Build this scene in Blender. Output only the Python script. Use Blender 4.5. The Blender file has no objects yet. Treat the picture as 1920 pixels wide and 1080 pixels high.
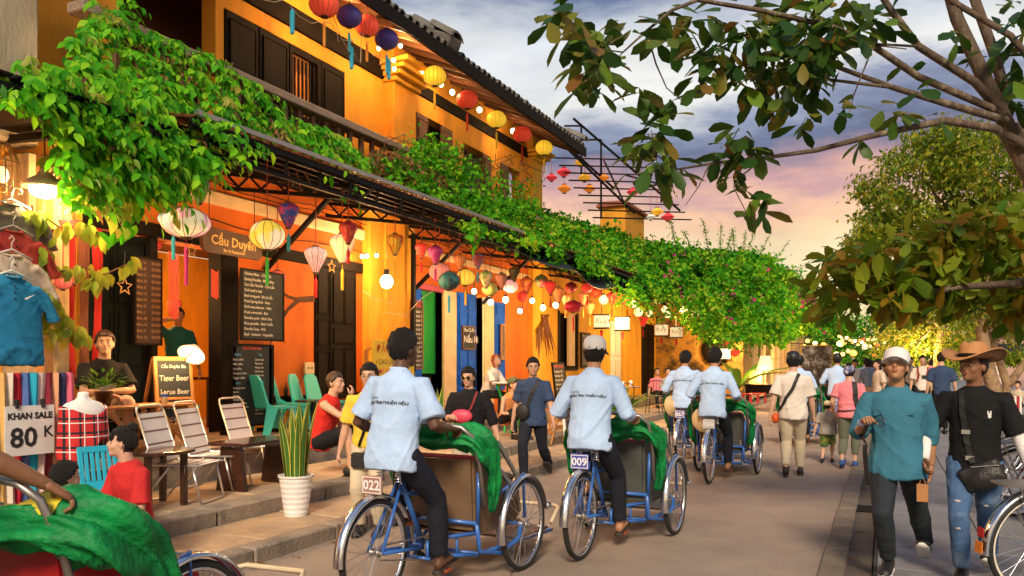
import bpy, bmesh, math, random
import numpy as np
from mathutils import Vector, Matrix
from mathutils.bvhtree import BVHTree
R = random.Random(11); NP = np.random.default_rng(5)
V = Vector; PI = math.pi
sin, cos, rad = math.sin, math.cos, math.radians
SC = bpy.context.scene; COL = SC.collection
# ---------------------------------------------------------------- camera
F, HZ, CH = 1500.0, 685.0, 1.52
YAW = math.atan(700 / F); sa, ca = sin(YAW), cos(YAW)
cd = bpy.data.cameras.new('camera'); cam = bpy.data.objects.new('camera', cd); COL.objects.link(cam)
cd.sensor_width = 36; cd.lens = F / 1920 * 36; cd.shift_y = (HZ - 540) / 1920
cd.clip_start = .05; cd.clip_end = 3000
cam.location = (0, 0, CH); cam.rotation_euler = (PI / 2, 0, YAW); SC.camera = cam
# ---------------------------------------------------------------- light
SUN_EL, SUN_AZ = rad(36), rad(160)      # azimuth measured clockwise from +Y
W = bpy.data.worlds.new('World'); SC.world = W; W.use_nodes = True
SC.view_settings.view_transform = 'Standard'; SC.view_settings.look = 'None'
SC.view_settings.exposure = 1.45; SC.view_settings.gamma = 1; SC.view_settings.use_curve_mapping = False
SC.cycles.use_denoising = True; SC.cycles.max_bounces = 6; SC.cycles.diffuse_bounces = 3
SC.cycles.transparent_max_bounces = 6; SC.cycles.sample_clamp_indirect = 4
SC.cycles.caustics_reflective = False; SC.cycles.caustics_refractive = False
sl = bpy.data.lights.new('sun', 'SUN'); sl.energy = 1.5; sl.angle = rad(14); sl.color = (1, .82, .60)
so = bpy.data.objects.new('sun', sl); COL.objects.link(so)
sd = V((sin(SUN_AZ) * cos(SUN_EL), cos(SUN_AZ) * cos(SUN_EL), sin(SUN_EL)))
so.rotation_euler = sd.to_track_quat('Z', 'Y').to_euler(); so.location = (5, -5, 15)

def srgb(r, g, b):
    return tuple(((c / 255) / 12.92 if c / 255 < .04045 else ((c / 255 + .055) / 1.055) ** 2.4) for c in (r, g, b)) + (1,)

def make_world():
    nt = W.node_tree; nt.nodes.clear(); N = nt.nodes.new; L = nt.links.new
    out = N('ShaderNodeOutputWorld'); bg = N('ShaderNodeBackground'); L(bg.outputs[0], out.inputs[0])
    sky = N('ShaderNodeTexSky'); sky.sky_type = 'NISHITA'; sky.sun_disc = False
    sky.sun_elevation = SUN_EL; sky.sun_rotation = SUN_AZ
    tc = N('ShaderNodeTexCoord')
    mp = N('ShaderNodeMapping'); mp.inputs['Scale'].default_value = (1.3, 1.3, 4.2); L(tc.outputs['Generated'], mp.inputs[0])
    n1 = N('ShaderNodeTexNoise'); n1.inputs['Scale'].default_value = 2.1; n1.inputs['Detail'].default_value = 9; n1.inputs['Roughness'].default_value = .62
    L(mp.outputs[0], n1.inputs[0])
    sx = N('ShaderNodeSeparateXYZ'); L(tc.outputs['Generated'], sx.inputs[0])
    m1 = N('ShaderNodeMath'); m1.operation = 'MULTIPLY_ADD'; L(n1.outputs[0], m1.inputs[0]); m1.inputs[1].default_value = .23; m1.inputs[2].default_value = -.115
    m2 = N('ShaderNodeMath'); m2.operation = 'ADD'; L(sx.outputs[2], m2.inputs[0]); L(m1.outputs[0], m2.inputs[1])
    rp = N('ShaderNodeValToRGB'); L(m2.outputs[0], rp.inputs[0]); e = rp.color_ramp.elements
    stops = [(0, (252, 205, 130)), (.09, (255, 228, 168)), (.15, (255, 218, 152)), (.185, (252, 190, 132)), (.215, (200, 142, 130)),
             (.25, (90, 90, 116)), (.28, (146, 148, 168)), (.315, (242, 238, 228)), (.36, (222, 224, 226)), (.405, (108, 120, 152)), (.48, (68, 86, 128)), (.8, (120, 136, 168)), (1, (140, 150, 175))]
    while len(e) < len(stops): e.new(.5)
    for el, (p, c) in zip(e, stops): el.position = p; el.color = srgb(*c)
    # small cloud texture on top
    n2 = N('ShaderNodeTexNoise'); n2.inputs['Scale'].default_value = 5; n2.inputs['Detail'].default_value = 8; L(mp.outputs[0], n2.inputs[0])
    r2 = N('ShaderNodeMapRange'); L(n2.outputs[0], r2.inputs[0]); r2.inputs[1].default_value = .3; r2.inputs[2].default_value = .7; r2.inputs[3].default_value = .86; r2.inputs[4].default_value = 1.2
    mm = N('ShaderNodeVectorMath'); mm.operation = 'SCALE'; L(rp.outputs[0], mm.inputs[0]); L(r2.outputs[0], mm.inputs['Scale'])
    # clouds over the Nishita sky, both brought to the same strength
    sc = N('ShaderNodeVectorMath'); sc.operation = 'SCALE'; L(mm.outputs[0], sc.inputs[0]); sc.inputs['Scale'].default_value = 3.6
    mx = N('ShaderNodeMix'); mx.data_type = 'RGBA'; mx.inputs[0].default_value = .9; L(sky.outputs[0], mx.inputs[6]); L(sc.outputs[0], mx.inputs[7])
    L(mx.outputs[2], bg.inputs[0]); bg.inputs[1].default_value = .1
make_world()

# ---------------------------------------------------------------- pixel of the photograph -> point in the place
def ray(px, py):
    a = (px - 960) / F; return V((a * ca - sa, a * sa + ca, (HZ - py) / F))
def PX(px, py, x):
    d = ray(px, py); t = x / d.x; return V((x, d.y * t, CH + d.z * t))
def PY(px, py, y):
    d = ray(px, py); t = y / d.y; return V((d.x * t, y, CH + d.z * t))
def PG(px, py, z=0.0):
    d = ray(px, py); t = (z - CH) / d.z; return V((d.x * t, d.y * t, z))
def PD(px, py, D):
    d = ray(px, py); return V((d.x * D, d.y * D, CH + d.z * D))
def ya(px, x): return PX(px, 600, x).y

# ---------------------------------------------------------------- materials
_M = {}
def mat(name, col, rough=.7, metal=0, var=.12, vs=6, bump=.0, bs=40, emis=0, ecol=None, col2=None, c2=(.45, .65), rand=0, trans=0, coat=0, stretch=None, spec=.5, island=0):
    if name in _M: return _M[name]
    m = bpy.data.materials.new(name); m.use_nodes = True; nt = m.node_tree; N = nt.nodes.new; L = nt.links.new
    b = nt.nodes['Principled BSDF']; _M[name] = m
    c = tuple(col) + (1,) if len(col) == 3 else tuple(col)
    b.inputs['Roughness'].default_value = rough; b.inputs['Metallic'].default_value = metal
    b.inputs['Specular IOR Level'].default_value = spec
    if coat: b.inputs['Coat Weight'].default_value = coat
    tc = N('ShaderNodeTexCoord'); src = tc.outputs['Object']
    if stretch:
        mp = N('ShaderNodeMapping'); mp.inputs['Scale'].default_value = stretch; L(src, mp.inputs[0]); src = mp.outputs[0]
    nz = N('ShaderNodeTexNoise'); nz.inputs['Scale'].default_value = vs; nz.inputs['Detail'].default_value = 6; nz.inputs['Roughness'].default_value = .6; L(src, nz.inputs[0])
    mr = N('ShaderNodeMapRange'); L(nz.outputs[0], mr.inputs[0]); mr.inputs[1].default_value = .25; mr.inputs[2].default_value = .75; mr.inputs[3].default_value = 1 - var; mr.inputs[4].default_value = 1 + var
    val = mr.outputs[0]
    if rand or island:
        if island:
            g = N('ShaderNodeNewGeometry'); rv = g.outputs['Random Per Island']
        else:
            g = N('ShaderNodeObjectInfo'); rv = g.outputs['Random']
        k = rand or island
        r2 = N('ShaderNodeMapRange'); L(rv, r2.inputs[0]); r2.inputs[3].default_value = 1 - k; r2.inputs[4].default_value = 1 + k
        mu = N('ShaderNodeMath'); mu.operation = 'MULTIPLY'; L(val, mu.inputs[0]); L(r2.outputs[0], mu.inputs[1]); val = mu.outputs[0]
    base = None
    if col2 is not None:
        n3 = N('ShaderNodeTexNoise'); n3.inputs['Scale'].default_value = vs * .45; n3.inputs['Detail'].default_value = 8; n3.inputs['Roughness'].default_value = .7; L(src, n3.inputs[0])
        rr = N('ShaderNodeMapRange'); L(n3.outputs[0], rr.inputs[0]); rr.inputs[1].default_value = c2[0]; rr.inputs[2].default_value = c2[1]
        mx = N('ShaderNodeMix'); mx.data_type = 'RGBA'; L(rr.outputs[0], mx.inputs[0]); mx.inputs[6].default_value = c; mx.inputs[7].default_value = tuple(col2) + (1,); base = mx.outputs[2]
    vm = N('ShaderNodeVectorMath'); vm.operation = 'SCALE'; L(val, vm.inputs['Scale'])
    if base is not None: L(base, vm.inputs[0])
    else: vm.inputs[0].default_value = c[:3]
    L(vm.outputs[0], b.inputs['Base Color'])
    if bump:
        nb = N('ShaderNodeTexNoise'); nb.inputs['Scale'].default_value = bs; nb.inputs['Detail'].default_value = 5; L(src, nb.inputs[0])
        bp = N('ShaderNodeBump'); bp.inputs['Strength'].default_value = bump; bp.inputs['Distance'].default_value = .02; L(nb.outputs[0], bp.inputs['Height']); L(bp.outputs[0], b.inputs['Normal'])
    if emis:
        b.inputs['Emission Strength'].default_value = emis
        if ecol: b.inputs['Emission Color'].default_value = tuple(ecol)[:3] + (1,)
        else: L(vm.outputs[0], b.inputs['Emission Color'])
    if trans:
        t = N('ShaderNodeBsdfTranslucent'); L(vm.outputs[0], t.inputs[0]); ms = N('ShaderNodeMixShader'); ms.inputs[0].default_value = trans
        L(b.outputs[0], ms.inputs[1]); L(t.outputs[0], ms.inputs[2]); L(ms.outputs[0], nt.nodes['Material Output'].inputs[0])
    return m
def leafmat(name, cols, trans=.35, rough=.45, spec=.3):
    """leaf colours from a ramp: a random value per leaf (per island, shifted per object)"""
    if name in _M: return _M[name]
    m = bpy.data.materials.new(name); m.use_nodes = True; nt = m.node_tree; N = nt.nodes.new; L = nt.links.new; _M[name] = m
    b = nt.nodes['Principled BSDF']; b.inputs['Roughness'].default_value = rough; b.inputs['Specular IOR Level'].default_value = spec
    g = N('ShaderNodeNewGeometry'); oi = N('ShaderNodeObjectInfo')
    ad = N('ShaderNodeMath'); ad.operation = 'ADD'; L(g.outputs['Random Per Island'], ad.inputs[0]); L(oi.outputs['Random'], ad.inputs[1])
    fr = N('ShaderNodeMath'); fr.operation = 'FRACT'; L(ad.outputs[0], fr.inputs[0])
    rp = N('ShaderNodeValToRGB'); e = rp.color_ramp.elements
    while len(e) < len(cols): e.new(.5)
    for i, (el, c) in enumerate(zip(e, cols)): el.position = i / (len(cols) - 1); el.color = tuple(c) + (1,)
    L(fr.outputs[0], rp.inputs[0]); L(rp.outputs[0], b.inputs['Base Color'])
    t = N('ShaderNodeBsdfTranslucent'); L(rp.outputs[0], t.inputs[0]); ms = N('ShaderNodeMixShader'); ms.inputs[0].default_value = trans
    L(b.outputs[0], ms.inputs[1]); L(t.outputs[0], ms.inputs[2]); L(ms.outputs[0], nt.nodes['Material Output'].inputs[0])
    return m

# ---------------------------------------------------------------- mesh builder
def _cbtopo():
    P = []
    for sx in (-1, 1):
        for sy in (-1, 1):
            for sz in (-1, 1):
                for a in range(3): P.append((sx, sy, sz, a))
    ix = {p: i for i, p in enumerate(P)}
    fs = []
    for a in range(3):
        b, c = (a + 1) % 3, (a + 2) % 3
        def k(sa_, sb, sc_, ax):
            s = [0, 0, 0]; s[a] = sa_; s[b] = sb; s[c] = sc_; return ix[(s[0], s[1], s[2], ax)]
        for s in (-1, 1): fs.append([k(s, -1, -1, a), k(s, 1, -1, a), k(s, 1, 1, a), k(s, -1, 1, a)])
        for sb in (-1, 1):
            for sc_ in (-1, 1): fs.append([k(-1, sb, sc_, b), k(1, sb, sc_, b), k(1, sb, sc_, c), k(-1, sb, sc_, c)])
    for sx in (-1, 1):
        for sy in (-1, 1):
            for sz in (-1, 1): fs.append([ix[(sx, sy, sz, a)] for a in range(3)])
    pos = [V([s * (1 if i == p[3] else .9) for i, s in enumerate(p[:3])]) for p in P]
    for f in fs:
        n = (pos[f[1]] - pos[f[0]]).cross(pos[f[2]] - pos[f[0]]); c = sum((pos[i] for i in f), V((0, 0, 0)))
        if n.dot(c) < 0: f.reverse()
    return P, fs
_CBP, _CBF = _cbtopo()
class MB:
    def __init__(s): s.v = []; s.f = []
    def add(s, vs, fs, M=None):
        o = len(s.v)
        s.v += [tuple(M @ V(p)) for p in vs] if M is not None else [tuple(p) for p in vs]
        s.f += [tuple(i + o for i in f) for f in fs]; return s
    def box(s, x0, x1, y0, y1, z0, z1, M=None):
        if x0 > x1: x0, x1 = x1, x0
        if y0 > y1: y0, y1 = y1, y0
        if z0 > z1: z0, z1 = z1, z0
        return s.add([(x0, y0, z0), (x1, y0, z0), (x1, y1, z0), (x0, y1, z0), (x0, y0, z1), (x1, y0, z1), (x1, y1, z1), (x0, y1, z1)],
                     [(3, 2, 1, 0), (4, 5, 6, 7), (0, 1, 5, 4), (1, 2, 6, 5), (2, 3, 7, 6), (3, 0, 4, 7)], M)
    def cbox(s, x0, x1, y0, y1, z0, z1, c=.008, M=None):
        h = (abs(x1 - x0) / 2, abs(y1 - y0) / 2, abs(z1 - z0) / 2); m = ((x0 + x1) / 2, (y0 + y1) / 2, (z0 + z1) / 2)
        c = min(c, min(h) * .6)
        vs = [tuple(m[i] + p[i] * (h[i] - (0 if i == p[3] else c)) for i in range(3)) for p in _CBP]
        return s.add(vs, _CBF, M)
    def bar(s, a, b, w, h=None, up=(0, 0, 1), c=0):
        """box beam from a to b"""
        a, b = V(a), V(b); d = b - a; l = d.length; y = d / max(l, 1e-9); u = V(up)
        if abs(y.dot(u)) > .98: u = V((1, 0, 0))
        x = y.cross(u).normalized(); z = x.cross(y)
        M = Matrix(((x.x, y.x, z.x, a.x), (x.y, y.y, z.y, a.y), (x.z, y.z, z.z, a.z), (0, 0, 0, 1))); h = h or w
        return s.cbox(-w / 2, w / 2, 0, l, -h / 2, h / 2, c, M) if c else s.box(-w / 2, w / 2, 0, l, -h / 2, h / 2, M)
    def tube(s, pts, r, n=8, cap=True, ref=None, closed=False):
        pts = [V(p) for p in pts]; k = len(pts)
        if not hasattr(r, '__len__'): r = [r] * k
        o = len(s.v); up = None
        for i, p in enumerate(pts):
            t = (pts[min(i + 1, k - 1)] - pts[max(i - 1, 0)]) if not closed else (pts[(i + 1) % k] - pts[i - 1])
            t = t.normalized() if t.length > 1e-9 else V((0, 0, 1))
            if ref is not None: up = V(ref) if abs(t.dot(V(ref))) < .97 else V((0, 1, 0)) if abs(t.y) < .9 else V((1, 0, 0))
            elif up is None: up = V((0, 0, 1)) if abs(t.z) < .9 else V((0, 1, 0))
            u = (up - t * up.dot(t)).normalized(); w = t.cross(u); up = u
            ri = r[i]; ru, rw = ri if hasattr(ri, '__len__') else (ri, ri)
            for j in range(n):
                a = 2 * PI * j / n; s.v.append(tuple(p + u * (cos(a) * ru) + w * (sin(a) * rw)))
        for i in range(k if closed else k - 1):
            for j in range(n):
                a = o + i * n + j; b = o + i * n + (j + 1) % n; c = o + ((i + 1) % k) * n + (j + 1) % n; d = o + ((i + 1) % k) * n + j
                s.f.append((a, b, c, d))
        if cap and not closed:
            s.f.append(tuple(o + j for j in reversed(range(n)))); s.f.append(tuple(o + (k - 1) * n + j for j in range(n)))
        return s
    def lathe(s, prof, n=16, c=(0, 0, 0), M=None, mod=None, flat=1.0):
        o = len(s.v); c = V(c); vs = []
        for (r, z) in prof:
            for j in range(n):
                a = 2 * PI * j / n; q = r * (mod(j, z) if mod else 1); p = V((q * cos(a), q * sin(a) * flat, z)) + c
                vs.append(M @ p if M is not None else p)
        fs = [(i * n + j, i * n + (j + 1) % n, (i + 1) * n + (j + 1) % n, (i + 1) * n + j) for i in range(len(prof) - 1) for j in range(n)]
        fs += [tuple(reversed(range(n))), tuple((len(prof) - 1) * n + j for j in range(n))]
        return s.add(vs, fs)
    def ell(s, c, rx, ry, rz, nu=12, nv=8, M=None):
        vs = []; c = V(c)
        for i in range(nv + 1):
            t = PI * i / nv
            for j in range(nu):
                a = 2 * PI * j / nu; p = V((rx * sin(t) * cos(a), ry * sin(t) * sin(a), -rz * cos(t))) + c
                vs.append(M @ p if M is not None else p)
        return s.add(vs, [(i * nu + j, i * nu + (j + 1) % nu, (i + 1) * nu + (j + 1) % nu, (i + 1) * nu + j) for i in range(nv) for j in range(nu)])
    def quad(s, a, b, c, d): return s.add([a, b, c, d], [(0, 1, 2, 3)])
    def prism(s, poly, axis, a0, a1, M=None):
        """poly in the two other axes, extruded along axis"""
        n = len(poly); vs = []
        for a in (a0, a1):
            for (p, q) in poly: vs.append({'x': (a, p, q), 'y': (p, a, q), 'z': (p, q, a)}[axis])
        return s.add(vs, [tuple(reversed(range(n))), tuple(range(n, 2 * n))] + [(i, (i + 1) % n, n + (i + 1) % n, n + i) for i in range(n)], M)
    def mesh(s, name, smooth=False):
        me = bpy.data.meshes.new(name); me.from_pydata(s.v, [], s.f)
        if smooth: me.polygons.foreach_set('use_smooth', [True] * len(me.polygons))
        me.update(); return me
    def build(s, name, m, parent=None, w=0, smooth=False, fix=True):
        if w and parent is not None:
            l = parent.location
            if parent.parent is not None: l = l + parent.parent.location
            s.v = [(p[0] - l.x, p[1] - l.y, p[2] - l.z) for p in s.v]
        me = s.mesh(name, smooth)
        return link(name, me, m, parent)
def link(name, me, m, parent=None):
    o = bpy.data.objects.new(name, me); COL.objects.link(o)
    if m is not None:
        if not len(me.materials): me.materials.append(m)
        elif me.materials[0] is not m: o.material_slots[0].link = 'OBJECT'; o.material_slots[0].material = m
    if parent is not None: o.parent = parent
    return o
def tag(o, label=None, cat=None, group=None, kind=None):
    if label: o['label'] = label
    if cat: o['category'] = cat
    if group: o['group'] = group
    if kind: o['kind'] = kind
    return o
def T(name, label, cat, loc=(0, 0, 0), rz=0, group=None):
    o = bpy.data.objects.new(name, None); COL.objects.link(o); o.empty_display_size = .1
    o.location = loc; o.rotation_euler = (0, 0, rz); return tag(o, label, cat, group)
def struct(name, b, m, smooth=False): return tag(b.build(name, m, None, smooth=smooth), kind='structure')
KIDS = {}
def kids(o): return [c for c in bpy.data.objects if c.parent is o]
def copy_tree(o, loc=None, rz=None, label=None, group=None, parent=None, tree=None):
    c = o.copy(); COL.objects.link(c); c.parent = parent
    if loc is not None: c.location = loc
    if rz is not None: c.rotation_euler = (0, 0, rz)
    if label: c['label'] = label
    if group: c['group'] = group
    for ch in o.children: copy_tree(ch, parent=c)
    return c
# ---- a scratch scene for evaluating modifiers and text
TS = bpy.data.scenes.new('scratch'); TV = TS.view_layers[0]
def evald(o):
    TS.collection.objects.link(o); TV.update()
    me = bpy.data.meshes.new_from_object(o.evaluated_get(TV.depsgraph))
    d = o.data; bpy.data.objects.remove(o); 
    return me
def remesh(b, voxel, smooth=4, name='body', wr=0, seed=0, dec=0, fr=(18, 60)):
    me = b.mesh('tmp'); o = bpy.data.objects.new('tmp', me)
    r = o.modifiers.new('r', 'REMESH'); r.mode = 'VOXEL'; r.voxel_size = voxel
    if smooth: q = o.modifiers.new('s', 'SMOOTH'); q.factor = .5; q.iterations = smooth
    if dec: q = o.modifiers.new('d', 'DECIMATE'); q.ratio = dec
    out = evald(o); bpy.data.meshes.remove(me); out.name = name
    n = len(out.vertices)
    if wr:
        co = np.empty(n * 3, 'f'); out.vertices.foreach_get('co', co); nn = np.empty(n * 3, 'f'); out.vertices.foreach_get('normal', nn)
        co = co.reshape(-1, 3); nn = nn.reshape(-1, 3); g = np.random.default_rng(seed); d = np.zeros(n)
        for k in range(9):
            v = g.normal(size=3); v /= np.linalg.norm(v); f = g.uniform(*fr); ph = g.uniform(0, 6.28)
            v2 = g.normal(size=3); m_ = .5 + .5 * np.sin(co @ v2 * 7 + ph * 2)
            d += (1 - np.abs(np.sin(co @ v * f * .5 + ph + 1.3 * np.sin(co @ v2 * 8)))) ** 3 * m_ * (24 / f)
        d -= d.mean(); co += nn * (d * wr)[:, None].astype('f'); out.vertices.foreach_set('co', co.ravel())
    out.polygons.foreach_set('use_smooth', [True] * len(out.polygons)); out.update()
    return out
def text_mesh(body, size, align='CENTER', ext=0, shear=0, sp=1.0, lsp=1.0, bold=0):
    c = bpy.data.curves.new('t', 'FONT'); c.body = body; c.size = size; c.align_x = align; c.align_y = 'CENTER'; c.extrude = ext
    c.resolution_u = 2; c.shear = shear; c.space_character = sp; c.space_line = lsp; c.offset = bold
    me = evald(bpy.data.objects.new('t', c)); bpy.data.curves.remove(c); return me
def text(body, size, m, parent, loc, rot, name='lettering', **k):
    me = text_mesh(body, size, **k)
    o = link(name, me, m, parent); o.location = loc; o.rotation_euler = rot; return o
RX = PI / 2
# ================================================================ SETTING
M_asph = mat('asphalt', (.40, .31, .24), .85, var=.16, vs=1.6, bump=.8, bs=170, col2=(.32, .245, .19), c2=(.42, .75))
M_ston = mat('pavement_stone', (.44, .31, .19), .85, var=.25, vs=5, bump=.5, bs=60, col2=(.16, .12, .09), c2=(.5, .75), rand=.14)
M_kerb = mat('kerb_concrete', (.30, .24, .18), .9, var=.3, vs=7, bump=.6, bs=50, col2=(.09, .085, .07), c2=(.48, .7), rand=.12)
M_kerb2 = mat('gutter_kerb', (.20, .155, .115), .9, var=.3, vs=7, bump=.6, bs=50, col2=(.09, .075, .06), c2=(.48, .7), rand=.12)
M_tile = mat('river_paver', (.22, .22, .235), .6, var=.2, vs=4, bump=.25, bs=80, col2=(.15, .14, .15), c2=(.45, .7), rand=.10)
M_join = mat('dark_joint', (.06, .05, .045), .95, var=.2)
M_wall = mat('orange_plaster', (.84, .36, .025), .85, var=.2, vs=2.2, bump=.4, bs=35, col2=(.36, .13, .02), c2=(.52, .78), stretch=(1, 1, .45))
M_wall_warm = mat('orange_plaster_warm_lit', (.66, .15, .010), .85, var=.2, vs=2, bump=.4, bs=35, col2=(.34, .07, .01), c2=(.52, .78), stretch=(1, 1, .45))  # orange plaster reddened: warm light under the awning is put into the colour
M_yel = mat('yellow_plaster', (.84, .44, .035), .85, var=.18, vs=2.5, bump=.4, bs=35, col2=(.48, .22, .03), c2=(.52, .76), stretch=(1, 1, .4))
M_crm = mat('cream_plaster', (.78, .60, .36), .8, var=.12, vs=4, bump=.2, bs=40)
M_old = mat('weathered_plaster', (.55, .40, .20), .9, var=.25, vs=3, bump=.4, bs=30, col2=(.16, .13, .10), c2=(.5, .68), stretch=(1, 1, .35))
M_mold = mat('mouldy_yellow_plaster', (.62, .36, .08), .9, var=.25, vs=3, bump=.4, bs=30, col2=(.10, .07, .04), c2=(.47, .6))
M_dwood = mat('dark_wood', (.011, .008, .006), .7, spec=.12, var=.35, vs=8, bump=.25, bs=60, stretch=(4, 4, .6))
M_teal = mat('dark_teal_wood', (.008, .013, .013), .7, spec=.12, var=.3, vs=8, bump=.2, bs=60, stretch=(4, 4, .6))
M_bwood = mat('brown_wood', (.14, .055, .022), .6, var=.3, vs=7, bump=.3, bs=60, stretch=(4, 4, .6))
M_lwood = mat('light_wood', (.50, .22, .06), .5, var=.25, vs=9, bump=.2, bs=60, stretch=(5, 5, .8))
M_grey = mat('grey_plank', (.28, .20, .15), .8, var=.35, vs=9, bump=.4, bs=50, stretch=(5, .7, 5))
M_blue = mat('blue_paint', (.006, .12, .75), .75, spec=.15, var=.2, vs=5, bump=.15, bs=30, col2=(.010, .09, .42), c2=(.45, .7))
M_green = mat('green_paint', (.006, .36, .05), .7, var=.22, vs=3, bump=.1, bs=20)
M_mag = mat('magenta_paint', (.45, .05, .12), .6)
M_rtile = mat('roof_tile', (.17, .155, .13), .9, var=.35, vs=7, bump=.6, bs=40, col2=(.05, .05, .045), c2=(.45, .65), rand=.25)
M_iron = mat('dark_iron', (.008, .007, .006), .6, spec=.15, var=.3)
M_steel = mat('bare_steel', (.35, .32, .30), .4, metal=.8, var=.2)
M_chrome = mat('chrome', (.72, .74, .78), .22, metal=1, var=.1)
M_sheet = mat('awning_sheet', (.16, .045, .02), .45, var=.4, vs=3, trans=.35, col2=(.30, .13, .03), c2=(.5, .7))
M_tarp = mat('black_tarp', (.022, .024, .026), .45, var=.3, vs=3, bump=.6, bs=9)
M_white = mat('white_paint', (.78, .76, .72), .5, var=.05)
M_black = mat('black_plastic', (.015, .015, .016), .45, var=.2)
M_cloth_w = mat('white_cloth', (.72, .70, .68), .85, var=.08)

b = MB(); b.quad((-900, -60, -.35), (900, -60, -.35), (900, 1600, -.35), (-900, 1600, -.35)); struct('ground', b, M_join)
b = MB(); b.quad((-4.6, -8, 0), (-.2, -8, 0), (-.2, 140, 0), (-4.6, 140, 0)); struct('road', b, M_asph)
for k in range(3):
    pts = [V((R.uniform(-3.8, -.8), 5.2 + k * 3.7, .002))]
    for i in range(9): pts.append(pts[-1] + V((R.uniform(-.18, .18) + (.12 if k % 2 else -.1), R.uniform(.05, .3), 0)))
    b = MB()
    for i in range(9): d = (pts[i + 1] - pts[i]).normalized(); n_ = V((-d.y, d.x, 0)) * R.uniform(.002, .004); b.quad(pts[i] - n_ + V((0, 0, .003)), pts[i] + n_ + V((0, 0, .003)), pts[i + 1] + n_ * .7 + V((0, 0, .003)), pts[i + 1] - n_ * .7 + V((0, 0, .003)))
    tag(b.build('road_crack', M_join), kind='structure')
# gutter channel and kerb of the riverside
gut = struct('gutter_channel', MB().box(-.29, -.09, -2, 70, -.05, .006), mat('gutter_stain', (.10, .075, .055), .9, var=.3, vs=6, bump=.4))
ks = MB().cbox(-.09, .09, -.49, .49, -.08, .03, .012).mesh('kerb_stone')
for i in range(34):
    o = link('kerb_stone', ks, M_kerb2, gut); o.location = (-.36 + R.uniform(-.004, .004), -.5 + i * 1.0 + R.uniform(-.006, .006), R.uniform(0, .006)); o.rotation_euler = (0, 0, R.uniform(-.006, .006))
g = T('drain_grate', 'dark iron drain grate set in the gutter beside the teal shirted man', 'drain grate', PG(1626, 955, .008))
b = MB()
for k in range(9): b.box(-.09, .09, -.19 + k * .045, -.165 + k * .045, 0, .012)
b.box(-.10, -.09, -.2, .2, 0, .014).box(.09, .10, -.2, .2, 0, .014); b.build('grate_bars', M_iron, g)
pv = struct('riverside_pavement', MB().box(-.08, 8.0, -6, 90, -.3, .035), M_join)
tm = MB().cbox(-.395, .395, -.395, .395, -.03, .02, .006).mesh('paver')
for i in range(10):
    for j in range(24):
        o = link('paver', tm, M_tile, pv); o.location = (.34 + i * .8, 1.2 + j * .8, .035 + R.uniform(-.002, .002)); o.rotation_euler = (R.uniform(-.003, .003), R.uniform(-.003, .003), 0)
b = MB(); b.quad((7.9, 20.4, .056), (-.06, 20.4, .056), (-.06, 90, .056), (7.9, 90, .056))
tag(b.build('far_paving', M_tile, pv), kind='stuff')
# river and the far bank
M_wat = mat('river_water', (.10, .11, .12), .12, var=.1, bump=.35, bs=.9)
b = MB(); b.quad((8.2, -40, -.28), (500, -40, -.28), (500, 400, -.28), (8.2, 400, -.28)); struct('river', b, M_wat)
struct('far_bank', MB().box(70, 400, -20, 400, -.34, .6), mat('bank_soil', (.14, .12, .08), .9))
# left pavements
lp = struct('lower_pavement', MB().box(-5.3, -4.40, -6, 60, -.2, .09), M_join)
ks = MB().cbox(-.09, .09, -.495, .495, -.22, .03, .012).mesh('kerb_stone')
sm = MB().cbox(-.365, .365, -.49, .49, -.05, .03, .01).mesh('slab')
for i in range(46):
    o = link('kerb_stone', ks, M_kerb, lp); o.location = (-4.45 + R.uniform(-.006, .006), 1.2 + i * 1.0, .09 + R.uniform(-.006, .006)); o.rotation_euler = (R.uniform(-.006, .006), 0, R.uniform(-.008, .008))
for i in range(30):
    o = link('slab', sm, M_ston, lp); o.location = (-4.91, 1.5 + i * 1.0 + R.uniform(-.006, .006), .09 + R.uniform(-.005, .006)); o.rotation_euler = (R.uniform(-.008, .008), R.uniform(-.006, .006), R.uniform(-.006, .006))
up = struct('upper_pavement', MB().box(-8.6, -5.31, -6, 60, -.2, .222), M_join)
ks = MB().cbox(-.14, .14, -.74, .74, -.20, .04, .014).mesh('edge_stone')
sm = MB().cbox(-.53, .53, -.49, .49, -.05, .04, .008).mesh('slab')
for i in range(24):
    o = link('edge_stone', ks, M_kerb, up); o.location = (-5.43 + R.uniform(-.006, .006), 1.5 + i * 1.5, .222 + R.uniform(-.004, .004)); o.rotation_euler = (0, 0, R.uniform(-.006, .006))
for i in range(26):
    o = link('slab', sm, M_ston, up); o.location = (-6.11, 1.5 + i * 1.0, .222 + R.uniform(-.004, .004)); o.rotation_euler = (R.uniform(-.004, .004), R.uniform(-.004, .004), 0)
pf = struct('terrace', MB().box(-8.3, -6.75, 2, 12.6, .2, .58).box(-8.3, -7.2, 12.6, 30.9, .2, .42), M_kerb)
sm = MB().cbox(-.37, .37, -.49, .49, -.05, .04, .008).mesh('slab')
for i in range(10):
    for j in (0, 1):
        o = link('slab', sm, M_ston, pf); o.location = (-7.07 - j * .76, 3.0 + i * 1.0, .58 + R.uniform(-.003, .003))
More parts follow.
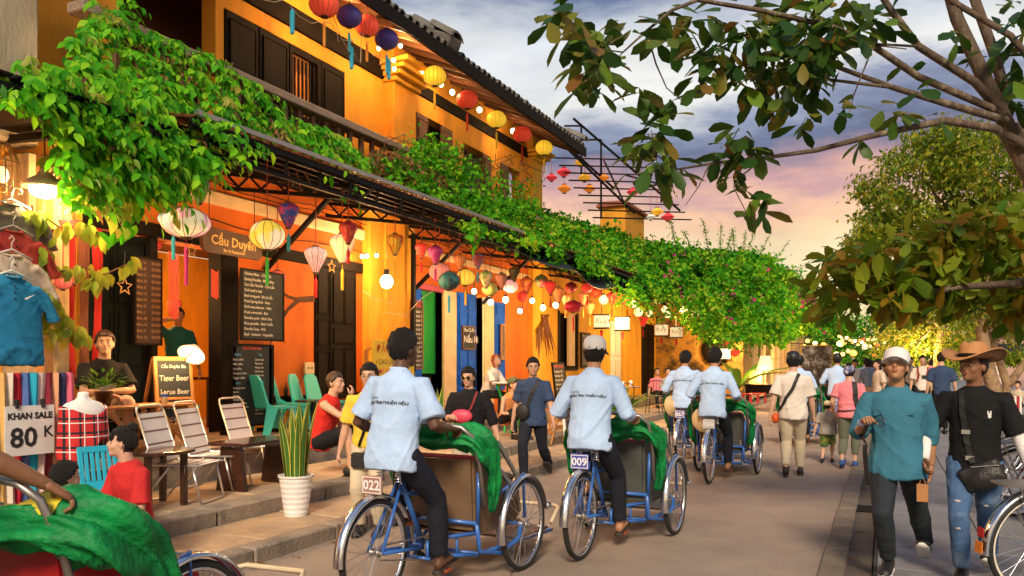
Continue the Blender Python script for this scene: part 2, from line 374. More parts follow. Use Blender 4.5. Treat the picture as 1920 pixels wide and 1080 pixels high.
# gutter litter
M_leafd = leafmat('dry_leaf', [(.35, .16, .05), (.22, .10, .03), (.42, .25, .08)])
b = MB()
for i in range(160):
    x = R.choice([-4.28, -4.2, -.3, -.28, -4.33]) + R.gauss(0, .05); y = R.uniform(3, 14); s = R.uniform(.02, .05); a = R.uniform(0, 6.3)
    b.add([(x + s * cos(a), y + s * sin(a), .012), (x + s * .5 * cos(a + 1.6), y + s * .5 * sin(a + 1.6), .02), (x - s * cos(a), y - s * sin(a), .013), (x - s * .5 * cos(a + 1.6), y - s * .5 * sin(a + 1.6), .018)], [(0, 1, 2, 3)])
tag(b.build('fallen_leaves', M_leafd), 'dry fallen leaves caught along the kerbs and gutter', 'leaves', kind='stuff')
b = MB().ell((0, 0, .02), .05, .09, .02).ell((.02, .08, .02), .04, .04, .02)
tag(b.build('crumpled_paper', M_white), 'crumpled white paper scrap lying in the gutter past the drain grate', 'litter').location = PG(1634, 862, .01)

# ================================================================ HOUSES
def facade(b, x, t, y0, y1, z0, z1, ops):
    ys = sorted({y0, y1} | {v for o in ops for v in o[:2] if y0 < v < y1}); zs = sorted({z0, z1} | {v for o in ops for v in o[2:] if z0 < v < z1})
    solid = lambda y, z: y0 < y < y1 and z0 < z < z1 and not any(o[0] < y < o[1] and o[2] < z < o[3] for o in ops)
    for i in range(len(ys) - 1):
        for j in range(len(zs) - 1):
            a, c, d, e = ys[i], ys[i + 1], zs[j], zs[j + 1]; ym, zm = (a + c) / 2, (d + e) / 2
            if not solid(ym, zm): continue
            X = x - t
            b.add([(x, a, d), (x, c, d), (x, c, e), (x, a, e)], [(0, 1, 2, 3)]); b.add([(X, a, d), (X, c, d), (X, c, e), (X, a, e)], [(3, 2, 1, 0)])
            if not solid(a - 1e-4, zm): b.quad((x, a, d), (x, a, e), (X, a, e), (X, a, d))
            if not solid(c + 1e-4, zm): b.quad((x, c, e), (x, c, d), (X, c, d), (X, c, e))
            if not solid(ym, d - 1e-4): b.quad((x, a, d), (X, a, d), (X, c, d), (x, c, d))
            if not solid(ym, e + 1e-4): b.quad((x, a, e), (x, c, e), (X, c, e), (X, a, e))
    return b
def panel_leaf(par, name, m, x, y0, y1, z0, z1, panels, pm=None, t=.05, label=None):
    """a door or shutter leaf facing +X with raised panel pieces"""
    b = MB().cbox(x - t, x, y0, y1, z0, z1, .006); o = b.build(name, m, par, w=1)
    for (a, c, d, e) in panels:
        ya_, yb_ = y0 + (y1 - y0) * a, y0 + (y1 - y0) * c; za_, zb_ = z0 + (z1 - z0) * d, z0 + (z1 - z0) * e
        q = MB().cbox(x + .002, x + .018, ya_ + .02, yb_ - .02, za_ + .02, zb_ - .02, .012)
        fr = .014
        for (p, r, s, u) in ((ya_, ya_ + fr, za_, zb_), (yb_ - fr, yb_, za_, zb_), (ya_ + fr, yb_ - fr, za_, za_ + fr), (ya_ + fr, yb_ - fr, zb_ - fr, zb_)): q.box(x + .002, x + .026, p, r, s, u)
        q.build('panel', pm or m, o, w=1)
    if label: o['label'] = label
    return o
PAN3 = [(.08, .48, .05, .36), (.52, .92, .05, .36), (.10, .90, .40, .52), (.08, .48, .56, .95), (.52, .92, .56, .95)]
H1 = T('two_storey_house', 'two storey orange shop house with dark tiled eaves and hanging lanterns', 'house', (-8.2, 12.5, .3))
X0 = -8.2
GO = [(6.1, 8.45, .3, 3.1), (10.15, 11.25, .98, 3.12), (12.95, 14.2, .3, 3.05), (14.75, 16.0, .3, 3.1)]
b = facade(MB(), X0, .28, 5.9, 17.05, .25, 4.35, GO); b.build('ground_floor_wall', M_wall_warm, H1, w=1)
b = MB().cbox(X0 - .28, X0 + .16, 11.45, 12.85, .25, 4.3, .015); b.build('pillar', M_yel, H1, w=1)
b = MB().cbox(X0 - .1, X0 + .23, 11.85, 12.45, .25, 4.25, .015); b.build('pilaster', M_wall, H1, w=1)
b = MB().cbox(X0 - .28, X0 + .02, 17.051, 18.5, .25, 4.35, .01); b.build('wall', M_wall_warm, H1, w=1)
b = MB().cbox(X0 - .28, X0 + .16, 18.501, 19.1, .25, 7.35, .015); b.build('pillar', M_yel, H1, w=1)
b = MB().cbox(X0 - .02, X0 + .07, 5.95, 11.44, 3.68, 3.86, .02).cbox(X0 - .02, X0 + .07, 12.86, 18.49, 3.66, 3.80, .02); b.build('string_course', M_crm, H1, w=1)
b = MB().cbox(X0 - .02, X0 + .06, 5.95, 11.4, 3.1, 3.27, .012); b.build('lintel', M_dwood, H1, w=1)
b = MB().cbox(X0 - .02, X0 + .05, 8.5, 11.44, .30, 1.0, .012); b.build('plinth', M_wall, H1, w=1)
b = MB().cbox(X0 - .2, X0 + .10, 8.46, 11.4, .97, 1.06, .01); b.build('door_sill', M_dwood, H1, w=1)
b = MB().cbox(X0 - .2, X0 + .05, 8.16, 8.48, .6, 3.1, .012).cbox(X0 - .2, X0 + .05, 7.02, 7.12, .6, 3.1, .012); b.build('door_post', M_dwood, H1, w=1)
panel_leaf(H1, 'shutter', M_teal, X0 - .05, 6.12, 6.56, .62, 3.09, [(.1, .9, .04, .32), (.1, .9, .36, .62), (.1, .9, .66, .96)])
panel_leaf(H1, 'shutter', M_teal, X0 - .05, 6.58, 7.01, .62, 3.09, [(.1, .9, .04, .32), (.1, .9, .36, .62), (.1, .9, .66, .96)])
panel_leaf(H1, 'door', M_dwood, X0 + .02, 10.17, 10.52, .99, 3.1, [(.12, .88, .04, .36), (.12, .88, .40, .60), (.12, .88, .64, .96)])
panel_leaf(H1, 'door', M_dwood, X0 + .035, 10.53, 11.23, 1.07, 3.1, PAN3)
# rooms behind the openings
b = MB().quad((-10.9, 6.0, .6), (-10.9, 11.4, .6), (-10.9, 11.4, 3.4), (-10.9, 6.0, 3.4)).quad((-8.5, 11.4, .6), (-10.9, 11.4, .6), (-10.9, 11.4, 3.4), (-8.5, 11.4, 3.4)).quad((-8.5, 6.0, .6), (-10.9, 6, .6), (-10.9, 6, 3.4), (-8.5, 6, 3.4))
b.build('room_wall', M_yel, H1, w=1)
MB().quad((-8.49, 6.0, 3.41), (-8.49, 11.4, 3.41), (-10.9, 11.4, 3.41), (-10.9, 6.0, 3.41)).build('room_ceiling', M_bwood, H1, w=1)
MB().quad((-8.3, 6.0, .605), (-8.3, 11.4, .605), (-10.9, 11.4, .605), (-10.9, 6.0, .605)).build('room_floor', M_ston, H1, w=1)
b = MB().quad((-10.2, 12.7, .4), (-10.2, 16.9, .4), (-10.2, 16.9, 3.5), (-10.2, 12.7, 3.5)).quad((-8.5, 16.9, .4), (-10.2, 16.9, .4), (-10.2, 16.9, 3.5), (-8.5, 16.9, 3.5)).quad((-8.5, 12.7, .4), (-10.2, 12.7, .4), (-10.2, 12.7, 3.5), (-8.5, 12.7, 3.5)).quad((-8.5, 12.7, 3.5), (-8.5, 16.9, 3.5), (-10.2, 16.9, 3.5), (-10.2, 12.7, 3.5))
b.build('green_room_wall', M_green, H1, w=1)
MB().cbox(-8.5, -8.36, 13.36, 14.22, 1.35, 3.06, .01).build('green_panel', M_green, H1, w=1)
MB().cbox(-10.15, -9.6, 13.2, 16.2, .43, 1.45, .02).build('bar_counter', M_dwood, H1, w=1)
MB().quad((-8.3, 12.7, .425), (-8.3, 16.9, .425), (-10.2, 16.9, .425), (-10.2, 12.7, .425)).build('room_floor', M_ston, H1, w=1)
b = MB().cbox(X0 - .28, X0 + .05, 14.2, 14.75, .4, 3.05, .012).cbox(X0 - .28, X0 + .05, 16.0, 16.5, .4, 3.05, .012); b.build('door_jamb', M_crm, H1, w=1)
b = MB().cbox(X0 - .1, X0 + .04, 12.88, 14.3, 3.0, 3.12, .01); b.build('transom', M_mag, H1, w=1)
panel_leaf(H1, 'shutter', M_blue, X0 + .02, 12.9, 13.38, .45, 3.0, [(.08, .92, .72, .97), (.08, .92, .05, .3)])
panel_leaf(H1, 'door', M_blue, X0 + .07, 14.72, 15.58, .45, 3.06, [(.07, .48, .05, .22), (.52, .93, .05, .22), (.07, .93, .26, .34), (.07, .48, .38, .66), (.52, .93, .38, .66), (.07, .48, .72, .84), (.52, .93, .72, .84), (.07, .48, .86, .97), (.52, .93, .86, .97)])
panel_leaf(H1, 'door', M_blue, X0 + .07, 16.5, 17.04, .95, 2.98, [(.1, .9, .05, .28), (.1, .9, .86, .96)])
# upper floor
UO = [(8.25, 10.95, 4.45, 6.42), (13.15, 14.6, 4.5, 6.42), (15.1, 16.4, 4.5, 6.3), (16.9, 18.1, 4.5, 6.3), (6.6, 8.1, 4.9, 6.5)]
facade(MB(), X0, .25, 5.3, 18.5, 4.351, 7.46, UO).build('upper_floor_wall', M_wall, H1, w=1)
MB().quad((-9.4, 5.4, 4.3), (-9.4, 18.4, 4.3), (-9.4, 18.4, 6.9), (-9.4, 5.4, 6.9)).build('loggia_wall', M_bwood, H1, w=1)
MB().quad((-8.5, 5.4, 6.9), (-8.5, 18.4, 6.9), (-9.4, 18.4, 6.9), (-9.4, 5.4, 6.9)).build('loggia_ceiling', M_bwood, H1, w=1)
MB().cbox(X0 - .05, X0 + .22, 12.1, 12.85, 4.36, 7.3, .015).build('pillar', M_wall, H1, w=1)
MB().cbox(X0 - .05, X0 + .05, 5.6, 12.05, 6.66, 6.98, .01).cbox(X0 - .05, X0 + .05, 12.9, 18.45, 6.76, 6.98, .01).build('eave_beam', M_dwood, H1, w=1)
for k in range(4): MB().cbox(X0, X0 + .30 + k * .11, 12.05 - k * .05, 12.9 + k * .05, 6.62 + k * .09, 6.70 + k * .09, .01).build('cornice', M_yel, H1, w=1)
for k in range(3): MB().cbox(X0, X0 + .24 + k * .11, 18.46 - k * .05, 19.14 + k * .05, 6.70 + k * .09, 6.78 + k * .09, .01).build('cornice', M_yel, H1, w=1)
for (y0, y1) in ((8.27, 8.9), (8.92, 9.55), (10.32, 10.93)): panel_leaf(H1, 'shutter', M_dwood, X0 + .02, y0, y1, 4.5, 6.4, [(.1, .9, .05, .48), (.1, .9, .52, .95)])
wf = MB(); y0, y1 = 9.57, 10.30
for (p, q, r, s) in ((y0, y0 + .07, 4.5, 6.4), (y1 - .07, y1, 4.5, 6.4), (y0 + .07, y1 - .07, 4.5, 4.6), (y0 + .07, y1 - .07, 5.3, 5.38), (y0 + .07, y1 - .07, 6.3, 6.4)): wf.box(X0 - .03, X0 + .02, p, q, r, s)
wf = wf.build('barred_window', M_dwood, H1, w=1)
bm_ = MB().box(-.012, .012, -.012, .012, 0, 1.7).mesh('bar')
for k in range(6):
    o = link('bar', bm_, M_dwood, wf); o.location = (X0 - .01 + 8.2, y0 + .14 + k * .09 - 12.5, 4.55 - .3)
MB().quad((-8.42, 9.57, 4.5), (-8.42, 10.3, 4.5), (-8.42, 10.3, 6.4), (-8.42, 9.57, 6.4)).build('pane', mat('lit_curtain', (.7, .22, .04), .8, emis=.12), wf, w=1)
for (y0, y1, z1) in ((13.17, 13.6, 6.4), (14.15, 14.58, 6.4), (16.0, 16.38, 6.28), (16.92, 17.3, 6.28)): panel_leaf(H1, 'shutter', M_bwood, X0 + .03, y0, y1, 4.5, z1, [(.1, .9, .05, .48), (.1, .9, .52, .95)])
# balcony ledge
MB().cbox(-7.75, -7.50, 5.6, 12.2, 5.19, 5.31, .015).build('balcony_ledge', M_grey, H1, w=1)
MB().box(-8.2, -7.55, 5.4, 18.5, 4.28, 4.40).build('balcony_floor', M_bwood, H1, w=1)
bq = MB().cbox(-.03, .03, -.04, .04, 0, .78, .006).mesh('baluster')
for i in range(22):
    o = link('baluster', bq, M_bwood, H1); o.location = (-7.62 + 8.2, 5.8 + i * .3 - 12.5, 4.40 - .3)
MB().cbox(-7.75, -7.55, 12.95, 18.4, 5.0, 5.1, .015).build('balcony_ledge', M_grey, H1, w=1)
# roof: slab, soffit boards, fascia, tiles
EX, EZ = -7.0, 7.0
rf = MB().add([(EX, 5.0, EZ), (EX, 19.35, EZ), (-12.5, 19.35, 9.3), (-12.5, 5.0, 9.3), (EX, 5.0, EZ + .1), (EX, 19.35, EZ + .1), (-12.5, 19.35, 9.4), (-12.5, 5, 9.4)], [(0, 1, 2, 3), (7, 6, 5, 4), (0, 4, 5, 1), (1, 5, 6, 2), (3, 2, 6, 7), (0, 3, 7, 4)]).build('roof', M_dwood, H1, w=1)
MB().bar((EX + .03, 5.0, EZ - .02), (EX + .03, 19.4, EZ - .02), .05, .22).build('fascia', M_dwood, H1, w=1)
raf = MB().bar((0, 0, 0), (-1.25, 0, .52), .07, .10).mesh('rafter')
for i in range(28):
    o = link('rafter', raf, M_bwood, H1); o.location = (EX + 8.2 + .0, 5.2 + i * .52 - 12.5, EZ - .07 - .3)
# semicircular barrel tiles with closed ends
tb = MB(); n = 7
for (r0, y_) in ((.085, 0), (.075, 1)): pass
vs = []; fs = []
for i, (s_, r_) in enumerate(((0, .095), (.5, .08))):
    for j in range(n): a = PI * j / (n - 1); vs.append((-s_ * .92, r_ * cos(a), r_ * sin(a) + s_ * .39))
    for j in range(n): a = PI * j / (n - 1); vs.append((-s_ * .92, (r_ - .02) * cos(a), (r_ - .02) * sin(a) + s_ * .39))
for j in range(n - 1): fs += [(j, j + 1, 2 * n + j + 1, 2 * n + j), (n + j + 1, n + j, 3 * n + j, 3 * n + j + 1), (j + 1, j, n + j, n + j + 1)]
tmesh = MB().add(vs, fs).mesh('roof_tile'); nt_ = 0
for c_ in range(3):
    for i in range(65):
        o = link('roof_tile', tmesh, M_rtile, rf); o.location = (EX + .05 - c_ * .42 + 8.2 + R.uniform(-.015, .015), 5.1 + i * .22 - 12.5 + R.uniform(-.01, .01), EZ + .1 + c_ * .178 - .3 + R.uniform(-.008, .012)); o.rotation_euler = (R.uniform(-.05, .05), R.uniform(-.03, .03), R.uniform(-.03, .03))
for i in range(10):
    o = link('ridge_tile', tmesh, M_rtile, rf); o.location = (EX + .1 - i * .4 + 8.2, 19.3 - 12.5, EZ + .24 + i * .168 - .3); o.scale = (1.1, 1.5, 1.5)
MB().bar((EX + .10, 12.4, EZ + .20), (EX - 3.4, 12.4, EZ + 1.66), .42, .22, c=.03).build('verge', M_rtile, rf, w=1)
for i in range(9):
    o = link('ridge_tile', tmesh, M_rtile, rf); o.location = (EX + .16 - i * .38 + 8.2, 12.4 - 12.5, EZ + .27 + i * .159 - .3); o.scale = (1.0, 2.3, 1.6)
# neighbour on the left with a mouldy grey column
H0 = T('corner_shop', 'old shop at the left edge with a grey weathered column and bamboo wall', 'shop', (-8.0, 4, .3))
MB().cbox(-8.3, -7.7, 4.0, 5.28, 3.7, 9, .03).build('column', mat('mouldy_grey_plaster', (.48, .40, .27), .9, var=.3, vs=3, bump=.4, bs=25, col2=(.14, .12, .09), c2=(.5, .7), stretch=(1, 1, .4)), H0, w=1)
MB().cbox(-8.3, -7.95, 1.5, 5.95, .25, 4.3, .02).build('wall', M_wall, H0, w=1)
MB().cbox(-7.95, -7.55, 5.05, 5.5, .6, 3.6, .015).build('brick_pier', M_old, H0, w=1)
aw = MB().bar((-8.2, 2.6, 3.75), (-5.95, 2.6, 3.62), .07).bar((-8.2, 5.0, 3.75), (-5.95, 5.0, 3.62), .07).bar((-5.95, 2.4, 3.6), (-5.95, 5.3, 3.6), .06).build('awning_frame', M_iron, H0, w=1)
for k in range(6): MB().add([(-8.15, 2.4 + k * .49, 3.82), (-5.9, 2.4 + k * .49, 3.68), (-5.9, 2.86 + k * .49, 3.68), (-8.15, 2.86 + k * .49, 3.82), (-8.15, 2.4 + k * .49, 3.84), (-5.9, 2.4 + k * .49, 3.70), (-5.9, 2.86 + k * .49, 3.70), (-8.15, 2.86 + k * .49, 3.84)], [(3, 2, 1, 0), (4, 5, 6, 7), (0, 1, 5, 4), (1, 2, 6, 5), (2, 3, 7, 6), (3, 0, 4, 7)]).build('awning_board', M_dwood, H0, w=1)
po = MB().cbox(-.06, .06, -.05, .05, 0, 2.85, .008).build('wooden_post', M_lwood); po.location = PX(84, 700, -7.0); po.location.z = .6; tag(po, 'brown wooden post beside the hanging shirts on the terrace', 'post')

# cables and a drain pipe on the facade
for (z, o_) in ((3.95, .02), (4.02, .03), (3.45, .02)): MB().tube([(X0 + .06 + o_, y, z + .03 * sin(y * 1.9) - .02 * (i % 2)) for i, y in enumerate(np.linspace(6, 18.4, 26)) if not 11.3 < y < 12.95 or z > 0], .008, 5).build('cable', M_iron, H1, w=1)
MB().tube([(X0 + .09, 12.95, .45), (X0 + .09, 12.95, 6.9)], .035, 8).build('drain_pipe', M_old, H1, w=1, smooth=True)
for (y, z, r_) in ((9.0, 2.0, .5), (9.6, 1.5, .6), (11.0, 3.4, .3)): pass
# ---- awning over the terrace (lean-to metal roof with trusses)
AW = T('terrace_awning', 'long dark lean-to metal awning with truss beams under the vines', 'awning', (-7.1, 12, 3.9))
for i in range(30):
    y0 = 5.6 + i * .5
    if y0 > 20.2: break
    b = MB(); n = 7
    zz = lambda k: .022 * (1 if k % 2 else -1)
    vs = [(-8.15, y0 + k * .495 / (n - 1), 4.30 + zz(k)) for k in range(n)] + [(-5.98, y0 + k * .495 / (n - 1), 3.90 + zz(k)) for k in range(n)]
    b.add(vs, [(k, k + 1, n + k + 1, n + k) for k in range(n - 1)]); b.add([(p[0], p[1], p[2] + .006) for p in vs], [(n + k, n + k + 1, k + 1, k) for k in range(n - 1)])
    b.build('roof_sheet', M_sheet, AW, w=1)
for k in range(7):
    f = k / 6; x = -8.12 + f * 2.12; z = 4.24 - f * .40
    MB().bar((x, 5.6, z - .03), (x, 20.4, z - .03), .045, .06).build('purlin', M_iron, AW, w=1)
for y in (6.0, 8.2, 10.4, 12.7, 15.0, 17.4, 19.8):
    b = MB().bar((-8.15, y, 4.13), (-6.0, y, 3.74), .05, .05).bar((-8.15, y, 3.93), (-6.0, y, 3.60), .05, .05)
    for q in range(6): x = -8.1 + q * .4; b.bar((x, y, 4.12 - q * .073), (x + .2, y, 3.92 - q * .062), .025).bar((x + .2, y, 3.91 - q * .062), (x + .4, y, 4.05 - q * .073), .025)
    b.build('truss', M_iron, AW, w=1)
b = MB().bar((-5.98, 5.6, 3.84), (-5.98, 13.2, 3.84), .05, .07).bar((-6.02, 5.6, 3.60), (-6.02, 13.2, 3.60), .04, .04)
for q in range(13): b.bar((-6.0, 5.8 + q * .58, 3.61), (-6.0, 5.8 + q * .58, 3.82), .03)
b.build('edge_truss', M_iron, AW, w=1)
MB().bar((-5.93, 5.6, 3.93), (-5.93, 13.2, 3.93), .018, .05).build('edge_strip', M_steel, AW, w=1)
for y in (9.0, 12.95, 15.9): MB().bar((-8.15, y, 2.9), (-7.0, y, 3.85), .06, .06).build('brace', M_iron, AW, w=1)
MB().bar((-7.9, 12.62, 1.4), (-7.9, 12.62, 3.95), .07, .07).build('post', M_iron, AW, w=1)
# sagging black tarp
b = MB(); nu, nv = 22, 8; vs = []
for i in range(nu):
    for j in range(nv):
        u, v = i / (nu - 1), j / (nv - 1); y = 12.9 + u * 8.6
        vs.append((-7.1 + v * 1.25 + .05 * sin(u * 9), y, 4.02 - v * .16 - .30 * v * v - .14 * v * abs(sin(u * PI * 3)) - .25 * u * v + .05 * sin(u * 13 + v * 5) * v))
b.add(vs, [(i * nv + j, (i + 1) * nv + j, (i + 1) * nv + j + 1, i * nv + j + 1) for i in range(nu - 1) for j in range(nv - 1)])
o = b.build('black_tarp', M_tarp, None, smooth=True); q = o.modifiers.new('t', 'SOLIDIFY'); q.thickness = .012
tag(o, 'sagging black tarpaulin over the awning edge beyond the metal roof', 'tarp')

# ---- single storey part: yellow walls with windows and wooden doors
H2 = T('yellow_cafe', 'low yellow cafe behind the walkers with dark window and wooden doors', 'house', (-8.2, 25, .3))
facade(MB(), X0, .28, 19.12, 31.0, .25, 4.4, [(20.6, 22.1, 1.45, 3.0), (25.2, 26.6, .4, 3.0), (28.9, 30.8, .4, 3.1)]).build('wall', M_yel, H2, w=1)
w_ = MB().box(X0 - .2, X0 + .03, 20.55, 20.65, 1.4, 3.05).box(X0 - .2, X0 + .03, 22.05, 22.15, 1.4, 3.05).box(X0 - .2, X0 + .05, 20.65, 22.05, 1.38, 1.46).build('window_frame', M_dwood, H2, w=1)
MB().quad((X0 - .22, 20.6, 1.45), (X0 - .22, 22.1, 1.45), (X0 - .22, 22.1, 3.0), (X0 - .22, 20.6, 3.0)).build('pane', M_black, w_, w=1)
MB().cbox(X0 - .1, X0 - .02, 21.5, 21.98, 1.5, 3.0, .01).build('curtain', M_crm, w_, w=1)
panel_leaf(H2, 'door', M_white, X0 - .05, 25.22, 26.58, .42, 3.0, [(.08, .48, .05, .5), (.52, .92, .05, .5), (.08, .48, .55, .95), (.52, .92, .55, .95)])
panel_leaf(H2, 'door', M_dwood, X0 - .02, 28.92, 29.84, .42, 3.1, PAN3); panel_leaf(H2, 'door', M_dwood, X0 - .02, 29.86, 30.78, .42, 3.1, PAN3)
for k in range(12): MB().bar((X0 + .05, 20.5 + k * .9, 4.0), (-5.85, 20.5 + k * .9, 3.48), .06, .10).build('rafter', M_dwood, H2, w=1)
for k in range(11):
    MB().add([(-8.15, 20.4 + k * .95, 4.16), (-5.75, 20.4 + k * .95, 3.60), (-5.75, 21.34 + k * .95, 3.60), (-8.15, 21.34 + k * .95, 4.16), (-8.15, 20.4 + k * .95, 4.12), (-5.75, 20.4 + k * .95, 3.56), (-5.75, 21.34 + k * .95, 3.56), (-8.15, 21.34 + k * .95, 4.12)], [(0, 1, 2, 3), (7, 6, 5, 4), (0, 4, 5, 1), (1, 5, 6, 2), (2, 6, 7, 3), (3, 7, 4, 0)]).build('roof_board', M_dwood, H2, w=1)
H3 = T('weathered_house', 'weathered yellow house with mouldy plaster under the bougainvillea at the corner', 'house', (-6, 40, .3))
MB().cbox(-12, -4.85, 31.05, 31.35, .2, 4.2, .02).build('side_wall', M_mold, H3, w=1)
facade(MB(), -4.8, .3, 31.36, 53, .2, 4.2, [(34.5, 35.3, 1.6, 2.7), (40, 41, .25, 2.6)]).build('front_wall', M_old, H3, w=1)
for y in (31.4, 37, 44, 52.4): MB().cbox(-4.95, -4.6, y, y + .6, .2, 4.15, .02).build('pilaster', M_old, H3, w=1)
MB().quad((-5.05, 34.5, 1.6), (-5.05, 35.3, 1.6), (-5.05, 35.3, 2.7), (-5.05, 34.5, 2.7)).quad((-5.05, 40, .25), (-5.05, 41, .25), (-5.05, 41, 2.6), (-5.05, 40, 2.6)).build('pane', M_black, H3, w=1)
MB().add([(-5.0, 31.2, 4.16), (-5.0, 53, 4.16), (-12, 53, 5.4), (-12, 31.2, 5.4), (-5.0, 31.2, 4.24), (-5.0, 53, 4.24), (-12, 53, 5.5), (-12, 31.2, 5.5)], [(0, 1, 2, 3), (7, 6, 5, 4), (0, 4, 5, 1), (1, 5, 6, 2), (3, 2, 6, 7), (0, 3, 7, 4)]).build('roof', M_rtile, H3, w=1)
rw = MB().lathe([(.50, -.02), (.56, 0), (.56, .05), (.50, .07)], 24, M=Matrix.Translation(PY(1343, 656, 31.0)) @ Matrix.Rotation(PI / 2, 4, 'X')).build('round_window', M_dwood, H3, w=1, smooth=True)
MB().lathe([(.49, 0), (.49, .02)], 24, M=Matrix.Translation(PY(1343, 656, 31.0)) @ Matrix.Rotation(PI / 2, 4, 'X')).build('pane', M_black, rw, w=1)
c_ = PY(1352, 664, 30.98); MB().box(c_.x - .35, c_.x + .35, 30.93, 30.945, c_.z - .18, c_.z + .2).build('lit_glass', mat('lit_glass', (1, .8, .4), emis=1.6, ecol=(1, .75, .35)), rw, w=1)
# rooftop block
rb = T('rooftop_wall', 'orange plastered rooftop wall block with tiled cap above the vines', 'wall', (-8.4, 27, 4.4))
MB().cbox(-8.85, -7.95, 26.07, 28.4, 4.3, 6.9, .02).build('block', M_wall, rb, w=1); MB().cbox(-8.95, -7.8, 25.95, 28.5, 6.9, 7.0, .01).build('cap', mat('terracotta', (.32, .09, .04), .8, var=.25, bump=.3), rb, w=1)
for k in range(7): MB().lathe([(.09, -.5), (.09, .5)], 8, M=Matrix.Translation((-8.4, 26.1 + k * .36, 7.02)) @ Matrix.Rotation(PI / 2, 4, 'Y')).build('cap_tile', mat('terracotta', (1, 1, 1)), rb, w=1, smooth=True)
# metal scaffold frame behind the roof
fr = T('roof_scaffold', 'rusty metal pergola frame with thin bars rising behind the tiled roof', 'frame', PD(1150, 330, 25)); b = MB()
def B_(p, q, d1, d2, w=.05): b.bar(PD(p[0], p[1], d1), PD(q[0], q[1], d2), w)
for k in range(9): B_((1040 + k * 9, 296 + k * 14), (1200 + k * 12, 300 + k * 14), 23, 27, .04)
for (p, q) in (((1075, 222), (1275, 395)), ((1060, 275), (1190, 400)), ((1048, 260), (1150, 352))): B_(p, q, 22.5, 24.5, .05)
for (p, q) in (((1058, 236), (1090, 236)), ((1090, 236), (1090, 330)), ((1075, 262), (1127, 262)), ((1127, 262), (1127, 352)), ((1127, 298), (1127, 410)), ((1132, 300), (1175, 390)), ((1240, 346), (1240, 380)), ((1172, 328), (1240, 346))): B_(p, q, 25, 25, .05)
b.build('frame_bars', M_iron, fr, w=1)
# ================================================================ PEOPLE
M_hair = mat('black_hair', (.012, .010, .009), .62, var=.6, vs=40, bump=.8, bs=80, stretch=(3.5, 3.5, .8), spec=.3)
M_eyew = mat('eye_white', (.62, .58, .54), .3); M_iris = mat('eye_iris', (.012, .008, .006), .2)
def skin(name, c): return mat('skin_' + name, c, .5, var=.10, vs=14, bump=.08, bs=90, spec=.35)
SK = dict(tan=skin('tan', (.42, .21, .11)), dark=skin('dark', (.115, .052, .030)), fair=skin('fair', (.58, .34, .23)), pale=skin('pale', (.62, .36, .25)), brown=skin('brown', (.25, .115, .06)))
def cloth(name, c, **k):
    k.setdefault('bump', .25); k.setdefault('bs', 70); k.setdefault('var', .10); k.setdefault('rough', .85); k.setdefault('spec', .2); return mat('cloth_' + name, c, **k)
C_drv = cloth('pale_blue_shirt', (.44, .60, .86)); C_blk = cloth('black', (.012, .012, .015)); C_navy = cloth('dark_trouser', (.016, .018, .028))
M_shoe = mat('black_shoe', (.012, .012, .012), .5); M_sand = mat('dark_sandal', (.03, .022, .018), .6)

def ik(A, B, l1, l2, hint):
    A, B = V(A), V(B); d = B - A; L = d.length; L2 = min(L, (l1 + l2) * .999); d.normalize(); B = A + d * L2
    a = (l1 * l1 - l2 * l2 + L2 * L2) / (2 * L2); h = math.sqrt(max(l1 * l1 - a * a, 0)); hv = V(hint); hv = hv - d * hv.dot(d)
    hv = hv.normalized() if hv.length > 1e-6 else V((0, 0, 1)); return A + d * a + hv * h, B
def lerp(a, b, t): return a + (b - a) * t
def hand_geo(b, wr, d, nrm, side, curl=.5, s=1.0):
    """palm, four unequal bent fingers and a thumb; d = forearm direction, nrm = palm side"""
    d = V(d).normalized(); n = (V(nrm) - d * V(nrm).dot(d)).normalized(); x = d.cross(n) * side   # x towards the thumb
    P = lambda u, v, w: V(wr) + (d * u + x * v + n * w) * s
    b.tube([P(-.025, 0, 0), P(.0, 0, 0), P(.035, .004, .003), P(.075, .002, .006), P(.09, 0, .008)], [(.023 * s, .020 * s), (.026 * s, .019 * s), (.038 * s, .018 * s), (.040 * s, .015 * s), (.032 * s, .010 * s)], 8, ref=x)
    for k, (v, l) in enumerate(((.029, .066), (.010, .075), (-.009, .070), (-.027, .054))):
        a1, a2, a3 = curl * .8, curl * 1.9, curl * 2.6; p = P(.082, v, .006); q = [p]
        for (a, f) in ((a1, .45), (a2, .30), (a3, .25)): q.append(q[-1] + (d * cos(a) + n * sin(a)) * (l * f * s))
        b.tube(q, [.0095 * s, .0088 * s, .008 * s, .0055 * s], 6)
    p = P(.018, .032, .006); q = [p, p + (d * .6 + x * .62 + n * .25 + n * curl * .3) * (.036 * s)]; q.append(q[-1] + (d * .88 + x * .05 + n * (.2 + curl * .8)).normalized() * (.030 * s)); q.append(q[-1] + (d * .8 - x * .1 + n * (.3 + curl * .9)).normalized() * (.022 * s))
    b.tube(q, [.014 * s, .011 * s, .009 * s, .006 * s], 6)

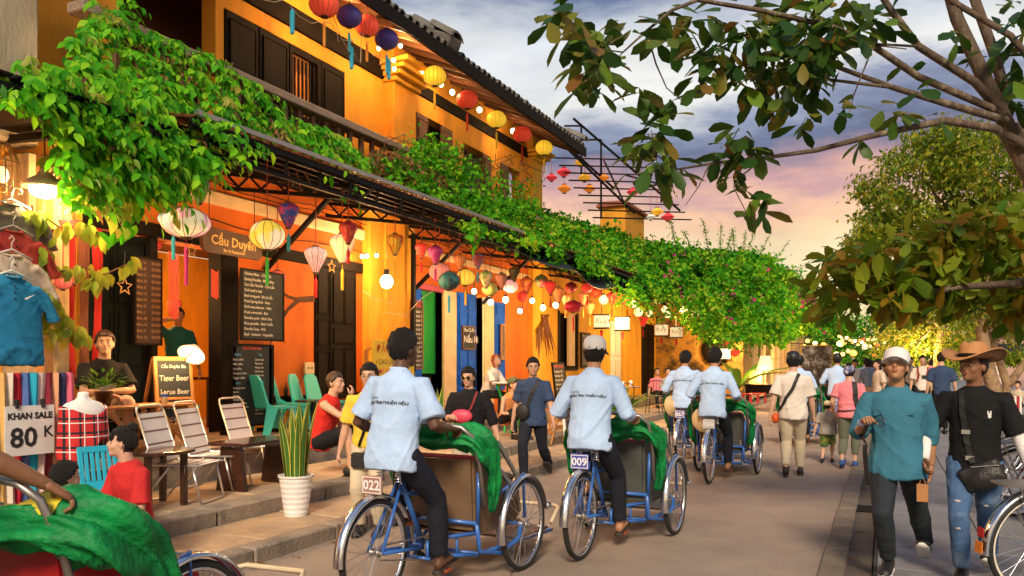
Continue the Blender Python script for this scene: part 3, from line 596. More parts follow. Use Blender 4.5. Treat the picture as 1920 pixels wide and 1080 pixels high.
class Pz: pass
def person(label, loc, rz=0, H=1.7, fem=False, pel=(0, 0, .93), lean=0., side=0., twist=0., hR=None, hL=None, fR=None, fL=None, eR=(.5, -1, -.3), eL=(-.5, -1, -.3), kR=(0, 1, .1), kL=(0, 1, .1),
           head=(0, 0), sk='tan', top=None, slv='short', bot=None, leg='long', hair='short', haircol=None, shoes=None, vox=.013, build=1.0, curl=(.5, .5), toeR=0, toeL=0, untuck=.10, glasses=None, group=None, parts_only=None, palmR=None, palmL=None, hem=None, collar=False, slvlen=.82):
    s = H / 1.7; w = (.93 if fem else 1.0) * build
    t = T('person', label, 'person', loc, rz, group); r = Pz(); r.t = t; r.s = s
    P = V(pel); u = V((sin(side), sin(lean), cos(lean) * cos(side))).normalized(); fw = V((0, cos(lean), -sin(lean)))
    tw = Matrix.Rotation(twist, 3, 'Z'); X = tw @ V((1, 0, 0)); X = (X - u * X.dot(u)).normalized(); fw = u.cross(X); r.u, r.X, r.fw, r.P = u, X, fw, P
    S = lambda h, sx=0, f=0: P + u * (h * s) + X * (sx * s) + fw * (f * s); r.S = S
    shw = (.165 if fem else .178) * (.5 + .5 * build)
    shR, shL = S(.425, shw), S(.425, -shw); hpR, hpL = P + X * (.088 * s) + V((0, 0, -.03 * s)), P - X * (.088 * s) + V((0, 0, -.03 * s))
    dn = V((0, 0, -1))
    if hR is None: hR = shR + V((.10, .03, -.52)) * s
    if hL is None: hL = shL + V((-.10, .03, -.52)) * s
    if fR is None: fR = V((.10 * s, 0, .085 * s))
    if fL is None: fL = V((-.10 * s, 0, .085 * s))
    elR, hR = ik(shR, hR, .285 * s, .25 * s, eR); elL, hL = ik(shL, hL, .285 * s, .25 * s, eL)
    knR, fR = ik(hpR, fR, .425 * s, .42 * s, kR); knL, fL = ik(hpL, fL, .425 * s, .42 * s, kL)
    r.hR, r.hL, r.shR, r.shL, r.elR, r.elL, r.knR, r.knL, r.fR, r.fL = hR, hL, shR, shL, elR, elL, knR, knL, fR, fL
    nb = S(.50); hy, hp = head; fwd0 = V((0, 1, 0)); nk = S(.50) + (u * .5 + V((0, 0, 1)) * .5).normalized() * .075 * s + fwd0 * .015 * s
    HM = Matrix.Translation(nk + V((0, 0, .085 * s))) @ Matrix.Rotation(hy + twist * .5, 4, 'Z') @ Matrix.Rotation(-hp, 4, 'X') @ Matrix.Translation((0, .022 * s, 0)) @ Matrix.Scale(s * (.97 if fem else 1), 4); r.HM = HM
    b = MB()
    # torso, neck, head
    b.tube([S(-.10), S(-.02), S(.10), S(.24), S(.38), S(.46), S(.505)], [(.10 * s * w, .08 * s * w), (.155 * s * w, .11 * s * w), (.14 * s * w, .10 * s * w), (.145 * s * w, .105 * s * w), (.16 * s * w, .105 * s * w), (.14 * s * w, .08 * s * w), (.07 * s, .06 * s)], 14, ref=X)
    b.tube([S(.46), nb, nk, HM @ V((0, -.01, -.02))], [.075 * s, .060 * s, .056 * s, .058 * s], 10)
    b.ell((0, -.008, .032), .076, .094, .100, 14, 10, HM); b.ell((0, .018, -.04), .058, .070, .072, 12, 8, HM); b.ell((0, .066, -.082), .028, .026, .026, 8, 6, HM)
    b.ell((.038, .055, -.02), .027, .030, .030, 8, 6, HM); b.ell((-.038, .055, -.02), .027, .030, .030, 8, 6, HM); b.ell((0, .076, .036), .052, .016, .014, 10, 6, HM)
    b.tube([HM @ V((0, .082, .028)), HM @ V((0, .097, .002)), HM @ V((0, .106, -.018)), HM @ V((0, .090, -.028))], [.008 * s, .011 * s, .016 * s, .012 * s], 8)
    b.ell((0, .082, -.052), .024, .014, .014, 8, 6, HM)
    for q in (-1, 1): b.ell((.079 * q, -.012, -.004), .012, .020, .032, 8, 6, HM)
    # arms
    for (sh, el, ha, q) in ((shR, elR, hR, 1), (shL, elL, hL, -1)):
        b.tube([S(.43, q * .09), sh, lerp(sh, el, .45), el, lerp(el, ha, .3), lerp(el, ha, .8), ha], [.05 * s, .053 * s * w, .046 * s * w, .038 * s * w, .040 * s * w, .029 * s, .024 * s], 10)
    for (hp_, kn, fo, q) in ((hpR, knR, fR, 1), (hpL, knL, fL, -1)):
        b.tube([P + X * (.05 * q * s), hp_, lerp(hp_, kn, .4), kn, lerp(kn, fo, .3), lerp(kn, fo, .75), fo, fo + V((0, 0, -.03 * s))], [.08 * s, .085 * s * w, .074 * s * w, .053 * s, .055 * s * w, .037 * s, .034 * s, .034 * s], 10)
    feet = []
    for (fo, to) in ((fR, toeR), (fL, toeL)):
        M = Matrix.Translation(fo) @ Matrix.Rotation(-to, 4, 'X'); feet.append(M)
        b.tube([M @ V(p) * 1 for p in ((0, -.055 * s, -.045 * s), (0, -.02 * s, -.04 * s), (0, .06 * s, -.045 * s), (0, .14 * s, -.058 * s), (0, .175 * s, -.064 * s))], [(.028 * s, .030 * s), (.036 * s, .040 * s), (.040 * s, .034 * s), (.044 * s, .022 * s), (.034 * s, .014 * s)], 10, ref=M.to_3x3() @ V((1, 0, 0)))
    me = remesh(b, vox, 3)
    # hands appended to the same continuous figure
    hb = MB(); na = V((0, 0, -1))
    for (el, ha, q, cu, pn) in ((elR, hR, 1, curl[0], palmR), (elL, hL, -1, curl[1], palmL)):
        d = (ha - el).normalized(); n = V(pn) if pn is not None else (V((-q, 0, 0)) if abs(d.z) > .6 else V((0, 0, -1)))
        hand_geo(hb, ha, d, n, q * (1 if pn is None or True else 1), cu, s)
    n0 = len(me.vertices); bm = bmesh.new(); bm.from_mesh(me); hm = hb.mesh('h', True); bm.from_mesh(hm); bm.to_mesh(me); bm.free(); bpy.data.meshes.remove(hm)
    r.body = link('body', me, SK[sk], t)
    # trousers
    if bot is not None and leg != 'none':
        b = MB(); b.tube([P + u * .10 * s, P + u * .02 * s, P - u * .07 * s], [(.150 * s * w, .112 * s * w), (.168 * s * w, .125 * s * w), (.155 * s * w, .125 * s * w)], 14, ref=X)
        for (hp_, kn, fo, q) in ((hpR, knR, fR, 1), (hpL, knL, fL, -1)):
            e = lerp(kn, fo, .93)
            if leg == 'short': b.tube([P + X * (.05 * q * s), hp_, lerp(hp_, kn, .5), lerp(hp_, kn, .95)], [.09 * s, .104 * s * w, .098 * s * w, .090 * s * w], 12)
            elif leg == 'crop': b.tube([P + X * (.05 * q * s), hp_, lerp(hp_, kn, .45), kn, lerp(kn, fo, .35), lerp(kn, fo, .72)], [.09 * s, .102 * s * w, .090 * s * w, .068 * s * w, .068 * s * w, .056 * s], 12)
            else: b.tube([P + X * (.05 * q * s), hp_, lerp(hp_, kn, .45), kn, lerp(kn, fo, .35), lerp(kn, fo, .75), e], [.09 * s, .102 * s * w, .090 * s * w, .068 * s * w, .070 * s * w, .062 * s, .060 * s], 12)
        r.trousers = link('trousers' if leg != 'short' else 'shorts', remesh(b, vox, 3, 'trousers', .0045, len(label)), bot, t)
    # top
    if top is not None:
        b = MB(); h0 = -untuck; hm_ = hem or 1
        b.tube([S(h0), S(h0 + .06), S(.10), S(.24), S(.36), S(.45), S(.495), S(.53)], [(.172 * s * w * hm_, .132 * s * w * hm_), (.176 * s * w * hm_, .136 * s * w * hm_), (.165 * s * w, .125 * s * w), (.166 * s * w, .124 * s * w), (.186 * s * w, .125 * s * w), (.172 * s * w, .108 * s * w), (.112 * s, .084 * s), (.064 * s, .064 * s)], 16, ref=X)
        for (sh, el, ha, q) in ((shR, elR, hR, 1), (shL, elL, hL, -1)):
            st = S(.42, q * .07)
            if slv == 'none': continue
            if slv == 'long': b.tube([st, sh, lerp(sh, el, .5), el, lerp(el, ha, .5), lerp(el, ha, .93)], [.07 * s, .068 * s * w, .066 * s * w, .058 * s * w, .052 * s, .042 * s], 12)
            elif slv == 'roll': b.tube([st, sh, lerp(sh, el, .5), el, lerp(el, ha, .35)], [.07 * s, .068 * s * w, .066 * s * w, .060 * s * w, .056 * s], 12)
            else: b.tube([st, sh, lerp(sh, el, .45), lerp(sh, el, slvlen)], [.07 * s, .070 * s * w, .070 * s * w, .078 * s * w], 12)
        r.shirt = link('shirt', remesh(b, vox, 3, 'shirt', .0055, len(label) * 3, fr=(10, 46)), top, t)
        if collar:
            cb = MB(); pts = [nb + (X * cos(a) * .066 + fw * sin(a) * .060 + u * (.022 - .030 * max(0, sin(a)))) * s for a in np.linspace(PI * .55, PI * 2.45, 14)]
            cb.tube(pts, (lambda k: [(.006, .024)] * k)(14), 6, ref=u.cross(X)); cb.build('collar', top, t, smooth=True)
    # shoes
    if shoes is not None:
        if shoes == 'sandal':
            for M in feet:
                b = MB()
                b.tube([M @ V(p) for p in ((0, -.085 * s, -.079 * s), (0, -.04 * s, -.080 * s), (0, .06 * s, -.080 * s), (0, .15 * s, -.082 * s), (0, .20 * s, -.083 * s))], [(.025 * s, .010), (.036 * s, .011), (.040 * s, .011), (.047 * s, .011), (.025 * s, .009)], 8, ref=M.to_3x3() @ V((1, 0, 0)))
                b.tube([M @ V((.047 * s * cos(a), .115 * s - .02 * sin(a), -.075 * s + .052 * s * sin(a))) for a in np.linspace(0, PI, 7)], [(.004, .016)] * 7, 6, ref=M.to_3x3() @ V((0, 1, 0)))
                b.build('sandal', M_sand, t, smooth=True)
        else:
            for M in feet:
                b = MB().tube([M @ V(p) for p in ((0, -.085 * s, -.035 * s), (0, -.06 * s, -.03 * s), (0, -.01 * s, -.026 * s), (0, .06 * s, -.045 * s), (0, .15 * s, -.055 * s), (0, .205 * s, -.066 * s))], [(.025 * s, .035 * s), (.040 * s, .052 * s), (.046 * s, .056 * s), (.046 * s, .044 * s), (.050 * s, .032 * s), (.030 * s, .018 * s)], 12, ref=M.to_3x3() @ V((1, 0, 0)))
                so_ = b.build('shoe', shoes if not isinstance(shoes, tuple) else shoes[0], t, smooth=True)
                MB().tube([M @ V(p) for p in ((0, -.10 * s, -.078 * s), (0, -.04 * s, -.079 * s), (0, .06 * s, -.080 * s), (0, .15 * s, -.080 * s), (0, .215 * s, -.079 * s))], [(.025 * s, .010), (.045 * s, .013), (.045 * s, .013), (.051 * s, .013), (.025 * s, .010)], 8, ref=M.to_3x3() @ V((1, 0, 0))).build('sole', shoes[1] if isinstance(shoes, tuple) else M_shoe, so_, smooth=True)
    # face pieces and hair
    if vox < .016:
        e = MB(); i_ = MB(); l = MB(); br = MB()
        for q in (-1, 1):
            e.ell((.031 * q, .0835, .010), .0145, .008, .0065, 10, 6, HM); i_.ell((.031 * q, .0885, .010), .0065, .005, .0066, 8, 6, HM)
            br.tube([HM @ V(p) for p in ((.014 * q, .096, .030), (.032 * q, .095, .036), (.050 * q, .084, .030))], [.003 * s, .0042 * s, .002 * s], 6)
        l.ell((0, .0945, -.047), .021, .006, .005, 10, 6, HM); l.ell((0, .0935, -.057), .018, .007, .006, 10, 6, HM)
        eo = e.build('eyes', M_eyew, t, smooth=True); i_.build('iris', M_iris, eo, smooth=True); br.build('eyebrows', haircol or M_hair, t, smooth=True); l.build('lips', mat('lips_' + sk, tuple(c * k for c, k in zip({'tan': (.42, .21, .11), 'dark': (.115, .052, .03), 'fair': (.58, .34, .23), 'pale': (.62, .36, .25), 'brown': (.25, .115, .06)}[sk], (.85, .55, .6))), .45), t, smooth=True)
    if hair:
        b = MB(); nu, nv = 28, 16; vs = []; low = {'short': -.055, 'long': -.16, 'bun': -.06, 'bob': -.10, 'crop': -.03}[hair]; thick = {'crop': .008}.get(hair, .017)
        keep = {}
        for i in range(nv + 1):
            th = PI * i / nv
            for j in range(nu):
                a = 2 * PI * j / nu; x, y, z = sin(th) * cos(a), sin(th) * sin(a), cos(th); g = .005 * sin(a * 9 + i * 1.7) + .004 * sin(a * 17 + i) + R.uniform(-.001, .002)
                R_ = (.076 + thick + g, .094 + thick + g, .100 + thick + g)
                p = V((x * R_[0], y * R_[1] - .008, z * R_[2] + .032))
                if hair in ('long', 'bob') and z < -.1 and y < .12: p.z = .02 + (z + .1) * .19 * (1 if hair == 'bob' else 1.6); p.x = cos(a) * .092; p.y = sin(a) * .105 - .008
                vs.append(HM @ p); f_ = y * .9 - .0
                line = .30 if y > .55 else (.0 if y > .18 else (-.45 if y > -.05 else -1.0))
                if hair in ('bob', 'long') and y < .12: line = -1.0
                keep[(i, j)] = z > line and (HM.inverted() @ vs[-1]).z > low * 1.0 - .03
        fs = [(i * nu + j, (i + 1) * nu + j, (i + 1) * nu + (j + 1) % nu, i * nu + (j + 1) % nu) for i in range(nv) for j in range(nu) if keep[(i, j)] and keep[(i + 1, j)] and keep[(i, (j + 1) % nu)]]
        b.add(vs, fs); ho = b.build('hair', haircol or M_hair, t, smooth=True); q = ho.modifiers.new('t', 'SOLIDIFY'); q.thickness = .014; q.offset = -1
        if hair == 'bun': MB().ell((0, -.06, .14), .045, .05, .045, 10, 8, HM).build('hair_bun', haircol or M_hair, t, smooth=True)
    r.head = lambda x, y, z: HM @ V((x, y, z))
    return r
def glasses(r, m, lens=None, size=.020):
    b = MB(); lb = MB(); HM = r.HM
    for q in (-1, 1):
        c = [HM @ V((.033 * q + size * 1.15 * cos(a), .104 - .25 * abs(.033 * q + size * cos(a)) ** 1.0 * .35, .008 + size * sin(a))) for a in np.linspace(0, 2 * PI, 13)[:-1]]
        b.tube(c, .0018, 5, closed=True)
        lb.add(c, [tuple(range(12))])
        b.tube([HM @ V((.056 * q, .098, .012)), HM @ V((.082 * q, .06, .012)), HM @ V((.085 * q, -.01, .008))], .0018, 5)
    b.tube([HM @ V((-.012, .106, .012)), HM @ V((.012, .106, .012))], .0018, 5)
    o = b.build('glasses', m, r.t); lb.build('lens', lens, o) if lens else None
def cap(r, m, back=False, brimcol=None, name='cap', low=.0):
    HM = r.HM; b = MB(); pr = [(.099, .030 + low), (.102, .05 + low), (.102, .09), (.090, .126), (.060, .150), (.024, .160), (.004, .161)]
    b.lathe([(q[0], q[1]) for q in pr], 24, (0, -.008, 0), HM @ Matrix.Diagonal((.93, 1.12, 1, 1))); o = b.build(name, m, r.t, smooth=True)
    b = MB(); vs = []; n = 13
    for a in np.linspace(-1.15, 1.15, n):
        for (k, dz) in ((0, .0), (.35, .006), (.7, .004), (1, -.006)):
            for up_ in (0, .006):
                L_ = .083 * cos(a * .75) ** .7; vs.append(HM @ V((sin(a) * (.092 + k * L_ * .25), cos(a) * .104 + k * L_ - .004, .036 + low + dz + up_ - .030 * sin(a) ** 2 * (.3 + k))))
    fs = []
    for i in range(n - 1):
        for k in range(3):
            for u_ in (0, 1): p = i * 8 + k * 2 + u_; fs.append((p, p + 8, p + 10, p + 2) if u_ else (p, p + 2, p + 10, p + 8))
        p = i * 8 + 6; fs.append((p, p + 1, p + 9, p + 8))
    b.add(vs, fs); b.build('brim', brimcol or m, o, smooth=True)
    return o
def strap(r, pts, m, w=.035, name='strap', parent=None, th=.005, bvh=None):
    """a flat band through points, pushed on to the shirt surface"""
    P = []; k = len(pts)
    for i in range(k - 1):
        for f in np.linspace(0, 1, 9)[:-1]: P.append(lerp(V(pts[i]), V(pts[i + 1]), f))
    P.append(V(pts[-1])); tr = bvh_of(r.shirt) if hasattr(r, 'shirt') else None; ctr = r.S(.25)
    b = MB(); out = []; nr = []
    for p in P:
        n = None
        if tr is not None:
            l, n_, _, d = tr.find_nearest(p)
            if l is not None and d < .16: p = l + n_ * (.004 + th); n = n_
        out.append(p); nr.append(n or (p - ctr).normalized())
    o = len(b.v); vs = []; fs = []
    for i, p in enumerate(out):
        t = (out[min(i + 1, len(out) - 1)] - out[max(i - 1, 0)]).normalized(); sd = t.cross(nr[i]).normalized() * (w / 2); nn = nr[i] * th
        vs += [p - sd, p + sd, p + sd + nn, p - sd + nn]
    for i in range(len(out) - 1): a = i * 4; fs += [(a, a + 1, a + 5, a + 4), (a + 1, a + 2, a + 6, a + 5), (a + 2, a + 3, a + 7, a + 6), (a + 3, a, a + 4, a + 7)]
    b.add(vs, fs); return b.build(name, m, parent or r.t, smooth=False)
_bv = {}
def bvh_of(o):
    if o.name not in _bv: _bv[o.name] = BVHTree.FromPolygons([v.co for v in o.data.vertices], [p.vertices for p in o.data.polygons])
    return _bv[o.name]
def print_on(r, body, size, m, origin, right, upv, out, name='lettering', **k):
    """flat print laid on the shirt: each vertex is projected on to the cloth"""
    me = text_mesh(body, size, **k); tr = bvh_of(r.shirt); right, upv, out = V(right).normalized(), V(upv).normalized(), V(out).normalized()
    for v in me.vertices:
        p = V(origin) + right * v.co.x + upv * v.co.y + out * .25; l, n, i, d = tr.ray_cast(p, -out, .6); v.co = (l + n * .003) if l is not None else p - out * .22
    return link(name, me, m, r.t)

# ================================================================ CYCLO
M_frame = mat('blue_frame', (.03, .13, .45), .4, var=.15, vs=9, coat=.3, bump=.1); M_tyre = mat('tyre', (.018, .018, .018), .75, var=.3, bump=.3, bs=80)
M_hood = mat('green_vinyl', (.004, .24, .055), .55, var=.35, vs=9, bump=1.0, bs=18, spec=.3, col2=(.004, .13, .04), c2=(.45, .7)); M_tub = mat('brown_board', (.17, .10, .055), .6, var=.25, vs=5, bump=.2)
M_gtub = mat('grey_board', (.07, .075, .07), .6, var=.25, vs=5, bump=.2)
M_redv = mat('red_vinyl', (.42, .015, .02), .4); M_leath = mat('black_leather', (.016, .014, .013), .4, bump=.3, bs=90)
M_whit = mat('white_text', (.85, .85, .85), .6); M_dark = mat('black_text', (.02, .02, .02), .7)
RW = .34
def ring(b, c, ra, rb, w, n=36, a0=0, a1=2 * PI, prof=None):
    """band in the YZ plane around c; prof = list of (radius, x)"""
    pr = prof; k = len(pr); full = a1 - a0 > 6.28; m = n if full else n + 1; vs = []
    for i in range(m):
        a = a0 + (a1 - a0) * i / n
        for (r_, x) in pr: vs.append((c[0] + x, c[1] + r_ * cos(a), c[2] + r_ * sin(a)))
    fs = [(i * k + j, ((i + 1) % m) * k + j, ((i + 1) % m) * k + (j + 1) % k, i * k + (j + 1) % k) for i in range(n if full else n) for j in range(k)]
    return b.add(vs, fs)
def wheel(par, c, rim=M_chrome, tyre=M_tyre, r=RW, rot=0, fender=None, fm=M_chrome, hubm=M_steel, whitewall=None):
    tw = .022; b = MB(); q = [(r - tw + tw * cos(a), tw * sin(a)) for a in np.linspace(0, 2 * PI, 8)[:-1]]; ring(b, (0, 0, 0), 0, 0, 0, 40, prof=q)
    me = b.mesh('wheel', True); o = link('wheel', me, tyre, par); o.location = c; o.rotation_euler = (0, 0, rot)
    b = MB(); ring(b, (0, 0, 0), 0, 0, 0, 40, prof=[(r - .044, .013), (r - .034, .016), (r - .034, -.016), (r - .044, -.013), (r - .052, -.006), (r - .052, .006)]); b.build('rim', rim, o, smooth=True)
    b = MB()
    for k in range(28):
        a = 2 * PI * k / 28; x = .026 if k % 2 else -.026; a2 = a + (.9 if k % 4 < 2 else -.9); b.tube([(x, .024 * cos(a2), .024 * sin(a2)), (0, (r - .05) * cos(a), (r - .05) * sin(a))], .0016, 4, cap=False)
    b.build('spokes', M_chrome, o); MB().lathe([(.012, -.06), (.012, -.035), (.028, -.032), (.028, -.024), (.017, -.02), (.017, .02), (.028, .024), (.028, .032), (.012, .035), (.012, .06)], 12, M=Matrix.Rotation(PI / 2, 4, 'Y')).build('hub', hubm, o, smooth=True)
    if fender:
        b = MB(); R_ = r + .03; pr = [(R_ - .018, -.036), (R_ - .004, -.028), (R_ + .004, 0), (R_ - .004, .028), (R_ - .018, .036), (R_ - .02, .034), (R_ - .008, .026), (R_, 0), (R_ - .008, -.026), (R_ - .02, -.034)]
        ring(b, c, 0, 0, 0, 24, fender[0], fender[1], pr); b.build('fender', fm, par, smooth=True)
    return o
def cyclo(label, loc, rz, num='000', plate=mat('plate_blue', (.10, .10, .45), .5), ptext=M_whit, tub=M_gtub, group='passenger cyclos in the street', hood_h=1.0, fwd=False, scl=1.0, hat=None):
    t = T('cyclo', label, 'cyclo', loc, rz, group); t.scale = (scl,) * 3
    RA = (0, -1.25, RW)
    wheel(t, RA, fender=(.15 * PI, 1.02 * PI), rot=0)
    for q in (-1, 1): wheel(t, (.41 * q, 0, RW), fender=(.08 * PI, 1.08 * PI))
    b = MB(); BB = V((0, -.70, .27)); ST = V((0, -1.00, .80))
    b.tube([BB, ST], .019, 8)
    for q in (-1, 1):
        b.tube([BB + V((.03 * q, 0, 0)), V((.055 * q, -1.25, RW))], .013, 8); b.tube([V((.055 * q, -1.25, RW)), ST + V((.02 * q, 0, -.06))], .012, 8)
        b.tube([(.30 * q, -.50, .42), (.30 * q, -.46, .22), (.36 * q, -.25, .17), (.40 * q, -.05, .25), (.39 * q, 0, RW)], .017, 8)
        b.tube([(.31 * q, -.50, .42), (.33 * q, -.52, .78)], .015, 8); b.tube([(.30 * q, .62, .16), (.30 * q, -.42, .20)], .016, 8)
        b.tube([BB + V((.08 * q, 0, -.06)), V((.26 * q, -.40, .18))], .015, 8); b.tube([BB + V((.08 * q, .0, .06)), V((.28 * q, -.42, .34))], .015, 8)
        b.tube([(.36 * q, -.3, .60), (.42 * q, -.02, .72), (.42 * q, .0, RW + .05)], .012, 8)
        for k in range(3): f = k / 2; p = lerp(BB + V((.08 * q, 0, -.06)), V((.26 * q, -.40, .18)), f); b.tube([p, p + V((0, 0, .12))], .010, 6)
        b.tube([BB + V((.08 * q, -.08, -.07)), BB + V((.08 * q, -.08, .06))], .012, 6)
    b.tube([BB + V((-.10, -.08, -.06)), BB + V((.10, -.08, -.06))], .013, 8); b.tube([BB + V((-.09, 0, 0)), BB + V((.09, 0, 0))], .022, 10)
    b.tube([(-.41, 0, RW), (.41, 0, RW)], .015, 8); b.tube([(-.31, -.50, .42), (.31, -.50, .42)], .016, 8); b.tube([(-.27, -.42, .19), (.27, -.42, .19)], .014, 8)
    b.tube([(.30, .62, .16), (.27, .80, .14), (-.27, .80, .14), (-.30, .62, .16)], .016, 8); b.tube([ST + V((0, .02, -.12)), V((0, -.52, .60))], .015, 8)
    b.build('frame', M_frame, t, smooth=True)
    # saddle with springs, plate
    sd = MB().tube([(0, -1.15, .895), (0, -1.10, .90), (0, -1.0, .905), (0, -.90, .90), (0, -.80, .895)], [(.05, .02), (.115, .035), (.10, .035), (.045, .030), (.022, .018)], 12, ref=(1, 0, 0)).build('saddle', M_leath, t, smooth=True)
    b = MB()
    for q in (-1, 1):
        b.tube([(.07 * q + .022 * cos(a), -1.10 + .022 * sin(a), .76 + a * .0028) for a in np.linspace(0, 2 * PI * 6, 54)], .005, 5)
    b.tube([ST, (0, -1.02, .88)], .014, 8); b.build('springs', M_chrome, sd, smooth=True)
    p = MB().cbox(-.075, .075, -1.285, -1.275, .71, .83, .004).build('number_plate', plate, t)
    text(num, .085, ptext, p, (0, -1.288, .767), (RX, 0, 0), bold=.002)
    bd = MB()
    for (x0, x1, z0, z1) in ((-.07, .07, .816, .822), (-.07, .07, .718, .724), (-.07, -.064, .724, .816), (.064, .07, .724, .816)): bd.box(x0, x1, -1.288, -1.2855, z0, z1)
    bd.build('plate_border', ptext, p)
    # drive: chainwheel, cranks, pedals, chain
    cr = MB(); cr.lathe([(.02, -.004), (.085, -.004), (.09, 0), (.085, .004), (.02, .004)], 20, M=Matrix.Translation(BB + V((.06, 0, 0))) @ Matrix.Rotation(PI / 2, 4, 'Y'))
    pdR, pdL = V((.13, -.66, .115)), V((-.13, -.74, .425))
    cr.bar(BB + V((.085, 0, 0)), pdR + V((-.04, 0, 0)), .018, .012).bar(BB + V((-.085, 0, 0)), pdL + V((.04, 0, 0)), .018, .012); cr.tube([(.06, -.70, .355), (.04, -1.25, .385)], .006, 5); cr.tube([(.06, -.70, .185), (.04, -1.25, .295)], .006, 5)
    ck = cr.build('crankset', M_steel, t)
    for pd in (pdR, pdL): MB().cbox(pd.x - .05, pd.x + .05, pd.y - .04, pd.y + .04, pd.z - .012, pd.z + .012, .006).build('pedal', mat('pedal_rubber', (.30, .06, .02), .6), ck)
    # passenger tub
    b = MB()
    for q in (-1, 1): b.prism([(-.48, .40), (-.50, .86), (-.36, .86), (-.10, .70), (.16, .66), (.22, .40), (.10, .32), (-.36, .32)], 'x', q * .27 - .008, q * .27 + .008)
    b.add([(-.25, -.47, .36), (.25, -.47, .36), (.26, -.52, .86), (-.26, -.52, .86), (-.25, -.45, .36), (.25, -.45, .36), (.26, -.50, .86), (-.26, -.50, .86)], [(0, 1, 2, 3), (7, 6, 5, 4), (0, 4, 5, 1), (1, 5, 6, 2), (2, 6, 7, 3), (3, 7, 4, 0)])
    b.box(-.28, .28, -.44, .2, .32, .335).box(-.27, .27, .2, .72, .17, .185); tb_ = b.build('passenger_tub', tub, t)
    MB().cbox(-.275, .275, -.44, .14, .50, .58, .03).cbox(-.275, .275, -.44, -.38, .58, .88, .03).build('seat_cushion', M_redv, tb_)
    for q in (-1, 1): MB().tube([(.29 * q, .16, .66), (.30 * q, -.1, .72), (.30 * q, -.36, .88)], .016, 8).build('armrest', M_chrome, tb_, smooth=True)
    fz = .05 if fwd else 0; MB().tube([(-.27, .78, .2), (-.26, .95, .30 + fz), (-.20, 1.0 + fz, .31 + fz), (.20, 1.0 + fz, .31 + fz), (.26, .95, .30 + fz), (.27, .78, .2)], .016, 8).build('footrest', mat('cream_tube', (.62, .50, .32), .35), t, smooth=True)
    # push bar the driver holds, and the folded hood
    MB().tube([(-.36, -.50, .55), (-.37, -.58, .85), (-.36, -.66, 1.04), (-.30, -.70, 1.10), (-.15, -.71, 1.12), (.15, -.71, 1.12), (.30, -.70, 1.10), (.36, -.66, 1.04), (.37, -.58, .85), (.36, -.50, .55)], .016, 8).build('push_bar', M_steel, t, smooth=True)
    # folded vinyl hood: a pleated roll over the push bar that hangs down at both ends
    g = np.random.default_rng(int(num) + 3); H_ = hood_h - .03
    side_ = [(.20, -.60, H_ + .02), (.33, -.57, H_ + .0), (.40, -.50, H_ - .10), (.41, -.45, H_ - .24), (.39, -.41, H_ - .38), (.36, -.39, H_ - .52)] if not fwd else [(.20, -.60, H_ + .02), (.34, -.55, H_ + .03), (.44, -.42, H_ - .02), (.48, -.28, H_ - .12), (.48, -.20, H_ - .26), (.47, -.16, H_ - .38)]
    ctl = [V((-x, y, z)) for x, y, z in reversed(side_)] + [V((0, -.61, H_ + .0))] + [V(p) for p in side_]; K = 46; pts = []
    for i in range(K):
        f = i / (K - 1) * (len(ctl) - 1); k = min(int(f), len(ctl) - 2); q = f - k; p0, p1, p2, p3 = ctl[max(k - 1, 0)], ctl[k], ctl[k + 1], ctl[min(k + 2, len(ctl) - 1)]
        pts.append(.5 * ((2 * p1) + (p2 - p0) * q + (2 * p0 - 5 * p1 + 4 * p2 - p3) * q * q + (3 * p1 - p0 - 3 * p2 + p3) * q ** 3))
    nn = 44; vs = []; ph = g.uniform(0, 6.3, 6)
    for i, p in enumerate(pts):
        u_ = i / (K - 1); t_ = (pts[min(i + 1, K - 1)] - pts[max(i - 1, 0)]).normalized(); B_1 = V((0, 1, 0)); B_1 = (B_1 - t_ * B_1.dot(t_)).normalized(); B_2 = t_.cross(B_1)
        en = min(1, .25 + 3.2 * min(u_, 1 - u_)); sz = (.060 + .02 * sin(11 * u_ + ph[0]) + .010 * sin(29 * u_ + ph[1])) * en ** .7 * (1.3 if fwd else 1)
        for j in range(nn):
            a_ = 2 * PI * j / nn; r_ = sz * (1 + .26 * sin(4 * a_ + 9 * u_ + ph[2]) + .22 * sin(6 * a_ - 17 * u_ + ph[3]) + .15 * sin(11 * a_ + 31 * u_ + ph[4]) + .10 * sin(3 * a_ + 47 * u_ + ph[5]) + g.normal(0, .035)); vs.append(p + B_1 * (cos(a_) * r_ * 1.25) + B_2 * (sin(a_) * r_))
    MB().add(vs, [(i * nn + j, i * nn + (j + 1) % nn, (i + 1) * nn + (j + 1) % nn, (i + 1) * nn + j) for i in range(K - 1) for j in range(nn)] + [tuple(reversed(range(nn))), tuple((K - 1) * nn + j for j in range(nn))]).build('hood', M_hood, t, smooth=True)
    for q in (-1, 1):
        b = MB()
        b.bar((.38 * q, -.50, .90), (.40 * q, -.12, .62), .02, .03); b.bar((.39 * q, -.36, .98), (.41 * q, -.05, .66), .018, .028); b.tube([(.395 * q - .01 * q, -.42, .90), (.42 * q, -.42, .90)], .035, 12)
        b.build('hood_hinge', M_steel, t)
    for q in (-1, 1): MB().lathe([(.012, 0), (.03, .01), (.03, .05), (.02, .06)], 10, M=Matrix.Translation((.42 * q, .36, .42)) @ Matrix.Rotation(-PI / 2, 4, 'X')).build('lamp', M_chrome, t, smooth=True)
    r = Pz(); r.t = t; r.pdR, r.pdL = pdR, pdL; return r
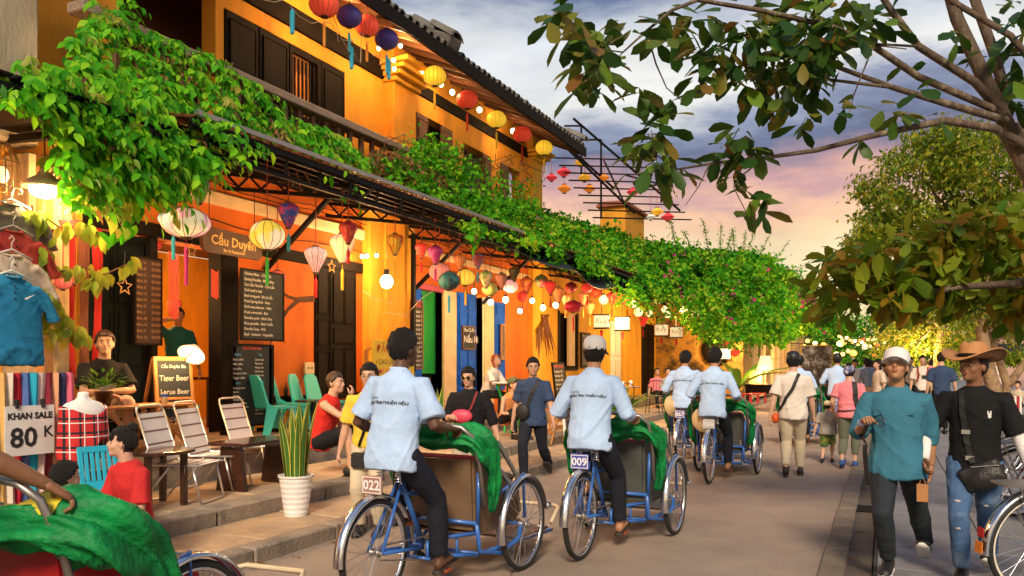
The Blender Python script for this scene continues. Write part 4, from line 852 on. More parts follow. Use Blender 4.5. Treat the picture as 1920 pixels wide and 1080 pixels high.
def driver(label, cy, H=1.66, sk='tan', head=(0, 0), hair='short', lean=.17, hR=None, hL=None, vox=.012, slv='long', side=0, build=1.0, group='cyclo drivers in pale blue shirts', text_size=.0265, back=None, twist=0, pelz=.965):
    t = cy.t; M = Matrix.Translation(t.location) @ t.rotation_euler.to_matrix().to_4x4()
    p0 = M @ V((0, -1.03, 0)); rz = t.rotation_euler.z
    L = lambda v: V(v) - V((0, -1.03, 0))
    r = person(label, p0, rz, H, pel=(0, -.03, pelz), lean=lean, side=side, twist=twist, hR=L(hR or (.27, -.78, 1.10)), hL=L(hL or (-.27, -.78, 1.10)), fR=L(cy.pdR + V((0, -.05, .095))), fL=L(cy.pdL + V((0, -.05, .095))), eR=(.55, -.5, -1), eL=(-.55, -.5, -1), kR=(.35, 1, .5), kL=(-.35, 1, .5),
               head=head, sk=sk, top=C_drv, slv=slv, bot=C_navy, hair=hair, shoes='sandal', vox=vox, group=group, untuck=.13, hem=1.04, build=build, curl=(.9, .9), palmR=(0, .3, -1), palmL=(0, .3, -1), collar=True, toeR=-.25, toeL=-.1)
    r.trousers['label'] = 'black trousers'
    if text_size:
        o = r.S(.30, .0, -.1); print_on(r, 'MUÔN TÌNH THUẬN HẬU', text_size, M_dark, o + r.X * -.012 * r.s, r.X, r.u, -r.fw, bold=.0012)
        print_on(r, 'Hội An', text_size * .9, M_dark, o - r.X * .10 + r.u * .032, r.X, r.u, -r.fw, shear=.4)
    return r
# ================================================================ CYCLOS AND DRIVERS
def head_to(x0, y0, x1, y1): return math.atan2(-(x1 - x0), y1 - y0)
M_pl22 = mat('plate_red', (.42, .20, .13), .5)
c22 = cyclo('blue cyclo numbered 022 with brown board and green folded hood', (-2.85, 5.45, 0), -.05, '022', M_pl22, tub=M_tub, hood_h=1.04)
c09 = cyclo('blue cyclo numbered 009 with springs under its black saddle', (-2.12, 7.15, 0), -.03, '009')
c88 = cyclo('blue cyclo numbered 088 with straw hat hanging by its saddle', (-2.03, 11.6, 0), -.01, '088', mat('plate_cream', (.55, .50, .48), .5))
c67 = cyclo('blue cyclo numbered 067 ridden on the left of cyclo 088', (-2.86, 13.5, 0), -.0, '067', mat('plate_purple', (.16, .12, .40), .5))
d22 = driver('cyclo driver in pale blue short sleeved shirt on cyclo 022 with bare dark head', c22, 1.70, 'dark', (-.30, .05), 'short', lean=.14, slv='short', build=1.05, vox=.011, text_size=.0265, hL=(-.30, -.80, 1.06))
d09 = driver('driver in pale blue shirt and white cap riding cyclo 009', c09, 1.68, 'tan', (.12, .10), 'short', lean=.16, vox=.011, build=1.05, slv='roll')
cap(d09, M_cloth_w, low=-.0)
MB().ell((0, -.098, .045), .022, .012, .012, 10, 6, d09.HM).build('cap_opening', M_hair, d09.t)
d88 = driver('black haired driver in pale blue shirt riding cyclo 088', c88, 1.70, 'tan', (-.25, .15), 'short', lean=.22, slv='roll')
d67 = driver('black haired driver in pale blue shirt riding cyclo 067, left of cyclo 088', c67, 1.70, 'tan', (-.2, .25), 'short', lean=.20, slv='roll')
M_straw = mat('straw_hat', (.62, .42, .20), .7, bump=.3, bs=60)
def conhat(label, p, rot):
    b = MB().lathe([(.17, 0), (.172, .006), (.10, .012), (.085, .085), (.05, .10), (.004, .104)], 20); o = b.build('straw_hat', M_straw, smooth=True); o.location = p; o.rotation_euler = rot; tag(o, label, 'hat')
conhat('pale straw hat hanging beside the saddle of cyclo 088', (-2.16, 10.62, .80), (1.25, .5, .4))
conhat('small straw hat hanging under the shirt of the cyclo 067 driver', (-3.02, 12.42, .88), (1.35, .3, .9))
# the nearest cyclo, cut off by the left edge, with its passenger hood patched in yellow
c31 = cyclo('nearest cyclo at the lower left with yellow patched green hood and red seat', (-3.12, 2.52, 0), .04, '031', M_pl22, tub=M_redv, hood_h=.93, fwd=True)
hb = bvh_of([c for c in c31.t.children if c.name.startswith('hood') and 'hinge' not in c.name][0]); My = mat('yellow_cloth', (.75, .58, .03), .6)
for (x, y, w_, h_) in ((-.30, -.60, .10, .05), (-.10, -.62, .14, .035), (.10, -.58, .12, .04), (-.22, -.50, .12, .04), (.24, -.60, .12, .035), (.02, -.50, .13, .035), (.36, -.42, .08, .05)):
    vs = []
    for i in range(7):
        for j in range(4):
            l = hb.ray_cast(V((x + (i / 6 - .5) * w_ * 2, y + (j / 3 - .5) * h_ * 2, 2)), V((0, 0, -1)), 2); vs.append(l[0] + V((0, 0, .005)) if l[0] is not None else V((x, y, .9)))
    MB().add(vs, [(i * 4 + j, i * 4 + j + 1, i * 4 + j + 5, i * 4 + j + 4) for i in range(6) for j in range(3)]).build('yellow_patch', My, c31.t, smooth=True)
d31 = driver('driver reaching a bare brown arm over the nearest green hood', c31, 1.68, 'brown', (0, 0), 'short', lean=.1, slv='short', vox=.013, text_size=0, hR=(.37, -.62, 1.08))
# ================================================================ PEDESTRIANS AND GUESTS
def face(fx, fy): return math.atan2(-fx, fy)
C_teal = cloth('teal_shirt', (.045, .175, .255)); C_tee = cloth('black_tee', (.010, .010, .011)); C_wht = cloth('off_white_tee', (.74, .66, .58)); C_sky = cloth('far_blue_shirt', (.32, .45, .75))
C_jean = mat('blue_denim', (.06, .13, .27), .85, var=.3, vs=9, bump=.3, bs=120, col2=(.24, .30, .36), c2=(.52, .72)); C_beig = cloth('beige_trouser', (.62, .52, .36)); C_olive = cloth('olive_trouser', (.13, .14, .10))
C_pink = cloth('pink_tee', (.80, .24, .28)); C_stripe = mat('navy_striped_tee', (.025, .05, .12), .85, var=.35, vs=14, stretch=(.4, .4, 14), bump=.2); C_yelt = cloth('yellow_tee', (.80, .55, .06)); C_redt = cloth('red_tank', (.62, .03, .02)); C_redw = cloth('red_blouse', (.55, .03, .03)); C_gry = cloth('grey_tee', (.36, .33, .28)); C_dpnt = mat('dark_denim', (.012, .018, .027), .85, var=.3, vs=8, bump=.3, bs=100); C_scr = cloth('teal_dress', (.015, .11, .11)); C_orng = cloth('orange_top', (.62, .24, .08)); C_pat = mat('patterned_shorts', (.03, .16, .05), .85, var=.8, vs=22, col2=(.30, .30, .05), c2=(.45, .55))
M_str = mat('dark_strap', (.012, .012, .012), .6); M_gold = mat('brass', (.6, .42, .15), .35, metal=.9); M_lens = mat('dark_lens', (.02, .012, .01), .1); M_hat = mat('tan_hat', (.46, .21, .075), .75, var=.12, bump=.25, bs=90)
W_ = lambda s, a: dict(fR=V((.09, a * .30, .085 + (.05 if a < 0 else 0))) * s, fL=V((-.09, -a * .30, .085 + (.05 if a > 0 else 0))) * s, toeR=-.5 if a < 0 else .12, toeL=-.5 if a > 0 else .12)
# --- man in teal shirt and white cap
p_ = PG(1682, 1080, .055)
tm_ = person('man in teal shirt and white cap holding sunglasses to his chest', p_, face(-.15, -1), 1.56, pel=(0, .0, .835), lean=.03, head=(.05, -.32), sk='tan', top=C_teal, slv='roll', bot=C_dpnt, hair='short', shoes=(M_shoe, M_white), vox=.009, build=1.10, collar=True,
             hR=(.17, .25, 1.08), hL=(-.20, -.10, .76), eR=(.45, -.7, -1), eL=(-.2, -1, -.2), fR=(.06, -.02, .10), fL=(-.13, -.42, .16), toeL=-.55, toeR=.05, curl=(1.05, .5), palmR=(-.4, .2, -.8), untuck=.16, hem=1.13, group='men strolling on the riverside pavement')
cap(tm_, M_cloth_w); MB().ell((0, .098, .085), .012, .005, .012, 8, 6, tm_.HM).build('cap_badge', mat('badge_brown', (.35, .10, .04)), tm_.t)
b = MB()
for k in range(6): h = -.10 + k * .105; p = tm_.S(h, 0, .135); l = bvh_of(tm_.shirt).find_nearest(p); b.ell(l[0], .007, .004, .007, 8, 5)
b.build('buttons', C_teal, tm_.t); 
q0 = bvh_of(tm_.shirt); pk = MB()
for sx in (-1, 1):
    l = q0.find_nearest(tm_.S(.30, .085 * sx, .14)); pk.bar(l[0] + tm_.X * -.05 + V((0, 0, .03)), l[0] + tm_.X * .05 + V((0, 0, .02)), .006, .012)
pk.build('pocket_flaps', C_teal, tm_.t)
sg = T('sunglasses', 'black folded sunglasses held in the fist of the teal shirted man', 'sunglasses', p_, face(-.15, -1)); h = tm_.hR
b = MB(); 
for k in (0, 1): b.tube([h + V((-.05 - k * .06 + .026 * cos(a), .06, .0 + .022 * sin(a))) for a in np.linspace(0, 6.28, 11)[:-1]], .004, 6, closed=True)
b.tube([h + V((-.02, .05, .02)), h + V((.03, .02, .0))], .004, 6); b.tube([h + V((-.13, .05, .02)), h + V((-.10, .0, .06))], .004, 6); b.build('frame', M_black, sg)
strap(tm_, [h + V((-.02, .03, -.02)), h + V((-.015, .05, -.2)), h + V((-.03, .04, -.42))], M_str, .035, 'strap')
MB().lathe([(.034, -.02), (.037, 0), (.034, .02)], 14, M=Matrix.Translation(lerp(tm_.hR, tm_.elR, .12))).build('wristband', mat('band', (.5, .5, .7)), tm_.t, smooth=True)
# --- man in straw cowboy hat
p_ = PG(1828, 1090, .055)
hm_ = person('man in tan cowboy hat, black tee and white arm sleeves', p_, face(-.18, -1), 1.57, pel=(0, 0, .84), lean=.05, head=(-.45, -.10), sk='brown', top=C_tee, bot=C_jean, hair='short', shoes=(M_shoe, M_white), vox=.009, build=1.02,
             hR=(.28, .18, .82), hL=(-.34, .05, .72), eR=(.7, -.8, .1), eL=(-.9, -.5, .1), fR=(.07, .08, .09), fL=(-.06, -.30, .13), toeL=-.4, curl=(.8, 1.0), untuck=.12, hem=1.04, slvlen=.9, group='men strolling on the riverside pavement')
HM = hm_.HM; b = MB(); n = 28
pr = [(.205, .0), (.20, .012), (.15, .004), (.098, .004), (.096, .05), (.088, .10), (.070, .125), (.03, .122), (.003, .115)]
vs = []
for (r_, z) in pr:
    for j in range(n):
        a = 2 * PI * j / n; x = r_ * cos(a) * .98; y = r_ * sin(a) * 1.12; up_ = .075 * max(0, (r_ - .10) / .105) ** 1.4 * abs(cos(a)) ** 2 - .035 * max(0, (r_ - .1) / .105) * max(0, sin(a)) ** 2
        if z > .09: up_ -= .018 * max(0, 1 - abs(x) / .03)
        vs.append(HM @ V((x, y - .008, z + up_ + .062)))
b.add(vs, [(i * n + j, i * n + (j + 1) % n, (i + 1) * n + (j + 1) % n, (i + 1) * n + j) for i in range(len(pr) - 1) for j in range(n)])
ho = b.build('cowboy_hat', M_hat, hm_.t, smooth=True); q = ho.modifiers.new('t', 'SOLIDIFY'); q.thickness = .006
MB().lathe([(.100, .068), (.102, .071), (.100, .092), (.097, .094)], 24, M=HM @ Matrix.Diagonal((.98, 1.12, 1, 1))).build('hat_band', M_dwood, ho, smooth=True)
M_slv = cloth('white_sleeve', (.78, .74, .72))
for (sh, el, ha) in ((hm_.shR, hm_.elR, hm_.hR), (hm_.shL, hm_.elL, hm_.hL)): MB().tube([lerp(sh, el, .6), lerp(sh, el, .85), el, lerp(el, ha, .3), lerp(el, ha, .75), lerp(el, ha, .98)], [.047, .046, .045, .043, .034, .030], 12).build('arm_sleeve', M_slv, hm_.t, smooth=True)
st_ = strap(hm_, [hm_.S(.48, .06, .05), hm_.S(.36, .07, .14), hm_.S(.10, .035, .15), hm_.S(-.02, .0, .16)], M_str, .035, 'bag_strap')
bg = T('shoulder_bag', 'black leather shoulder bag at the hip of the man in cowboy hat', 'bag', p_, face(-.18, -1)); c = hm_.S(-.10, -.06, .17)
q_ = MB().cbox(-.13, .13, -.03, .03, -.085, .085, .03, Matrix.Translation(c) @ Matrix.Rotation(.45, 4, 'Y')).ell((0, .01, -.02), .12, .05, .08, 12, 8, Matrix.Translation(c) @ Matrix.Rotation(.45, 4, 'Y')); link('bag_body', remesh(q_, .01, 5, 'bag_body', .006, 3), M_leath, bg)
MB().bar(c + V((-.10, .040, .08)), c + V((.06, .040, .055)), .008, .006).build('zip', M_chrome, bg)
b = MB()
for f in (.1, -.12 + .0): l = bvh_of(hm_.shirt).find_nearest(hm_.S(.20 if f > 0 else .02, .05 if f > 0 else .02, .15)); b.box(l[0].x - .026, l[0].x + .026, l[0].y + .008, l[0].y + .014, l[0].z - .014, l[0].z + .014)
b.build('buckle', M_chrome, bg)
l = bvh_of(hm_.shirt).find_nearest(hm_.S(.33, -.11, .14)); MB().ell(l[0], .013, .005, .010).ell(l[0] + V((-.008, 0, .015)), .005, .004, .012).ell(l[0] + V((.008, 0, .015)), .005, .004, .012).ell(l[0] + V((0, 0, -.014)), .012, .005, .010).build('chest_emblem', M_white, hm_.t)
b = MB().tube([hm_.hL + V((-.01, .03, -.07)), hm_.hL + V((-.01, .035, -.12))], [.03, .028], 12); bo = tag(b.build('water_bottle', mat('clear_plastic', (.55, .62, .85), .15), None, smooth=True), 'clear plastic bottle in the hand of the man in cowboy hat', 'bottle'); bo.location = p_; bo.rotation_euler = (0, 0, face(-.18, -1))
pb = T('paper_bag', 'small tan paper bag dangling from the fingers of the man in cowboy hat', 'bag', p_, face(-.18, -1)); h = hm_.hR + V((.01, .03, -.16))
MB().cbox(-.035, .035, -.02, .02, -.12, -.0, .004, Matrix.Translation(h)).build('bag_body', M_hat, pb); MB().tube([h + V((-.02, 0, 0)), h + V((0, 0, .06)), h + V((.02, 0, 0))], .003, 5).build('handle', M_hat, pb)
for (kx, kz, w2) in ((hm_.knR, .12, .05), (hm_.knR, -.10, .04), (hm_.knL, .10, .04)):
    l = bvh_of(hm_.trousers).find_nearest(kx + V((0, .1, kz))); MB().ell((0, 0, 0), w2 * .45, .006, .009, 7, 5, Matrix.Translation(l[0]) @ Matrix.Rotation(R.uniform(-.6, .6), 4, 'Y')).build('torn_patch', mat('torn_white', (.40, .38, .36), var=.8, vs=30), hm_.t)
# --- walkers seen from behind
p_ = PG(1487, 893); wm = person('man in white tee with black cap walking away', p_, .08, 1.68, lean=.02, sk='fair', top=C_wht, bot=C_beig, shoes=(M_sand, M_sand), vox=.012, build=1.08, untuck=.13, hem=1.05, **W_(1, .6), hR=(.27, .10, .80), hL=(-.30, -.08, .80), pel=(0, 0, .91), eR=(.6, -1, .1), eL=(-.6, -1, .1))
cap(wm, M_black); strap(wm, [wm.S(.49, .07, -.06), wm.S(.30, .0, -.16), wm.S(.08, -.15, -.13), wm.S(-.04, -.17, 0)], M_str, .045)
po = T('pouch', 'small orange pouch at the hip of the man in white tee', 'pouch', p_, .08); MB().ell(wm.S(-.12, -.235, .02), .05, .06, .075, 12, 8).build('pouch_body', mat('orange_nylon', (.70, .10, .01), .5), po, smooth=True)
p_ = PG(1551, 868); ch_ = person('small child in grey tee, patterned shorts and cream cap', p_, -.1, .98, sk='pale', top=C_gry, bot=C_pat, leg='short', shoes=M_shoe, vox=.010, build=1.18, untuck=.10, hem=1.1, hR=(.19, .10, .52), hL=(-.19, -.05, .44), pel=(0, 0, .50), fR=(.05, .14, .05), fL=(-.06, -.10, .07), toeL=-.4)
cap(ch_, mat('cream_cap', (.70, .58, .36), .8))
p_ = PG(1592, 877); pw = person('woman in pink tee with patterned headscarf walking beside the child', p_, -.05, 1.52, fem=True, sk='fair', top=C_pink, bot=C_olive, leg='crop', shoes=(mat('blue_shoe', (.03, .10, .32)), M_shoe), vox=.011, build=1.12, untuck=.09, hem=1.05, hL=(-.22, .15, .80), hR=(.24, .05, .74), pel=(0, 0, .82), fR=(.07, .10, .08), fL=(-.08, -.20, .12), toeL=-.4, slvlen=.6, hair='bun')
MB().ell((0, -.02, .05), .093, .108, .10, 18, 12, pw.HM).ell((-.04, -.12, .02), .05, .05, .06, 12, 8, pw.HM).build('headscarf', mat('scarf', (.10, .11, .22), .8, var=.6, vs=30, col2=(.45, .40, .45), c2=(.5, .6)), pw.t, smooth=True)
strap(pw, [pw.S(.49, .07, -.04), pw.S(.25, .12, -.14), pw.S(.0, .17, -.08)], M_str, .07, 'bag_strap'); strap(pw, [pw.S(.02, -.17, .0), pw.S(.03, -.05, -.15), pw.S(.05, .12, -.13)], M_str, .02, 'belt_strap')
bb = T('handbag', 'black soft handbag at the side of the woman in pink tee', 'bag', p_, -.05); MB().ell(pw.S(-.14, .24, .0), .06, .12, .16, 12, 8).build('bag_body', M_leath, bb, smooth=True)
# --- people between the cyclos and the tables
p_ = PG(1000, 902); nm = person('man in navy striped tee and glasses striding along the kerb', p_, face(.1, -1), 1.62, sk='fair', top=C_stripe, bot=C_navy, shoes=M_shoe, vox=.011, build=1.05, hR=(.30, -.02, .74), hL=(-.32, .10, .72), head=(.35, 0), pel=(0, 0, .86), fR=(.07, .18, .085), fL=(-.10, -.40, .17), toeL=-.6, untuck=.14, hem=1.06)
glasses(nm, M_gold); strap(nm, [nm.S(.47, -.09, .05), nm.S(.3, -.02, .15), nm.S(.12, .06, .15)], M_str, .05); MB().ell(nm.S(.06, .10, .16), .10, .045, .11, 12, 8).build('sling_bag', M_str, nm.t, smooth=True)
p_ = PD(880, 900, 8.7); p_.z = 0; wo = person('woman in black top and sunglasses with a pink bag', p_, face(.25, -1), 1.5, fem=True, sk='pale', top=C_blk, slv='roll', bot=cloth('grey_trouser', (.40, .33, .27)), shoes=M_shoe, vox=.011, build=1.28, hair='bob', hR=(.14, .24, .98), hL=(-.33, .02, .72), head=(-.1, .05), pel=(0, 0, .80), curl=(.8, .5), untuck=.16, hem=1.08)
glasses(wo, M_gold, M_lens, .024); MB().ell(wo.S(.20, .05, .18), .12, .05, .075, 14, 8, None).build('pink_bag', mat('pink_leather', (.72, .06, .12), .5), wo.t, smooth=True); strap(wo, [wo.S(.47, -.10, .04), wo.S(.3, -.06, .16), wo.S(.22, .0, .16)], mat('red_strap', (.25, .02, .02)), .02)
p_ = PD(694, 900, 7.2); p_.z = 0; ym = person('man in yellow tee and glasses behind the driver of cyclo 022', p_, face(.35, -1), 1.53, sk='fair', top=C_yelt, bot=C_beig, shoes=M_shoe, vox=.012, hR=(.30, .04, .62), hL=(-.3, .1, .7), pel=(0, 0, .82), untuck=.04, build=1.05)
glasses(ym, M_gold); strap(ym, [ym.S(.47, -.08, .02), ym.S(.2, .0, .15), ym.S(-.02, .08, .15)], M_dwood, .025); MB().cbox(-.07, .07, -.03, .03, -.08, .06, .03, Matrix.Translation(ym.S(-.14, .06, .18))).build('leather_bag', M_leath, ym.t)
SIT = lambda h, w=.11, f=.42: dict(pel=(0, 0, h), fR=(w, f, .085), fL=(-w, f, .085), kR=(.1, 1, 1), kL=(-.1, 1, 1))
# --- seated guests
rm = person('seated man in red tank top leaning his chin on his hand', (-5.9, 7.42, .262), face(1, .25), 1.72, sk='fair', top=C_redt, slv='none', bot=C_blk, leg='short', hair='crop', haircol=mat('brown_hair', (.05, .025, .012), .5, bump=.5), shoes=M_shoe, vox=.012, **SIT(.40), lean=.28, head=(-.12, -.05), hR=(.12, .42, .90), hL=(-.12, .40, .50), eR=(.5, 0, -1), curl=(.6, .5), palmR=(0, -1, .2))
bm2 = person('seated man in black tee with folded arms at the wooden table', (-7.45, 5.78, .62), face(1, -.42), 1.76, sk='fair', top=cloth('dark_print_tee', (.014, .015, .015)), bot=C_beig, leg='short', hair='short', haircol=mat('brown_hair', (1, 1, 1)), shoes=M_shoe, vox=.011, **SIT(.44, .14, .40), lean=.20, head=(-.25, -.12), hR=(.02, .40, .60), hL=(.0, .38, .64), eR=(1, -.1, -.5), eL=(-1, -.1, -.5), curl=(.9, .9))
me_ = MB(); 
l = bvh_of(bm2.shirt)
for i in range(9):
    for j in range(9):
        q = bm2.S(.05 + i * .03, -.10 + j * .025, .3); h = l.ray_cast(q, -bm2.fw, .6); me_.v.append(tuple(h[0] + bm2.fw * .004 if h[0] is not None else q))
me_.f = [(i * 9 + j, i * 9 + j + 1, i * 9 + 10 + j, i * 9 + 9 + j) for i in range(8) for j in range(8)]; me_.build('shirt_print', mat('grey_print', (.32, .30, .30), .8, var=.5, vs=10, col2=(.30, .03, .03), c2=(.52, .6)), bm2.t)
tw_ = person('standing person in teal dress holding a hand to the forehead inside the doorway', PX(333, 700, -8.75) * 1, face(1, -.6), 1.62, fem=True, sk='tan', top=C_scr, bot=C_scr, shoes=M_shoe, vox=.014, hair='short', hR=(.10, .18, 1.52), hL=(-.30, .06, .72), eR=(1, .3, .2), head=(-.1, 0), untuck=.45, hem=1.15, build=1.05, palmR=(0, -1, 0)); tw_.t.location.z = .62
rw_ = person('woman in red blouse with black hair tied back sitting low by the kerb', (-4.82, 4.02, .12), face(-.15, -1), 1.5, fem=True, sk='pale', top=C_redw, bot=C_blk, hair='bun', shoes=M_shoe, vox=.010, **SIT(.27, .12, .36), lean=.15, head=(-.62, -.12), hR=(.12, .30, .42), hL=(-.12, .30, .42), build=1.08, curl=(.7, .7))
MB().ell((0, .075, .052), .062, .030, .040, 12, 8, rw_.HM).build('fringe', M_hair, rw_.t, smooth=True)
person('child with plain black hair seated behind the nearest green hood', (-4.70, 3.36, .12), face(.3, 1), 1.35, sk='fair', top=C_gry, bot=C_blk, hair='short', shoes=M_shoe, vox=.014, **SIT(.16, .1, .3))
gl_ = person('seated woman with red hair and glasses in white tee at the green bar table', PX(914, 700, -6.95) * 1, face(1, -.1), 1.6, fem=True, sk='fair', top=C_wht, bot=C_blk, hair='bob', haircol=mat('red_hair', (.30, .06, .02), .5, bump=.4), shoes=M_shoe, vox=.014, **SIT(.55), lean=.35, head=(-.2, -.4), hR=(.15, .50, .70), hL=(-.1, .46, .75)); gl_.t.location.z = .46; glasses(gl_, M_black)
og = person('guest in green cap and orange top bent over on a low seat', PX(948, 760, -6.0) * 1, face(.9, -.5), 1.6, fem=True, sk='fair', top=C_orng, slv='none', bot=C_blk, hair='short', shoes=M_shoe, vox=.014, **SIT(.33), lean=.42, head=(0, -.5), hR=(.12, .40, .45), hL=(-.12, .40, .45)); og.t.location.z = .262; cap(og, mat('green_cap', (.13, .15, .06), .8))
for (px, x, c, l, z) in ((1232, -6.2, C_pink, 'seated diner in pale pink shirt behind the potted palm', .262), (1252, -5.9, C_gry, 'seated diner with bowed black head behind the potted palm', .262)):
    o = person(l, PX(px, 720, x) * 1, face(.6, -1), 1.6, sk='fair', top=c, bot=C_blk, shoes=M_shoe, vox=.02, **SIT(.42), head=(0, -.4)); o.t.location.z = z
# --- far riders and walkers
c5 = cyclo('blue cyclo hidden behind the man in white tee', (-1.45, 16.6, 0), 0, '045'); driver('driver in pale blue shirt hidden behind the man in white tee', c5, 1.6, vox=.02, text_size=0)
c6 = cyclo('blue cyclo ahead of the woman in pink tee', (-.98, 20.3, 0), 0, '052'); d6 = driver('driver in pale blue shirt and dark cap above the woman in pink', c6, 1.74, vox=.018, text_size=0, build=1.1, head=(0, -.1)); cap(d6, M_navy if False else M_black)
c7 = cyclo('farthest blue cyclo in the middle of the crowd', (-.6, 31, 0), 0, '018'); driver('driver in pale blue shirt on the farthest cyclo', c7, 1.7, vox=.024, text_size=0)
C2 = lambda n, c: cloth('crowd_' + n, c)
far = [(1730, 20, C_wht, 'crop', 'young man in white tee with red backpack straps walking towards us', face(0, -1), 'fair', 1.68), (1765, 17, C_stripe, 'crop', 'broad man in plain navy tee walking away under the trees', .05, 'fair', 1.72), (1648, 18.5, C2('cream', (.62, .50, .38)), 'bob', 'woman in cream blouse looking down at her hands', face(-1, -.5), 'fair', 1.55), (1548, 22, C2('slate', (.12, .17, .24)), 'short', 'man in slate shirt sitting on a low seat by the yellow display', 1.4, 'tan', 1.6),
       (1870, 27, C_wht, 'short', 'passer-by in white shirt by the river trees', face(-1, 0), 'fair', 1.65), (1707, 26, C2('stone', (.50, .45, .38)), 'short', 'tourist in stone coloured shirt beneath the string lights', face(.3, -1), 'fair', 1.7)]
for (px, D, c, hr, lb, rz, sk_, H) in far:
    p_ = PD(px, 700, D); p_.z = .055 if p_.x > -.1 else 0; sit = 'sitting' in lb
    r = person(lb, p_, rz, H, sk=sk_, top=c, bot=R.choice([C_blk, C_dpnt, C_beig]), hair=hr, shoes=M_shoe, vox=.02, **(SIT(.38) if sit else W_(1, R.choice([-.7, .7]))))
    if 'backpack' in lb:
        for q in (-1, 1): strap(r, [r.S(.48, .10 * q, .02), r.S(.3, .10 * q, .14), r.S(.12, .15 * q, .10)], mat('red_strap', (.3, .02, .02)), .04)
        MB().cbox(-.05, .05, -.01, .01, -.04, .04, .005, Matrix.Translation(r.S(.25, -.03, .14))).build('shirt_print', M_black, r.t)
cols = [(.72, .68, .62), (.03, .03, .035), (.45, .04, .04), (.20, .28, .45), (.65, .50, .40), (.12, .12, .14), (.70, .25, .28), (.30, .32, .30), (.75, .72, .70), (.40, .18, .08)]
wd = ['white', 'black', 'red', 'blue', 'tan', 'charcoal', 'rose', 'grey', 'ivory', 'rust']
for i in range(26):
    D = 26 + (i % 13) * 2.6 + R.uniform(-.8, .8); px = 1600 + (i * 37 % 150) + R.uniform(-6, 6); k = i % 10; p_ = PD(px, 690, D); p_.z = .055 if p_.x > -.1 else 0; tow = i % 3 == 0
    person('distant %s in %s top %s in the crowd under the string lights' % (('stroller', 'walker', 'visitor')[i // 10], wd[k], 'coming closer' if tow else 'walking away'), p_, (face(R.uniform(-.4, .4), -1) if tow else R.uniform(-.4, .4)), R.uniform(1.5, 1.72), sk=R.choice(['fair', 'tan']), top=C2(wd[k], cols[k]), bot=R.choice([C_blk, C_dpnt, C_beig]), hair=R.choice(['short', 'bob']), shoes=M_shoe, vox=.03, group='crowd at the far end of the street', **W_(1, R.choice([-.8, .8, .4])))
sp = person('dark haired person sitting on the ground by a striped bag under the river trees', PD(1909, 760, 25), face(-.6, -1), 1.6, sk='fair', top=C_beig, bot=C_blk, shoes=M_shoe, vox=.022, **SIT(.22)); sp.t.location.z = .055
sb = T('striped_bag', 'red and white striped bag on the pavement by the river tree', 'bag', PD(1893, 765, 24)); sb.location.z = .055
for k in range(9): MB().cbox(-.30 + k * .066, -.30 + k * .066 + .064, -.16, .16, 0, .55, .02).build('stripe', mat('red_vinyl', (1, 1, 1)) if k % 2 else M_white, sb)
# ================================================================ FURNITURE AND SHOP GOODS
M_tan2 = mat('table_wood', (.40, .16, .05), .45, var=.3, vs=8, bump=.2, bs=60, stretch=(6, .8, 6)); M_dk = mat('dark_lacquer', (.045, .016, .010), .25, var=.2, coat=.4)
M_turq = mat('turquoise_plastic', (.06, .64, .58), .35, var=.06); M_cyan = mat('cyan_plastic', (.02, .40, .55), .35, var=.06)
M_board = mat('chalkboard', (.022, .030, .034), .8, var=.3, vs=8); M_chalk = mat('chalk', (.62, .62, .58), .9); M_chred = mat('chalk_red', (.6, .08, .06), .9); M_chblu = mat('chalk_blue', (.10, .45, .70), .9)
RF = (RX, 0, RX)     # text facing the street (+X)
def top_at(px, py, z): return PG(px, py, z)
# folding table with crossed legs
ft = T('folding_table', 'slatted wooden folding table with crossed legs on the terrace', 'table', (-7.0, 5.80, .62))
for k in range(6): MB().cbox(-.30 + k * .10, -.215 + k * .10, -.56, .56, .47, .495, .005).build('slat', M_tan2, ft)
MB().cbox(-.3, .3, -.5, -.45, .44, .468).build('batten', M_tan2, ft); MB().cbox(-.3, .3, .45, .5, .44, .468).build('batten', M_tan2, ft)
for x in (-.25, .25):
    for y in (-.28, .28): MB().bar((x, y - .22, .0), (x, y + .22, .455), .03, .045, c=.004).build('leg', M_tan2, ft); MB().bar((x + .035, y + .22, .0), (x + .035, y - .22, .455), .03, .045, c=.004).build('leg', M_tan2, ft)
for y in (-.5, .06): MB().bar((-.25, y, .05), (.29, y, .05), .025, .03).build('stretcher', M_tan2, ft)
cn = T('beer_can', 'blue and gold drink can standing on the wooden folding table', 'can', (-6.8, 6.02, 1.117)); MB().lathe([(.025, 0), (.032, .008), (.032, .10), (.026, .118), (.026, .12)], 16).build('can_body', mat('gold_can', (.62, .50, .25), .35, metal=.5), cn, smooth=True); MB().lathe([(.0325, .075), (.0325, .105)], 16).build('can_band', mat('can_blue', (.03, .06, .35), .4), cn)
def leafblade(b, base, d, up, L, w, fold=.12, droop=.0):
    d = V(d).normalized(); x = d.cross(V(up)).normalized(); n = x.cross(d); B = V(base)
    b.add([B, B + d * L * .45 + x * w / 2 + n * fold * w, B + d * L - n * droop * L, B + d * L * .45 - x * w / 2 + n * fold * w, B + d * L * .5 - n * droop * L * .2], [(0, 1, 4), (0, 4, 3), (4, 1, 2), (3, 4, 2)])
M_lgreen = leafmat('pot_leaf', [(.03, .14, .012), (.06, .24, .02), (.14, .34, .04), (.22, .36, .05)])
pp = T('potted_herb', 'small leafy potted herb with red berries on the wooden folding table', 'plant', (-6.95, 5.42, 1.117)); MB().lathe([(.06, 0), (.085, .13), (.09, .13), (.09, .15), (.08, .15)], 14).build('pot', M_dk, pp, smooth=True)
b = MB()
